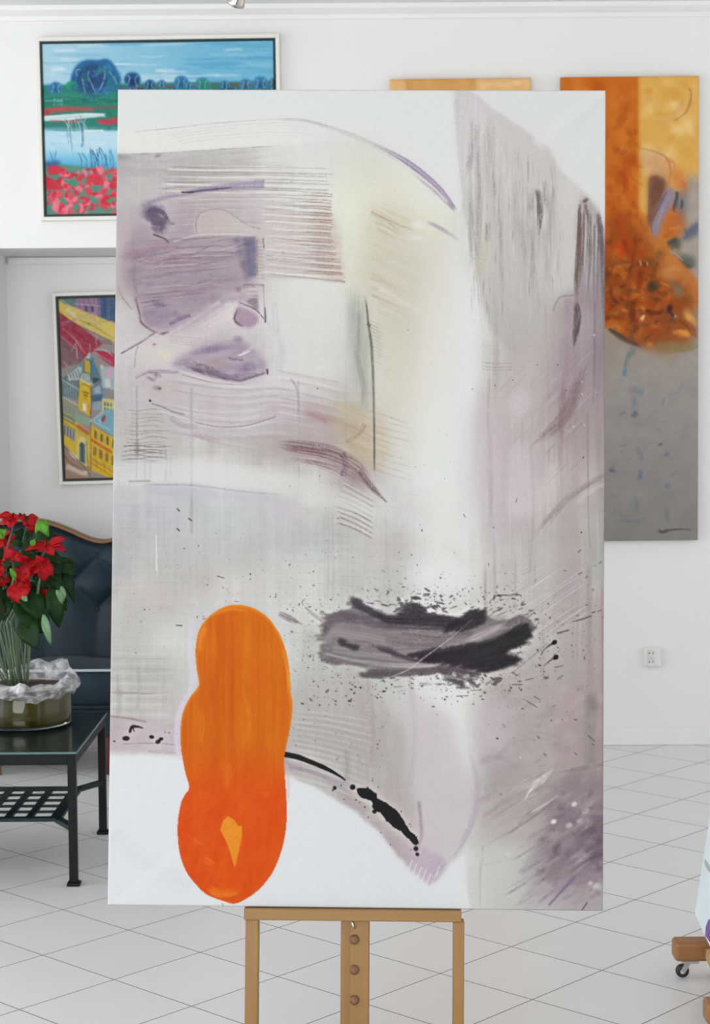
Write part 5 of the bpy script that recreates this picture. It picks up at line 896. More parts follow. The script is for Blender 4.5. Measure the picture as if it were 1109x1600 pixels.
def mat_wood(name, c1, c2, axis=2, rough=.42):
    t = NT(name); sc = [26, 26, 26]; sc[axis] = 1.6
    v = t.coords(tuple(sc)); n1 = t.noise(v, 1.4, 5, .6); sc2 = [90, 90, 90]; sc2[axis] = 3; n2 = t.noise(t.coords(tuple(sc2)), 1, 2)
    f = t.math('ADD', t.math('MULTIPLY', n1, .75), t.math('MULTIPLY', n2, .3))
    t.set(Base_Color=t.mix(t.math('SMOOTHSTEP' if False else 'MULTIPLY', f, 1.0), c1, c2), Roughness=rough)
    t.bump(n2, .08, .002); return t.m
def mat_paint(name, rough=.55, weave=900):
    t = NT(name); a = t.node('ShaderNodeAttribute', attribute_name='pigment')
    v = t.coords((1, 1, 1)); w = t.noise(v, weave, 1)
    t.set(Base_Color=a.outputs['Color'], Roughness=rough, Specular_IOR_Level=.10); t.bump(w, .12, .0006); return t.m

M = {}
def build_mats():
    t = NT('plaster_white'); v = t.coords(); n = t.noise(v, 1.2, 3); n2 = t.noise(v, 90, 3)
    t.set(Base_Color=t.mix(n, (.80, .80, .795), (.835, .835, .83)), Roughness=.75, Specular_IOR_Level=.3).bump(n2, .06, .002); M['wall'] = t.m
    t = NT('ceiling_white'); v = t.coords(); t.set(Base_Color=t.mix(t.noise(v, 2, 3), (.78, .78, .78), (.82, .82, .82)), Roughness=.8).bump(t.noise(v, 60, 2), .05, .002); M['ceil'] = t.m
    t = NT('trim_white'); v = t.coords(); t.set(Base_Color=t.mix(t.noise(v, 3, 3), (.79, .79, .785), (.83, .83, .825)), Roughness=.45); M['trim'] = t.m
    # floor: square tiles laid on the diagonal
    t = NT('floor_tiles'); tc = t.node('ShaderNodeTexCoord')
    er = (math.sin(YAW), -math.cos(YAW)); ef = (-math.cos(YAW), -math.sin(YAW)); idx = []; ln = []
    for e in (er, ef):
        d = t.node('ShaderNodeVectorMath', operation='DOT_PRODUCT'); t.l.new(tc.outputs['Object'], d.inputs[0]); d.inputs[1].default_value = (e[0]/TILE, e[1]/TILE, 0)
        g = t.math('SUBTRACT', d.outputs['Value'], GX*e[0]+GY*e[1]-100)
        fr = t.math('FRACT', t.math('ADD', g, .5)); dist = t.math('ABSOLUTE', t.math('SUBTRACT', fr, .5))
        ln.append(t.math('LESS_THAN', dist, .0062)); idx.append(t.math('FLOOR', g))
    grout = t.math('MAXIMUM', ln[0], ln[1])
    cmb = t.node('ShaderNodeCombineXYZ'); t.l.new(idx[0], cmb.inputs[0]); t.l.new(idx[1], cmb.inputs[1])
    wn = t.node('ShaderNodeTexWhiteNoise'); t.l.new(cmb.outputs[0], wn.inputs['Vector'])
    n = t.noise(tc.outputs['Object'], 7, 5, .6)
    base = t.mix(t.math('ADD', t.math('MULTIPLY', wn.outputs['Value'], .5), t.math('MULTIPLY', n, .5)), (.72, .722, .72), (.785, .787, .787))
    t.set(Base_Color=t.mix(grout, base, (.22, .205, .19)), Roughness=t.math('ADD', t.math('MULTIPLY', grout, .5), .3), Specular_IOR_Level=.5)
    h = t.math('ADD', t.math('MULTIPLY', grout, -1.), t.math('MULTIPLY', n, .06)); t.bump(h, .25, .002); M['floor'] = t.m
    M['paint'] = mat_paint('painted_canvas'); M['paint2'] = mat_paint('painted_canvas_gloss', .42, 600)
    M['gesso'] = mat_plain('gessoed_canvas_edge', (.84, .84, .85), .6, .03, 60)
    M['bar'] = mat_wood('pine_stretcher', (.50, .36, .20), (.66, .50, .31))
    M['frame_white'] = mat_plain('white_float_frame', (.78, .77, .71), .45, .03, 20)
    M['frame_gap'] = mat_plain('dark_frame_rebate', (.012, .03, .035), .55, .2, 20)
    M['oak_z'] = mat_wood('easel_beech_upright', (.20, .098, .020), (.32, .172, .042), 2)
    M['oak_x'] = mat_wood('easel_beech_bar', (.20, .098, .020), (.32, .17, .042), 0)
    M['oak_y'] = mat_wood('easel_beech_runner', (.34, .175, .055), (.54, .32, .12), 1)
    M['oak_dark'] = mat_wood('easel_stained_beech', (.19, .075, .022), (.36, .17, .055), 0)
    M['peg'] = mat_plain('peg_wood', (.17, .085, .04), .5, .2, 120)
    M['steel'] = mat_plain('bright_steel', (.62, .62, .62), .25, .06, 40, 1)
    M['chrome'] = mat_plain('lamp_chrome', (.7, .66, .62), .12, .05, 20, 1)
    M['rubber'] = mat_plain('black_rubber', (.012, .012, .014), .5, .2, 40)
    M['iron'] = mat_plain('black_table_iron', (.004, .005, .006), .5, .3, 60, 0, 0, (1, 1, 1), .18)
    M['iron_green'] = mat_plain('dark_green_table_iron', (.006, .017, .017), .45, .3, 60, 0, 0, (1, 1, 1), .25)
    M['glass_top'] = mat_plain('dark_table_glass', (.014, .022, .023), .10, .15, 3, 0, 0, (1, 1, 1), .5)
    M['glass_edge'] = mat_plain('green_glass_edge', (.06, .14, .125), .15, .2, 30)
    t = NT('slate_leather'); v = t.coords(); n = t.noise(v, 6, 4); n2 = t.noise(v, 160, 3)
    t.set(Base_Color=t.mix(n, (.005, .013, .020), (.014, .032, .046)), Roughness=.45, Specular_IOR_Level=.2, Sheen_Weight=.08).bump(n2, .12, .002); M['leather'] = t.m
    M['piping'] = mat_plain('pale_piping', (.42, .50, .54), .5, .1, 90)
    M['sofa_wood'] = mat_wood('walnut_sofa_rim', (.10, .045, .018), (.27, .14, .06), 0)
    M['red_wood'] = mat_wood('mahogany_sofa_leg', (.05, .009, .006), (.13, .024, .015), 2)
    t = NT('red_bract'); v = t.coords(); t.set(Base_Color=t.mix(t.noise(v, 30, 3), (.26, .001, .004), (.50, .006, .012)), Roughness=.5, Specular_IOR_Level=.2, Subsurface_Weight=.0); M['red'] = t.m
    t = NT('dark_leaf'); v = t.coords(); t.set(Base_Color=t.mix(t.noise(v, 26, 3), (.003, .017, .004), (.011, .045, .007)), Roughness=.5, Specular_IOR_Level=.18); M['leaf'] = t.m
    t = NT('fresh_leaf'); v = t.coords(); t.set(Base_Color=t.mix(t.noise(v, 26, 3), (.06, .22, .012), (.13, .36, .03)), Roughness=.45, Specular_IOR_Level=.25); M['leaf_light'] = t.m
    t = NT('pale_leaf_underside'); v = t.coords(); t.set(Base_Color=t.mix(t.noise(v, 26, 3), (.12, .26, .12), (.19, .36, .17)), Roughness=.5); M['leaf_pale'] = t.m
    M['stem'] = mat_plain('grey_green_stem', (.12, .17, .10), .5, .6, 40, 0, 0, (1, 1, 1), .2)
    M['cyathia'] = mat_plain('yellow_green_flower_centre', (.10, .09, .01), .6, .4, 90, 0, 0, (1, 1, 1), .2)
    t = NT('clear_glass'); t.set(Base_Color=t.mix(t.noise(t.coords(), 8, 2), (.90, .95, .90), (.96, .98, .95)), Roughness=.02, Transmission_Weight=1.0, IOR=1.36); M['glass'] = t.m
    t = NT('olive_filling'); v = t.coords((1, 1, .5)); t.set(Base_Color=t.mix(t.noise(v, 12, 4, .6), (.006, .007, .001), (.13, .115, .006)), Roughness=.35, Specular_IOR_Level=.2); M['olive'] = t.m
    M['soil'] = mat_plain('brown_soil', (.05, .028, .015), .9, .4, 90, 0, .5)
    # crinkled clear foil
    t = NT('crinkled_clear_foil'); n = t.noise(t.coords(), 20, 2, .6); t.set(Base_Color=t.mix(n, (.62, .62, .66), (.86, .86, .88)), Roughness=.16, Specular_IOR_Level=.9).bump(n, .3, .006)
    tr = t.node('ShaderNodeBsdfTransparent'); mx = t.node('ShaderNodeMixShader'); t.l.new(t.math('MAXIMUM', t.math('SUBTRACT', t.math('MULTIPLY', n, 2.4), .98), .10), mx.inputs[0]); t.l.new(tr.outputs[0], mx.inputs[1]); t.l.new(t.b.outputs[0], mx.inputs[2]); t.l.new(mx.outputs[0], t.out.inputs[0]); M['foil'] = t.m
    M['plastic'] = mat_plain('white_socket_plastic', (.80, .80, .77), .35, .02, 20)
    M['hole'] = mat_plain('dark_socket_hole', (.16, .15, .14), .6, .2, 60)
    M['lamp_glass'] = mat_plain('lamp_glass', (.36, .44, .44), .1, .2, 50, .3)
    t = NT('pale_blue_canvas'); n = t.noise(t.coords((1, 1, 1)), 9, 4, .6); t.set(Base_Color=t.mix(n, (.66, .78, .84), (.80, .88, .91)), Roughness=.6); M['pale_canvas'] = t.m
    M['purple'] = mat_plain('purple_paint', (.19, .06, .33), .5, .25, 20)
    M['grey_mark'] = mat_plain('grey_green_paint', (.42, .47, .45), .6, .2, 30)

# ------------------------------------------------------------------ object helpers
def link(name, me, m=None, parent=None):
    o = bpy.data.objects.new(name, me); COL.objects.link(o)
    if m is not None and me is not None: me.materials.append(m)
    if parent: o.parent = parent
    return o
def obj(name, bm, m, parent=None, smooth=False, bevel=0, seg=2, subsurf=0):
    bmesh.ops.recalc_face_normals(bm, faces=bm.faces)
    me = bpy.data.meshes.new(name); bm.to_mesh(me); bm.free()
    if smooth:
        for p in me.polygons: p.use_smooth = True
    o = link(name, me, m, parent)
    if bevel:
        b = o.modifiers.new('bevel', 'BEVEL'); b.width = bevel; b.segments = seg; b.limit_method = 'ANGLE'
    if subsurf:
        s = o.modifiers.new('subsurf', 'SUBSURF'); s.levels = s.render_levels = subsurf
    return o
def empty(name, loc, rot=(0, 0, 0)):
    o = bpy.data.objects.new(name, None); COL.objects.link(o); o.location = loc; o.rotation_euler = rot; o.empty_display_size = .1; return o
def tag(o, label=None, cat=None, group=None, kind=None):
    if label: o['label'] = label
    if cat: o['category'] = cat
    if group: o['group'] = group
    if kind: o['kind'] = kind
    return o
def struct(o): o['kind'] = 'structure'; return o
def box(bm, x0, x1, y0, y1, z0, z1, mtx=None):
    v = [bm.verts.new((x, y, z)) for x in (x0, x1) for y in (y0, y1) for z in (z0, z1)]
    for f in ((0, 1, 3, 2), (4, 6, 7, 5), (0, 4, 5, 1), (2, 3, 7, 6), (0, 2, 6, 4), (1, 5, 7, 3)): bm.faces.new([v[i] for i in f])
    if mtx:
        for q in v: q.co = mtx @ q.co
    return v
def bar(bm, a, b, w, d, up=(0, 0, 1)):
    """rectangular bar from a to b, w wide across, d deep along up"""
    a, b = Vector(a), Vector(b); t = (b-a).normalized(); u = Vector(up); s = t.cross(u).normalized(); u = s.cross(t).normalized()
    v = [bm.verts.new(p+s*i*w/2+u*j*d/2) for p in (a, b) for i in (-1, 1) for j in (-1, 1)]
    for f in ((0, 1, 3, 2), (4, 6, 7, 5), (0, 4, 5, 1), (2, 3, 7, 6), (0, 2, 6, 4), (1, 5, 7, 3)): bm.faces.new([v[i] for i in f])
def tube(bm, pts, r, n=8, cap=True):
    pts = [Vector(p) for p in pts]; rs = r if isinstance(r, (list, tuple)) else [r]*len(pts); rings = []
    ref = Vector((.31, .87, .38))
    for i, p in enumerate(pts):
        t = (pts[min(i+1, len(pts)-1)]-pts[max(i-1, 0)]).normalized(); s = t.cross(ref).normalized(); u = s.cross(t)
        rings.append([bm.verts.new(p+(s*math.cos(k*2*PI/n)+u*math.sin(k*2*PI/n))*rs[i]) for k in range(n)])
    for a, b in zip(rings, rings[1:]):
        for k in range(n): bm.faces.new((a[k], a[(k+1) % n], b[(k+1) % n], b[k]))
    if cap: bm.faces.new(rings[0][::-1]); bm.faces.new(rings[-1])
def lathe(bm, prof, n=48, c=(0, 0, 0), axis='z'):
    rings = []
    for r, z in prof:
        ring = []
        for k in range(n):
            a = 2*PI*k/n; p = (r*math.cos(a), r*math.sin(a), z)
            if axis == 'y': p = (p[0], p[2], p[1])
            if axis == 'x': p = (p[2], p[0], p[1])
            ring.append(bm.verts.new(Vector(p)+Vector(c)))
        rings.append(ring)
    for a, b in zip(rings, rings[1:]):
        for k in range(n): bm.faces.new((a[k], a[(k+1) % n], b[(k+1) % n], b[k]))
    bm.faces.new(rings[0][::-1]); bm.faces.new(rings[-1])

# ------------------------------------------------------------------ painted surfaces
def homography(src, dst):
    A = []; B = []
    for (x, y), (u, v) in zip(src, dst):
        A.append([x, y, 1, 0, 0, 0, -u*x, -u*y]); B.append(u)
        A.append([0, 0, 0, x, y, 1, -v*x, -v*y]); B.append(v)
    h = np.linalg.solve(np.array(A), np.array(B)); return np.append(h, 1).reshape(3, 3)
def painted_board(name, P, corners, w, h, depth, nx, ny, m_face, m_side, parent=None, LIT=1.0):
    """a stretched canvas: finely divided front that carries the pigment, wrapped white sides and back.
    local x right, z up (centre origin), front at y=0 facing -y; corners = the canvas corners in painting units (tl, tr, br, bl)"""
    xs = np.linspace(-w/2, w/2, nx); zs = np.linspace(h/2, -h/2, ny)
    X, Z = np.meshgrid(xs, zs)
    e = np.minimum(np.minimum(X+w/2, w/2-X), np.minimum(Z+h/2, h/2-Z))
    r = .004
    Yv = np.where(e < r, r-np.sqrt(np.maximum(r*r-(r-np.minimum(e, r))**2, 0)), 0)
    co = np.stack([X, Yv, Z], 2).reshape(-1, 3)
    H = homography([(0, 0), (1, 0), (1, 1), (0, 1)], corners)
    U = (X+w/2)/w; V = (h/2-Z)/h
    q = np.stack([U, V, np.ones_like(U)], 2) @ H.T
    px, py = q[..., 0]/q[..., 2], q[..., 1]/q[..., 2]
    fx = np.clip((px-P.x0)/P.res-.5, 0, P.W-1.001); fy = np.clip((py-P.y0)/P.res-.5, 0, P.H-1.001)
    ix, iy = fx.astype(int), fy.astype(int); ax, ay = (fx-ix)[..., None], (fy-iy)[..., None]
    I = P.img
    c = (I[iy, ix]*(1-ax)+I[iy, ix+1]*ax)*(1-ay)+(I[iy+1, ix]*(1-ax)+I[iy+1, ix+1]*ax)*ay
    c = np.clip(c, 0, 255)/255.; c = np.where(c <= .04045, c/12.92, ((c+.055)/1.055)**2.4)/LIT
    c = np.clip(c, 0, .93).reshape(-1, 3)
    idx = np.arange(nx*ny).reshape(ny, nx)
    f = np.stack([idx[:-1, :-1], idx[1:, :-1], idx[1:, 1:], idx[:-1, 1:]], 2).reshape(-1, 4)
    # sides and back from the outline
    ol = np.r_[idx[0, :-1], idx[:-1, -1], idx[-1, :0:-1], idx[:0:-1, 0]]
    nb = len(ol); back = co[ol].copy(); back[:, 1] = depth; b0 = len(co)
    k = np.arange(nb); k2 = (k+1) % nb
    fs = np.stack([ol[k], ol[k2], b0+k2, b0+k], 1)
    co = np.vstack([co, back]); me = bpy.data.meshes.new(name)
    nv, nf = len(co), len(f)+len(fs)
    me.vertices.add(nv); me.vertices.foreach_set('co', co.astype(np.float32).ravel())
    me.loops.add(nf*4); me.polygons.add(nf)
    me.loops.foreach_set('vertex_index', np.vstack([f, fs]).astype(np.int32).ravel())
    me.polygons.foreach_set('loop_start', (np.arange(nf)*4).astype(np.int32))
    mi = np.zeros(nf, np.int32); mi[len(f):] = 1
    me.materials.append(m_face); me.materials.append(m_side)
    me.polygons.foreach_set('material_index', mi); sm = np.zeros(nf, bool); sm[:len(f)] = True
    me.polygons.foreach_set('use_smooth', sm)
    at_ = me.color_attributes.new('pigment', 'FLOAT_COLOR', 'POINT')
    cc = np.ones((nv, 4), np.float32); cc[:len(c), :3] = c; cc[len(c):, :3] = .82
    at_.data.foreach_set('color', cc.ravel())
    me.update(); me.validate()
    return link(name, me, None, parent)

def stretchers(root, w, h, depth, m, cross=True):
    for s in (-1, 1):
        b = bmesh.new(); box(b, s*(w/2-.026)-.022, s*(w/2-.026)+.022, .006, depth-.001, -h/2+.006, h/2-.006); obj('stretcher_bar', b, m, root)
        b = bmesh.new(); box(b, -w/2+.05, w/2-.05, .006, depth-.001, s*(h/2-.028)-.02, s*(h/2-.028)+.02); obj('stretcher_bar', b, m, root)
    if cross:
        b = bmesh.new(); box(b, -w/2+.05, w/2-.05, .012, depth-.001, -.02, .02); obj('cross_bar', b, m, root)

# ------------------------------------------------------------------ the room
def build_room():
    b = bmesh.new(); box(b, -7, 7, -4, 9.2, -.12, 0); o = obj('floor', b, M['floor']); struct(o)
    b = bmesh.new(); box(b, -7, 7, -4, 9.2, CEIL, CEIL+.12); o = obj('ceiling', b, M['ceil']); struct(o)
    ax0, ax1, az = -1.70, .05, 2.332
    b = bmesh.new()
    box(b, -7, ax0, WALL_Y, 9.1, 0, CEIL); box(b, ax1, 7, WALL_Y, 9.1, 0, CEIL); box(b, ax0, ax1, WALL_Y, 9.1, az, CEIL)
    struct(obj('wall_back', b, M['wall']))
    b = bmesh.new(); box(b, -7, 7, -4.15, -4, 0, CEIL); struct(obj('wall_front', b, M['wall']))
    b = bmesh.new(); box(b, ax0, ax1, ALC_Y, 9.1, 0, az); struct(obj('wall_alcove', b, M['wall']))
    # picture rail in the alcove: a shallow flat band just under the alcove ceiling
    z1, z0 = at(100, 402, ALC_Y).z, at(100, 413, ALC_Y).z
    b = bmesh.new(); box(b, ax0+.012, ax1-.01, ALC_Y-.018, ALC_Y, z0, z1); struct(obj('trim_1', b, M['trim'], bevel=.004))
    # cornice: cove along the ceiling
    zt, zb = CEIL, at(554, 30, WALL_Y).z
    b = bmesh.new(); pr = [(0, zb), (.012, zb), (.014, zb+.02), (.03, zb+.028), (.034, zt-.03), (.05, zt-.02), (.055, zt), (0, zt)]
    va = [b.verts.new((-7, WALL_Y-d, z)) for d, z in pr]; vb = [b.verts.new((7, WALL_Y-d, z)) for d, z in pr]
    for k in range(len(pr)): b.faces.new((va[k], va[(k+1) % len(pr)], vb[(k+1) % len(pr)], vb[k]))
    b.faces.new(va); b.faces.new(vb[::-1]); struct(obj('trim_2', b, M['trim']))
    for nm, x0, x1, y in (('baseboard_back', ax1, 7, WALL_Y), ('baseboard_left', -7, ax0, WALL_Y), ('baseboard_alcove', ax0, ax1, ALC_Y)):
        b = bmesh.new(); box(b, x0, x1, y-.014, y, 0, .083); struct(obj(nm, b, M['trim'], bevel=.004))
    # wall socket
    c = at(1018, 1026, WALL_Y); r = empty('wall_socket', (c.x, WALL_Y, c.z)); tag(r, 'white plastic double power socket on the white wall at the right', 'socket')
    b = bmesh.new(); box(b, -.038, .038, -.028, 0, -.045, .045); obj('cover_plate', b, M['plastic'], r, bevel=.006)
    for s in (1, -1):
        b = bmesh.new(); lathe(b, [(.0, -.0285), (.017, -.0285), (.0195, -.0335), (.0175, -.0335), (.0165, -.029), (0, -.029)], 32, (-.008, 0, s*.0205), 'y'); sk = obj('socket_face', b, M['plastic'], r, True)
        for q in (-1, 1):
            b = bmesh.new(); lathe(b, [(0, -.0285), (.0034, -.0285), (.0034, -.0302), (0, -.0302)], 12, (-.008+q*.008, 0, s*.0205), 'y'); obj('pin_hole', b, M['hole'], sk)
    # spotlight on the ceiling
    p = at(370, 8, 7.2)
    r = empty('ceiling_spotlight', (p.x, 7.2, CEIL)); tag(r, 'small chrome spotlight hanging from the ceiling at the top edge', 'lamp'); dz = p.z-CEIL
    b = bmesh.new(); lathe(b, [(0, 0), (.045, 0), (.045, -.012), (.012, -.02), (0, -.02)], 32); obj('ceiling_plate', b, M['chrome'], r, True)
    b = bmesh.new(); tube(b, [(0, 0, -.012), (0, 0, dz+.075)], .006); obj('drop_rod', b, M['chrome'], r, True)
    mt = Matrix.Translation((.004, 0, dz+.03)) @ Matrix.Rotation(.42, 4, 'Y') @ Matrix.Rotation(.5, 4, 'X')
    b = bmesh.new(); lathe(b, [(.012, .07), (.02, .062), (.026, .03), (.036, -.018), (.038, -.03), (.034, -.03), (.03, -.016), (.012, .0)], 32)
    b.transform(mt); obj('lamp_head', b, M['chrome'], r, True)
    b = bmesh.new(); lathe(b, [(0, -.012), (.018, -.014), (.026, -.022), (.020, -.034), (0, -.038)], 24); b.transform(mt); obj('bulb', b, M['lamp_glass'], r, True)

# ------------------------------------------------------------------ pictures on the walls
def framed(name, P, px, Y, label, outer, gap, size=None, nx=200, ny=160, tilt=0.):
    """px = the four corners of the painted panel in the photo; a white float frame with a dark rebate round it"""
    tl, tr, br, bl = [at(x, y, Y) for x, y in px]
    c = (tl+tr+br+bl)/4; w = ((tr-tl).length+(br-bl).length)/2; h = ((tl-bl).length+(tr-br).length)/2
    r = empty(name, (c.x, Y-.034, c.z), (0, -tilt, 0)); tag(r, label, 'painting')
    cv = painted_board('canvas', P, px, w, h, .022, nx, ny, M['paint2'], M['frame_gap'], r)
    b = bmesh.new(); a, d = w/2+gap+.004, h/2+gap+.004; box(b, -a, a, .0225, .031, -d, d); obj('backing_board', b, M['frame_gap'], r)
    b = bmesh.new(); t = outer; a, d = w/2+gap, h/2+gap
    for x0, x1, z0, z1 in ((-a-t, -a, -d-t, d+t), (a, a+t, -d-t, d+t), (-a, a, d, d+t), (-a, a, -d-t, -d)): box(b, x0, x1, -.012, .033, z0, z1)
    obj('frame', b, M['frame_white'], r, bevel=.0015)
    b = bmesh.new(); q = gap*.8
    for x0, x1, z0, z1 in ((-a+.0004, -a+q, -d+.0004, d-.0004), (a-q, a-.0004, -d+.0004, d-.0004), (-a+q, a-q, d-q, d-.0004), (-a+q, a-q, -d+.0004, -d+q)): box(b, x0, x1, -.004, .022, z0, z1)
    obj('frame_lining', b, M['frame_gap'], r)
    return r
def build_pictures():
    P = paint_landscape()
    i0 = int(182-P.x0); j0 = int(139-P.y0); src = P.img[j0:, int(72-P.x0):i0]; k = i0
    flip = True
    while k < P.W:
        s_ = src[:, ::-1] if flip else src; n = min(s_.shape[1], P.W-k); P.img[j0:, k:k+n] = s_[:, :n]; k += n; flip = not flip
    framed('framed_painting', P, [(70, 70.5), (428.5, 65), (431.5, 332), (71.5, 337)], WALL_Y, 'large framed landscape with blue trees, water and red poppies, high on the wall', .017, .0095, nx=300, ny=230, tilt=.008)
    framed('framed_painting', paint_city(), [(94, 465.5), (272, 463.5), (278, 744.5), (101.5, 747.5)], ALC_Y, 'tall framed painting of yellow city rooftops and a tower, in the alcove above the sofa', .0155, .011, nx=130, ny=220, tilt=.021)
    for P, px, label, n in ((paint_amber(), [(875, 122), (1089.5, 121), (1088, 843), (876, 845)], 'tall unframed panel, orange above and grey below, on the right of the wall', (190, 620)),
                            (paint_ochre(), [(612, 125.5), (829, 124), (829.5, 846), (613, 848)], 'unframed ochre panel mostly hidden behind the easel painting, left of the orange and grey one', (120, 360))):
        tl, tr, br, bl = [at(x, y, WALL_Y) for x, y in px]; c = (tl+tr+br+bl)/4; w = ((tr-tl).length+(br-bl).length)/2; h = ((tl-bl).length+(tr-br).length)/2
        r = empty('panel_painting', (c.x, WALL_Y-.0361, c.z), (0, -.004, 0)); tag(r, label, 'painting')
        side = mat_plain('panel_edge_paint', (.42, .22, .075) if n[0] == 120 else (.30, .20, .12), .6, .2, 8)
        painted_board('canvas', P, px, w, h, .036, n[0], n[1], M['paint2'], side, r)
        stretchers(r, w, h, .0365, M['bar'])

# ------------------------------------------------------------------ the big canvas on its easel
SCALE = 1.2/.96523884
LEAN, CYAW, CROLL = .1036251, -.02166511, .01254026
def canvas_matrix():
    c = Vector((.00571304*SCALE, 3.5*SCALE, CAM_H-.21082177*SCALE))
    return Matrix.Translation(c) @ Matrix.Rotation(CYAW, 4, 'Z') @ Matrix.Rotation(-LEAN, 4, 'X') @ Matrix.Rotation(CROLL, 4, 'Y')
def build_canvas():
    P = paint_canvas(); w, h = 1.2, 1.6085693*SCALE
    r = empty('canvas_painting', (0, 0, 0)); r.matrix_world = canvas_matrix()
    tag(r, 'large unframed abstract canvas with orange blob and black smear, standing on the wooden easel', 'painting')
    painted_board('canvas', P, [(184, 139), (946, 141), (942, 1424), (168, 1414)], w, h, .034, 690, 1150, M['paint'], M['gesso'], r, 1.32)
    stretchers(r, w, h, .0345, M['bar'])
    return w, h
def build_easel(w, h):
    Mx = canvas_matrix()
    # frame of the easel: same lean, kept level (no roll); local z along the uprights, origin on the tray under the canvas
    bot = Mx @ Vector((0, .0175, -h/2))
    r = empty('wooden_easel', (0, 0, 0)); E_ = Matrix.Translation(bot) @ Matrix.Rotation(CYAW, 4, 'Z') @ Matrix.Rotation(-LEAN, 4, 'X') @ Matrix.Rotation(CROLL*.9, 4, 'Y'); r.matrix_world = E_
    tag(r, 'light beech studio easel carrying the large abstract canvas, pegged centre mast', 'easel')
    S_ = 1/657.  # metres per photo unit at the tray
    def lx(px): # local x of a photo column at the tray
        p = at(px, 1428, bot.y-.03); return (E_.inverted() @ p).x
    zf = -bot.z/math.cos(LEAN)   # local z of the floor below
    xl0, xl1, xr0, xr1, xc0, xc1, xg = lx(383), lx(403.5), lx(708), lx(725.5), lx(532), lx(577), lx(547)
    bx0, bx1 = lx(380.8), lx(720.5)
    b = bmesh.new(); box(b, bx0, bx1, -.034, .036, -.0285, -.0012); obj('tray_bar', b, M['oak_x'], r, bevel=.002)
    for x0, x1 in ((xl0, xl1), (xr0, xr1)):
        b = bmesh.new(); box(b, x0, x1, -.026, .02, zf+.105, -.0287); obj('side_post', b, M['oak_z'], r, bevel=.002)
    # centre mast: plank with a narrower guide strip, runs up behind the canvas
    b = bmesh.new(); box(b, xc0, xc1, .0, .022, zf+.04, -.0287); box(b, xc0, xc1, .038, .06, -.0287, h*.62); box(b, xc0, xc1, .022, .06, zf+.11, -.0287); mast = obj('centre_mast', b, M['oak_z'], r, bevel=.002)
    b = bmesh.new(); box(b, xg, xc1-.001, -.012, -.0003, zf+.06, -.0287); obj('guide_strip', b, M['oak_z'], r, bevel=.0015)
    for py in (1468, 1514, 1560, 1606):
        p = at(553.5, py, bot.y-.02); q = E_.inverted() @ p
        b = bmesh.new(); lathe(b, [(0, -.024), (.006, -.0235), (.0105, -.020), (.0118, -.016), (.0118, -.0125), (0, -.0125)], 24, (q.x, 0, q.z), 'y'); obj('peg', b, M['peg'], r, True)
        b = bmesh.new(); lathe(b, [(0, -.0262), (.0028, -.026), (.003, -.0236), (0, -.0236)], 12, (q.x, 0, q.z), 'y'); obj('peg_pin', b, M['oak_dark'], r, True)
    q = E_.inverted() @ at(550.5, 1443, bot.y-.02)
    b = bmesh.new(); tube(b, [(q.x, -.016, q.z+.012), (q.x, -.022, q.z+.004), (q.x+.002, -.024, q.z-.006), (q.x+.006, -.019, q.z-.010)], .0024, 8); obj('hook', b, M['steel'], r, True)
    # base: two runners on castors, cross rails, rear struts (mostly below the photo's edge)
    R0 = Matrix.Identity(4)
    fy = bot.y+zf*0
    inv = E_.inverted()
    base_y = (E_ @ Vector((0, 0, zf))).y
    cx = bot.x
    def wpart(name, bm, m, **k):
        bm.transform(inv); return obj(name, bm, m, r, **k)
    for x in (cx+(xl0+xl1)/2, cx+(xr0+xr1)/2):
        b = bmesh.new(); box(b, x-.03, x+.03, base_y-.52, base_y+.05, .055, .105); wpart('runner', b, M['oak_y'], bevel=.012, seg=3)
        for y in (base_y-.47, base_y+.02):
            b = bmesh.new(); lathe(b, [(0, -.012), (.02, -.012), (.024, -.006), (.024, .006), (.02, .012), (0, .012)], 24, (x, y, .0245), 'x'); wpart('castor_wheel', b, M['rubber'], smooth=True)
            b = bmesh.new(); box(b, x-.016, x-.0125, y-.008, y+.014, .02, .0552); wpart('castor_fork', b, M['steel'])
    b = bmesh.new(); box(b, cx+(xl0+xl1)/2+.031, cx+(xr0+xr1)/2-.031, base_y-.42, base_y-.37, .06, .10); wpart('cross_rail', b, M['oak_x'], bevel=.003)
    b = bmesh.new(); box(b, cx+(xl0+xl1)/2+.031, cx+(xr0+xr1)/2-.031, base_y-.02, base_y+.04, .06, .105); wpart('cross_rail', b, M['oak_x'], bevel=.003)

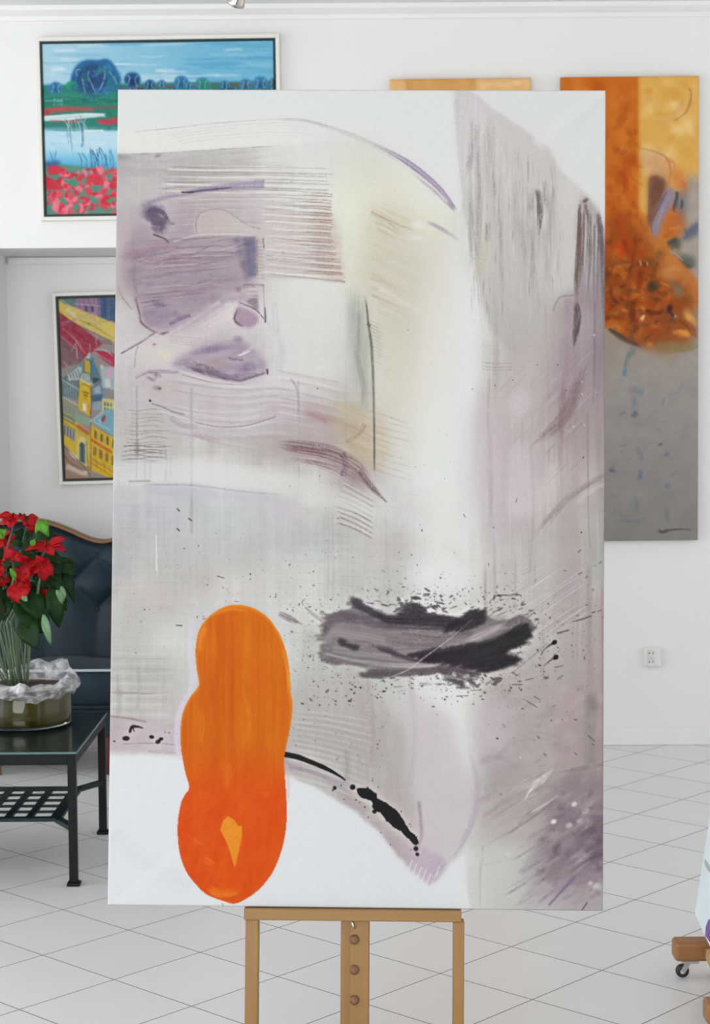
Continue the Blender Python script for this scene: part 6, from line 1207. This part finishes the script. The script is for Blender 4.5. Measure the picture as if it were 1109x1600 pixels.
# ------------------------------------------------------------------ second easel, cut off by the right edge
def build_side_easel():
    y1 = 4.985; y0 = on_floor(1104, 1569, at(1058, 1473, y1-.033).z).y+.033
    r = empty('wooden_easel', (1.2, (y0+y1)/2, 0)); tag(r, 'darker wooden easel on castors, cut off by the right edge of the view', 'easel')
    off = Vector((-1.2, -(y0+y1)/2, 0))
    def part(name, b, m, par=r, **k): b.transform(Matrix.Translation(off)); return obj(name, b, m, par, **k)
    for y in (y1, y0):
        xa = at(1054.5, 1480, y1-.033).x if y == y1 else at(1104, 1585, y0-.033).x
        zt = at(1058, 1473, y1-.033).z; zb = at(1060, 1504, y1-.033).z
        b = bmesh.new(); box(b, xa, 1.75, y-.033, y+.033, zb, zt); part('runner', b, M['oak_dark'], bevel=.012, seg=4)
        for x in (xa+.026, 1.66):
            b = bmesh.new(); lathe(b, [(0, -.008), (.012, -.0085), (.016, -.008), (.019, -.004), (.019, .004), (.016, .008), (.012, .0085), (0, .008)], 28, (x, y-.004, .019), 'y'); wl = part('castor_wheel', b, M['rubber'], smooth=True)
            b = bmesh.new(); lathe(b, [(0, -.012), (.007, -.012), (.009, -.0095), (0, -.0095)], 16, (x, y-.004, .019), 'y'); hb = part('wheel_hub', b, M['steel'], wl, smooth=True)
            b = bmesh.new(); bar(b, (x-.002, y-.0175, .018), (x+.014, y-.0175, zb-.006), .014, .003, (0, 1, 0)); part('castor_fork', b, M['steel'])
            b = bmesh.new(); box(b, x-.006, x+.045, y-.024, y+.02, zb-.007, zb-.0002); part('castor_plate', b, M['steel'], bevel=.001)
    b = bmesh.new(); box(b, 1.28, 1.33, y0+.034, y1-.034, .07, .13); part('cross_rail', b, M['oak_y'], bevel=.003)
    for y in (y0, y1):
        b = bmesh.new(); bar(b, (1.31, y, zt), (1.44, y, 1.15), .04, .03, (0, 1, 0)); part('side_post', b, M['oak_z'], bevel=.003)
    b = bmesh.new(); bar(b, (1.30, (y0+y1)/2, .10), (1.56, (y0+y1)/2, 1.9), .06, .022, (0, 1, 0)); part('centre_mast', b, M['oak_z'], bevel=.003)
    # short rounded bracket fixed against the front of the far runner
    pts = [at(x, y, y1-.05) for x, y in ((1101, 1484), (1103, 1494), (1107, 1502), (1114, 1506), (1125, 1507))]
    b = bmesh.new()
    top = [Vector((p.x, 0, p.z)) for p in pts]; prof = [(p.x, p.z) for p in top]+[(top[-1].x+.10, top[-1].z), (top[-1].x+.10, top[0].z+.003), (top[0].x+.004, top[0].z+.003)]
    va = [b.verts.new((x, y1-.058, z)) for x, z in prof]; vb = [b.verts.new((x, y1-.0335, z)) for x, z in prof]
    for k in range(len(prof)): b.faces.new((va[k], va[(k+1) % len(prof)], vb[(k+1) % len(prof)], vb[k]))
    b.faces.new(va); b.faces.new(vb[::-1]); part('bracket', b, M['oak_x'])
    # canvas held by that easel: seen almost edge-on, leaning to the right
    c0 = at(1085, 1428, 5.10); up = at(1106, 1292, 5.10)-c0; up.normalize(); fw = Vector((-.055, -1, .0)).normalized(); nr = fw.cross(up).normalized()
    if nr.x > 0: nr = -nr
    W, H_, D = .66, 1.1, .03
    r2 = empty('canvas_painting', c0); tag(r2, 'pale blue-white canvas leaning on the easel at the right edge, seen edge-on', 'painting')
    b = bmesh.new(); L = [Vector(p) for p in ((0, 0, 0), (W, 0, 0), (W, 0, H_), (0, 0, H_))]
    f = lambda u, v, d: fw*u+up*v-nr*d
    va = [b.verts.new(f(p.x, p.z, 0)) for p in L]; vb = [b.verts.new(f(p.x, p.z, D)) for p in L]
    for k in range(4): b.faces.new((va[k], va[(k+1) % 4], vb[(k+1) % 4], vb[k]))
    b.faces.new(va); b.faces.new(vb[::-1]); cv = obj('canvas', b, M['pale_canvas'], r2, bevel=.002)
    def patch(name, pts, m, rel=-.0012):
        b = bmesh.new(); n = len(pts); a = [b.verts.new(f(u, v, rel)) for u, v in pts]; c = [b.verts.new(f(u, v, .0004)) for u, v in pts]
        for k in range(n): b.faces.new((a[k], a[(k+1) % n], c[(k+1) % n], c[k]))
        b.faces.new(a); b.faces.new(c[::-1]); return obj(name, b, m, cv)
    def uv(x, y): # photo point -> coordinates on the canvas face
        d = ray(x, y); o = Vector((0, 0, CAM_H)); t = (c0-o).dot(nr)/d.dot(nr); p = o+d*t-c0
        A = np.array([[fw.dot(fw), fw.dot(up)], [fw.dot(up), up.dot(up)]]); s = np.linalg.solve(A, [p.dot(fw), p.dot(up)]); return float(s[0]), float(s[1])
    try:
        pu = [uv(*q) for q in ((1102, 1462), (1103, 1448), (1107, 1437), (1112, 1436), (1112, 1476))]
        pu = [(min(max(u, .004), W-.004), min(max(v, .004), H_-.004)) for u, v in pu]; patch('purple_paint', pu, M['purple'])
        gr = [uv(*q) for q in ((1101, 1342), (1105, 1348), (1111, 1356), (1111, 1366), (1106, 1360), (1101, 1350))]
        gr = [(min(max(u, .004), W-.004), min(max(v, .004), H_-.004)) for u, v in gr]; patch('grey_paint', gr, M['grey_mark'])
    except Exception as ex: print('patch', ex)
    b = bmesh.new(); 
    box(b, 0, 1, 0, 1, 0, 1)
    for v in b.verts: v.co = f(.33+v.co.x*(W-.35), -.026+v.co.y*.0255, -.012+v.co.z*.33)
    # tray of the side easel
    b.transform(Matrix.Translation(c0-Vector((1.2, (y0+y1)/2, 0)))); obj('tray_bar', b, M['oak_y'], r, bevel=.002)

# ------------------------------------------------------------------ coffee table
TX1, TX0, TY0, TY1, TZ = -.949, -2.02, 5.955, 6.69, .462
def build_table():
    r = empty('coffee_table', ((TX0+TX1)/2, (TY0+TY1)/2, 0)); tag(r, 'low black metal coffee table with dark glass top and lattice shelf', 'table')
    off = Matrix.Translation((-(TX0+TX1)/2, -(TY0+TY1)/2, 0)); X0, X1, Y0, Y1 = TX0, TX1, TY0, TY1
    def part(name, b, m, par=r, **k): b.transform(off); return obj(name, b, m, par, **k)
    b = bmesh.new(); box(b, X0-.004, X1+.004, Y0-.004, Y1+.004, TZ-.008, TZ); g = part('glass_top', b, M['glass_top'], bevel=.0015)
    b = bmesh.new(); e = .0045
    for x0, x1, y0, y1 in ((X0-e, X1+e, Y0-e-.001, Y0-e+.0006), (X0-e, X1+e, Y1+e-.0006, Y1+e+.001), (X0-e-.001, X0-e+.0006, Y0, Y1), (X1+e-.0006, X1+e+.001, Y0, Y1)): box(b, x0, x1, y0, y1, TZ-.0075, TZ-.0005)
    part('glass_edge', b, M['glass_edge'], g)
    for x0, x1, y0, y1 in ((X0+.028, X1-.028, Y0, Y0+.02), (X0+.028, X1-.028, Y1-.02, Y1), (X0, X0+.02, Y0+.028, Y1-.028), (X1-.02, X1, Y0+.028, Y1-.028)):
        b = bmesh.new(); box(b, x0, x1, y0, y1, TZ-.046, TZ-.009); part('apron', b, M['iron'], bevel=.001)
    for x in (X0+.014, X1-.014):
        for y in (Y0+.014, Y1-.014):
            b = bmesh.new(); box(b, x-.014, x+.014, y-.014, y+.014, .012, TZ-.009); lg = part('leg', b, M['iron'], bevel=.0015)
            b = bmesh.new(); box(b, x-.022, x+.022, y-.022, y+.022, 0, .0118); part('foot_plate', b, M['iron'], lg, bevel=.002)
    # lattice shelf
    zs = .205; x0, x1, y0, y1 = X0+.10, -1.022, 6.075, 6.575; fw = .04
    b = bmesh.new()
    for a in ((x0, x1, y0, y0+.032), (x0, x1, y1-.032, y1), (x0, x0+fw, y0+.032, y1-.032), (x1-fw, x1, y0+.032, y1-.032)): box(b, *a, zs-.012, zs)
    n = 11; pitch = (x1-fw-x0-fw)/n
    for k in range(1, n): x = x0+fw+k*pitch; box(b, x-.0125, x+.0125, y0+.032, y1-.032, zs-.010, zs-.001)
    for k in range(1, 5): y = y0+.032+k*(y1-y0-.064)/5; box(b, x0+fw, x1-fw, y-.006, y+.006, zs-.0095, zs-.0015)
    part('lattice_shelf', b, M['iron_green'])
    for cx, cy, lx, ly in ((x1-.012, y0+.014, X1-.014, Y0+.014), (x1-.012, y1-.014, X1-.014, Y1-.014), (x0+.012, y0+.014, X0+.014, Y0+.014), (x0+.012, y1-.014, X0+.014, Y1-.014)):
        b = bmesh.new(); bar(b, (cx, cy, zs-.008), (lx, ly, zs-.008), .026, .016); part('shelf_bracket', b, M['iron_green'])

# ------------------------------------------------------------------ sofa
def build_sofa():
    yb = 8.26; bf = 8.14; yf = 7.70; sz = .462; XL, XR = -2.42, -.72
    r = empty('sofa', ((XL+XR)/2, 7.98, 0)); tag(r, 'dark slate tufted sofa with curved wood-trimmed back, behind the coffee table', 'sofa')
    off = Matrix.Translation((-(XL+XR)/2, -7.98, 0))
    def part(name, b, m, par=r, **k): b.transform(off); return obj(name, b, m, par, **k)
    xs = [at(p, 820, bf).x for p in (-250, -180, -130, -60, 0, 25, 57, 72, 90, 110, 125, 140, 155, 168, 185, 215)]
    zc = [at(80, p, bf).z for p in (860, 852, 848, 832, 815, 811.5, 813, 816, 822, 830.5, 838, 844, 847, 846, 838, 850)]
    xs[0], xs[-1] = XL+.06, XR-.06
    def top(x): return float(np.interp(x, xs, zc))
    def tops(x): return (top(x-.02)+2*top(x)+top(x+.02))/4
    nx, nz = 130, 64; b = bmesh.new(); V = []
    u0, v0 = at(150, 872, bf).x, at(150, 872, bf).z; dz = at(150, 872, bf).z-at(150, 953, bf).z; du = .115
    for j in range(nz+1):
        row = []
        for i in range(nx+1):
            x = XL+.07+(XR-XL-.14)*i/nx; zt = tops(x)-.012; z = .40+(zt-.40)*j/nz
            u = (x-u0)/du; v = (z-v0)/(dz/2)
            if z > v0-dz:
                hgt = abs(math.sin(PI*(u+v)/2)*math.sin(PI*(u-v)/2))**.55
                ed = min(1, (zt-z)/.10); hgt = hgt*ed+.55*(1-ed)
            else: hgt = abs(math.sin(PI*u/2))**1.1; hgt = hgt+(.8-hgt)*min(1, (v0-dz-z)/.12)*.6
            ed2 = min(1, max(0, (zt-z)/.03)); y = bf+.030-.040*hgt*(.4+.6*ed2)+.03*(1-ed2)
            y += (z-.45)*.10-.03
            row.append(b.verts.new((x, y, z)))
        V.append(row)
    for j in range(nz):
        for i in range(nx): b.faces.new((V[j][i], V[j][i+1], V[j+1][i+1], V[j+1][i]))
    back = [[b.verts.new((V[j][i].co.x, yb, V[j][i].co.z)) for i in range(nx+1)] for j in (0, nz)]
    for i in range(nx):
        b.faces.new((V[nz][i], V[nz][i+1], back[1][i+1], back[1][i])); b.faces.new((V[0][i], back[0][i], back[0][i+1], V[0][i+1])); b.faces.new((back[0][i], back[1][i], back[1][i+1], back[0][i+1]))
    b.faces.new([V[j][0] for j in range(nz+1)]+[back[1][0], back[0][0]]); b.faces.new([V[j][nx] for j in range(nz, -1, -1)]+[back[0][nx], back[1][nx]])
    bk = part('backrest', b, M['leather'], smooth=True)
    for i in range(-6, 7):
        for j in range(-2, 3):
            x = u0+i*du; z = v0+j*dz/2
            if (i+j) % 2 or x < XL+.12 or x > XR-.12 or z > tops(x)-.06 or j == -1 and False: continue
            y = bf+.030+(z-.45)*.10-.03
            b = bmesh.new(); lathe(b, [(0, -.012), (.006, -.011), (.010, -.006), (.010, 0), (0, 0)], 16, (x, y, z), 'y'); part('tuft_button', b, M['leather'], bk, smooth=True)
    # carved rim following the back
    b = bmesh.new(); pts = [(x, bf+.075, tops(x)-.004) for x in np.linspace(XL+.06, XR-.06, 90)]
    rings = []
    for x, y, z in pts:
        y0 = bf+.045; rings.append([b.verts.new((x, y0+a, z+c)) for a, c in ((-.002, -.010), (-.006, -.003), (-.002, .004), (.02, .007), (.07, .006), (.075, -.012))])
    for p, q in zip(rings, rings[1:]):
        for k in range(6): b.faces.new((p[k], p[(k+1) % 6], q[(k+1) % 6], q[k]))
    b.faces.new(rings[0][::-1]); b.faces.new(rings[-1]); part('wooden_rim', b, M['sofa_wood'], smooth=True)
    # seat
    b = bmesh.new(); n = 60; V = []
    prof = [(yf+.012, .30), (yf, .32), (yf-.004, .38), (yf, .44), (yf+.012, sz-.004), (yf+.05, sz+.004), (yf+.16, sz+.012), (yf+.30, sz+.010), (yf+.41, sz-.002), (yf+.43, .30)]
    for i in range(n+1):
        x = XL+.11+(XR-XL-.22)*i/n; V.append([b.verts.new((x, y+.004*math.sin(i*.9), z+(.006*math.sin(i*.35) if 4 < k < 9 else 0))) for k, (y, z) in enumerate(prof)])
    for i in range(n):
        for k in range(len(prof)-1): b.faces.new((V[i][k], V[i+1][k], V[i+1][k+1], V[i][k+1]))
        b.faces.new((V[i][-1], V[i+1][-1], V[i+1][0], V[i][0]))
    b.faces.new(V[0]); b.faces.new(V[-1][::-1]); st = part('seat', b, M['leather'], smooth=True)
    zp = at(130, 1048, yf).z
    b = bmesh.new(); tube(b, [(x, yf+.004, zp) for x in np.linspace(XL+.12, XR-.12, 20)], .006, 8); part('piping', b, M['piping'], st, smooth=True)
    zr = at(130, 1106, yf).z
    b = bmesh.new(); box(b, XL+.08, XR-.08, yf-.012, yb-.03, zr-.12, .305); part('seat_rail', b, M['leather'], bevel=.008)
    b = bmesh.new(); tube(b, [(x, yf-.014, zr-.004) for x in np.linspace(XL+.09, XR-.09, 16)], .004, 8); part('rail_piping', b, M['iron'], st, smooth=True)
    for s, x in ((-1, XL+.06), (1, XR-.06)):
        b = bmesh.new()
        tube(b, [(x, yf+.0, .60), (x, yf+.2, .615), (x, bf+.05, .66)], [.055, .058, .05], 20); box(b, x-.045, x+.045, yf+.02, bf+.06, .27, .60); part('armrest', b, M['leather'], bevel=.01)
    legs = [at(1, 1190, yf+.03).x, at(168, 1150, yf+.03).x, XR-.09, XL+.09]
    for k, x in enumerate(legs[1:]):
        m = M['red_wood']; b = bmesh.new(); tube(b, [(x, yf+.03, zr-.115), (x, yf+.02, zr-.16), (x, yf+.032, .06), (x, yf+.02, 0.0)], [.026, .026, .016, .02], 14); part('leg', b, m, smooth=True)
    b = bmesh.new(); x = legs[0]; tube(b, [(x-.02, yf+.03, zr-.115), (x-.024, yf+.02, zr-.16), (x-.012, yf+.032, .06), (x-.016, yf+.02, 0.0)], [.026, .026, .015, .02], 14); part('leg', b, M['sofa_wood'], smooth=True)
    for x in (XL+.1, XR-.1):
        b = bmesh.new(); tube(b, [(x, yb-.08, zr-.115), (x, yb-.06, 0)], [.026, .02], 12); part('leg', b, M['red_wood'], smooth=True)

# ------------------------------------------------------------------ vase, plant, foil
VX, VY, VR = -1.212, 6.455, .171
def build_vase():
    z0 = TZ+.0006; r = empty('glass_vase', (VX, VY, z0)); tag(r, 'wide low glass vase with olive filling, standing on the coffee table', 'vase')
    b = bmesh.new(); H_ = .145
    lathe(b, [(0, .0), (VR-.012, 0), (VR-.003, .004), (VR, .014), (VR, .03), (VR, H_-.003), (VR-.002, H_), (VR-.005, H_-.002), (VR-.006, .024), (VR-.012, .018), (0, .018)], 72); obj('bowl', b, M['glass'], r, True)
    b = bmesh.new(); lathe(b, [(0, .0155), (VR-.012, .0155), (VR-.0034, .022), (VR-.0034, .137), (0, .137)], 64); obj('filling', b, M['olive'], r, True)
    b = bmesh.new(); n = 48; rings = []
    for k, rr in enumerate((VR-.008, VR*.66, VR*.33, .004)):
        rings.append([b.verts.new((rr*math.cos(a*2*PI/n), rr*math.sin(a*2*PI/n), -.0+.1365+.006*random.random()+.004*k)) for a in range(n)])
    for p, q in zip(rings, rings[1:]):
        for k in range(n): b.faces.new((p[k], p[(k+1) % n], q[(k+1) % n], q[k]))
    b.faces.new(rings[-1]); obj('soil', b, M['soil'], r, True)
    return z0+H_, r
def build_foil(zr, r):
    b = bmesh.new(); n = 60; prof = [(.150, -.012), (.158, .010), (.170, .018), (.186, .012), (.197, -.004), (.193, -.012), (.186, -.018), (.183, -.022)]
    rings = []
    for j, (rr, z) in enumerate(prof):
        ring = []
        for k in range(n):
            a = 2*PI*k/n; p = Vector((math.cos(a)*1.7, math.sin(a)*1.7, j*.3)); d1 = mnoise.noise(p*1.5); d2 = mnoise.noise(p*3.2+Vector((5, 3, 1)))
            lift = (.050*max(0, math.cos(a-.85))+.012*max(0, math.cos(a+2.6)))*(1 if j in (1, 2) else .7 if j == 3 else .3 if j == 4 else .0)
            flop = .006*max(0, math.cos(a+.1))**2*(j >= 3)
            amp = 1 if j > 1 else .3; rad = rr+amp*(.012*d1+.010*d2)+flop
            ring.append(b.verts.new((rad*math.cos(a), rad*math.sin(a), z+lift+amp*(.016*d2+.016*d1)+(.018*d1 if j >= 6 else 0))))
        rings.append(ring)
    for p, q in zip(rings, rings[1:]):
        for k in range(n):
            if (k*7+len(p)) % 2: b.faces.new((p[k], p[(k+1) % n], q[(k+1) % n])); b.faces.new((p[k], q[(k+1) % n], q[k]))
            else: b.faces.new((p[k], p[(k+1) % n], q[k])); b.faces.new((p[(k+1) % n], q[(k+1) % n], q[k]))
    o = obj('foil_wrap', b, M['foil'], r, False); o.location = (0, 0, zr-(TZ+.0006)); o['label'] = 'crumpled clear plastic foil round the rim'
    s = o.modifiers.new('solid', 'SOLIDIFY'); s.thickness = .0008
    return r
def leaf_geo(bm, base, tip, width, facing, curl=.15, fold=.25, nseg=8, lobes=0.):
    base, tip = Vector(base), Vector(tip); ax = tip-base; L = ax.length; t = ax.normalized()
    f = Vector(facing); f = (f-t*f.dot(t)).normalized(); s = t.cross(f).normalized(); rows = []
    for i in range(nseg+1):
        u = i/nseg; w = width*(math.sin(PI*min(1, u*.96+.04))**.75)*(1.12-.45*u)
        if lobes: w *= 1+lobes*math.sin(u*PI*4)
        c = base+ax*u+f*(curl*L*math.sin(PI*u)-curl*.6*L*u*u)
        row = []
        for k in (-1, -.5, 0, .5, 1): row.append(bm.verts.new(c+s*k*w/2-f*(fold*abs(k)*w*.35*-1)+f*.004*math.sin(u*9+k*4)))
        rows.append(row)
    for p, q in zip(rows, rows[1:]):
        for k in range(4): bm.faces.new((p[k], p[k+1], q[k+1], q[k]))
def build_plant(zr):
    r = empty('poinsettia', (VX, VY, zr)); tag(r, 'red poinsettia plant growing from the glass vase on the coffee table', 'plant')
    inv = Matrix.Translation((-VX, -VY, -zr))
    def part(name, b, m, par=r, smooth=True, solid=.0012):
        b.transform(inv); o = obj(name, b, m, par, smooth)
        if solid:
            s = o.modifiers.new('solid', 'SOLIDIFY'); s.thickness = solid; s.offset = 0
        return o
    R = random.Random(11)
    Y0 = VY-.02
    P = lambda x, y, dy=0: at(x, y, Y0+dy)
    cam = Vector((0, 0, CAM_H))
    def facing(p, jit=.5):
        d = (cam-p).normalized(); return d+Vector((R.uniform(-jit, jit), R.uniform(-jit, jit), R.uniform(-jit*.3, jit)+.35))
    def leaf(bx, by, tx, ty, w, m='leaf', d0=0., d1=0., curl=.12, jit=.4, fold=.25, name='leaf'):
        b = bmesh.new(); a, c = P(bx, by, d0), P(tx, ty, d1); leaf_geo(b, a, c, w*.0027, facing(a, jit), curl, fold); return part(name, b, M[m])
    # flower heads: each a whorl of red bracts given as photo-space tips round a centre
    heads = [
        ((22, 812, -.02), [(-8, 806, 15), (0, 818, 17), (14, 824, 16), (40, 812, 14), (30, 806, 12), (6, 804, 10)]),
        ((42, 812, .02), [(60, 808, 13), (54, 832, 16), (36, 820, 13), (30, 806, 10), (55, 820, 12)]),
        ((10, 842, .03), [(-8, 832, 14), (16, 828, 12), (-4, 858, 15), (12, 866, 14), (24, 838, 10)]),
        ((74, 851, -.05), [(103, 840, 11), (104, 861, 13), (58, 862, 10), (38, 859, 11), (84, 868, 13), (62, 848, 9), (96, 850, 10)]),
        ((20, 873, -.09), [(8, 858, 17), (34, 866, 18), (22, 858, 18), (2, 880, 14), (14, 856, 13)]),
        ((40, 880, -.06), [(28, 908, 26), (62, 872, 22), (54, 898, 22), (36, 912, 20), (34, 868, 16), (60, 886, 20)]),
        ((64, 884, -.07), [(82, 898, 20), (76, 872, 18), (58, 868, 14), (72, 908, 20), (50, 896, 16), (80, 884, 18)]),
        ((-4, 884, -.05), [(8, 878, 14), (4, 900, 16), (-24, 880, 18), (-10, 906, 18), (-16, 868, 16)]),
        ((6, 906, -.02), [(-16, 912, 12), (18, 907, 9), (0, 916, 12), (-6, 902, 10)]),
        ((30, 912, -.04), [(18, 918, 20), (32, 944, 32), (46, 928, 22), (48, 914, 18), (24, 934, 24)]),
        ((72, 912, .02), [(68, 936, 13), (74, 938, 11), (70, 922, 12), (78, 926, 10)]),
        ((-2, 944, -.02), [(3, 962, 9), (-20, 960, 14), (2, 936, 8), (-18, 942, 14)]),
        ((-40, 850, .0), [(-70, 840, 20), (-58, 872, 22), (-30, 878, 20), (-20, 840, 18), (-46, 826, 18), (-70, 856, 18)]),
        ((-60, 900, -.04), [(-92, 892, 20), (-76, 924, 22), (-48, 926, 20), (-38, 890, 18), (-66, 874, 18)]),
    ]
    tips = []
    for (cx, cy, dy), br in heads:
        b = bmesh.new(); c = P(cx, cy, dy)
        for (tx, ty, w) in br:
            e = P(tx, ty, dy+R.uniform(-.035, .02)); leaf_geo(b, c, e, w*.0029, facing(c, .45), R.uniform(.05, .2), .3)
        fl = part('flower', b, M['red']); tips.append(c)
        b = bmesh.new()
        for k in range(3):
            q = c+Vector((R.uniform(-.007, .007), -.012+R.uniform(-.004, .004), R.uniform(-.004, .008)))
            bmesh.ops.create_icosphere(b, subdivisions=1, radius=.0034, matrix=Matrix.Translation(q))
        part('flower_centre', b, M['cyathia'], fl, True, 0)
    for a in ((60, 838, 74, 812, 20, 'leaf_light', -.06, -.05), (58, 816, 76, 838, 18, 'leaf_light', -.05, -.06), (54, 842, 70, 836, 17, 'leaf', -.08, -.09), (8, 838, -4, 826, 11, 'leaf_light', -.05, -.06), (2, 842, 9, 826, 9, 'leaf_light', -.05, -.06),
              (18, 852, 34, 848, 13, 'leaf', -.06, -.07), (30, 856, 50, 846, 12, 'leaf', -.06, -.07), (48, 852, 56, 842, 8, 'leaf_light', -.09, -.09), (34, 862, 60, 872, 14, 'leaf', -.05, -.06), (14, 876, 8, 888, 13, 'leaf', -.12, -.13), (24, 878, 30, 888, 10, 'leaf', -.12, -.12),
              (17, 888, 24, 908, 8, 'leaf_light', -.13, -.13), (22, 812, 21, 801, 9, 'leaf', 0, 0), (32, 812, 31, 801, 8, 'leaf', .02, .02), (38, 814, 50, 807, 8, 'leaf', .02, .02), (10, 812, 20, 806, 8, 'leaf_light', .0, .0),
              (70, 866, 100, 880, 18, 'leaf', .03, .0), (80, 868, 92, 905, 22, 'leaf', .04, .02), (86, 876, 118, 900, 20, 'leaf', .06, .05), (92, 872, 124, 886, 11, 'leaf', .08, .08), (96, 890, 118, 944, 13, 'leaf', .07, .05), (74, 894, 98, 930, 24, 'leaf', .03, .0), (100, 900, 112, 936, 10, 'leaf', .09, .08),
              (89, 922, 98, 944, 9, 'leaf_pale', -.06, -.05), (96, 916, 100, 940, 8, 'leaf_pale', -.05, -.05), (80, 916, 93, 982, 26, 'leaf', -.02, -.03), (84, 905, 104, 955, 18, 'leaf', .0, -.01), (36, 925, 66, 968, 36, 'leaf', -.03, -.08), (28, 934, 60, 990, 40, 'leaf', -.04, -.09), (50, 920, 72, 990, 28, 'leaf', -.02, -.06),
              (38, 966, 58, 1014, 34, 'leaf', -.06, -.12), (36, 978, 68, 986, 30, 'leaf', -.05, -.08), (68, 960, 79, 1008, 12, 'leaf_pale', -.08, -.09), (14, 930, 2, 972, 22, 'leaf', .0, -.03), (4, 922, 14, 966, 20, 'leaf', .0, -.02), (24, 918, 10, 944, 22, 'leaf', .0, .0), (58, 900, 74, 920, 24, 'leaf', .0, .0), (44, 912, 62, 930, 22, 'leaf', .01, .0),
              (40, 836, 20, 830, 14, 'leaf', .05, .05), (52, 830, 40, 845, 14, 'leaf', .05, .05), (36, 938, 42, 932, 10, 'leaf_pale', -.1, -.1), (-10, 920, -30, 975, 30, 'leaf', -.02, -.04), (-40, 900, -84, 960, 34, 'leaf', -.02, -.03), (-30, 860, -90, 850, 30, 'leaf', .03, .0), (-50, 920, -60, 985, 30, 'leaf', .0, -.05),
              (6, 866, -12, 878, 16, 'leaf', .03, .03), (30, 896, 10, 916, 18, 'leaf', .03, .03), (60, 858, 44, 872, 14, 'leaf', .05, .05), (76, 830, 88, 846, 10, 'leaf', .06, .06)):
        leaf(*a)
    for k in range(22):
        x, y = R.uniform(-30, 84), R.uniform(822, 925); an = R.uniform(-.4, 3.5); L = R.uniform(22, 36)
        leaf(x, y, x+L*math.cos(an), y+L*math.sin(an), R.uniform(15, 22), 'leaf', R.uniform(.04, .1), R.uniform(.04, .1))
    # stems: from the soil up into the heads
    base = P(24, 1070)
    srcs = [(10, 1066, 0), (16, 1072, -.03), (22, 1066, .02), (26, 1074, -.04), (30, 1068, .0), (34, 1070, .03), (38, 1066, -.02), (20, 1076, -.05), (14, 1070, .03), (28, 1064, .05), (41, 1068, .02), (24, 1072, 0), (32, 1062, -.03), (18, 1068, .05)]
    dst = [(-34, 1000), (-8, 985), (4, 968), (10, 972), (17, 962), (20, 975), (40, 1000), (-20, 992), (-4, 975), (28, 966), (43, 1002), (14, 985), (24, 990), (7, 990)]
    for k, c in enumerate(tips+tips[:7]):
        s, d = srcs[k % len(srcs)], dst[k % len(dst)]
        a = P(s[0]+(5 if k > 13 else 0), s[1], s[2]); a.z = zr-.003; d = (d[0]+(7 if k > 13 else 0), d[1]); m_ = P(d[0], d[1], s[2]*1.1); e = c+Vector((0, .012, -.006))
        b = bmesh.new(); q1 = a.lerp(m_, .5)+Vector((R.uniform(-.006, .006), 0, 0)); tube(b, [a, q1, m_, m_.lerp(e, .5)+Vector((R.uniform(-.01, .01), .01, 0)), e], [.0034, .0030, .0028, .0025, .002], 8); part('stem', b, M['stem'], r, True, 0)

# ------------------------------------------------------------------ light and camera
def area(name, loc, target, sx, sy, power, col=(1, 1, 1)):
    l = bpy.data.lights.new(name, 'AREA'); l.shape = 'RECTANGLE'; l.size, l.size_y = sx, sy; l.energy = power; l.color = col
    o = bpy.data.objects.new(name, l); COL.objects.link(o); o.location = loc
    o.rotation_euler = (Vector(target)-Vector(loc)).to_track_quat('-Z', 'Y').to_euler(); return o
def build_light():
    w = bpy.data.worlds.new('daylight'); SC.world = w; w.use_nodes = True; bg = w.node_tree.nodes['Background']
    bg.inputs[0].default_value = (.97, .985, 1, 1); bg.inputs[1].default_value = WORLD
    area('window_light_left', (-5.6, 4.6, 1.35), (1.0, 6.2, .7), 5.6, 2.5, KEY, (.97, .985, 1))
    area('front_fill_light', (-1.5, -3.6, 2.1), (0, 5.5, .6), 5.0, 2.4, FILL, (.99, .995, 1))  # unseen fill lamp added behind the camera to brighten the canvas and room
def build_camera():
    cd = bpy.data.cameras.new('camera'); co = bpy.data.objects.new('camera', cd); COL.objects.link(co)
    cd.sensor_fit = 'VERTICAL'; cd.sensor_height = 22.3; cd.sensor_width = 22.3*1109/1600; cd.lens = F_PX/1600*22.3
    c, s = math.cos(PITCH), math.sin(PITCH); cr, sr = math.cos(ROLL), math.sin(ROLL)
    right, up, fwd = Vector((1, 0, 0)), Vector((0, s, c)), Vector((0, c, -s))
    Rv = right*cr-up*sr; Uv = right*sr+up*cr
    m = Matrix((Rv, Uv, -fwd)).transposed().to_4x4(); m.translation = (0, 0, CAM_H); co.matrix_world = m
    cd.clip_start = .05; cd.dof.use_dof = True; cd.dof.focus_distance = 4.3; cd.dof.aperture_fstop = 5.6
    SC.camera = co
WORLD, KEY, FILL = 1.58, 84, 285
def main():
    build_mats(); build_room(); build_pictures(); w, h = build_canvas(); build_easel(w, h); build_side_easel(); build_table(); build_sofa()
    zr, vs = build_vase(); build_foil(zr, vs); build_plant(zr); build_light(); build_camera()
    v = SC.view_settings; v.view_transform = 'Standard'; v.look = 'None'; v.gamma = 1; v.exposure = 0.0; v.use_curve_mapping = False
    SC.cycles.max_bounces = 8
main()
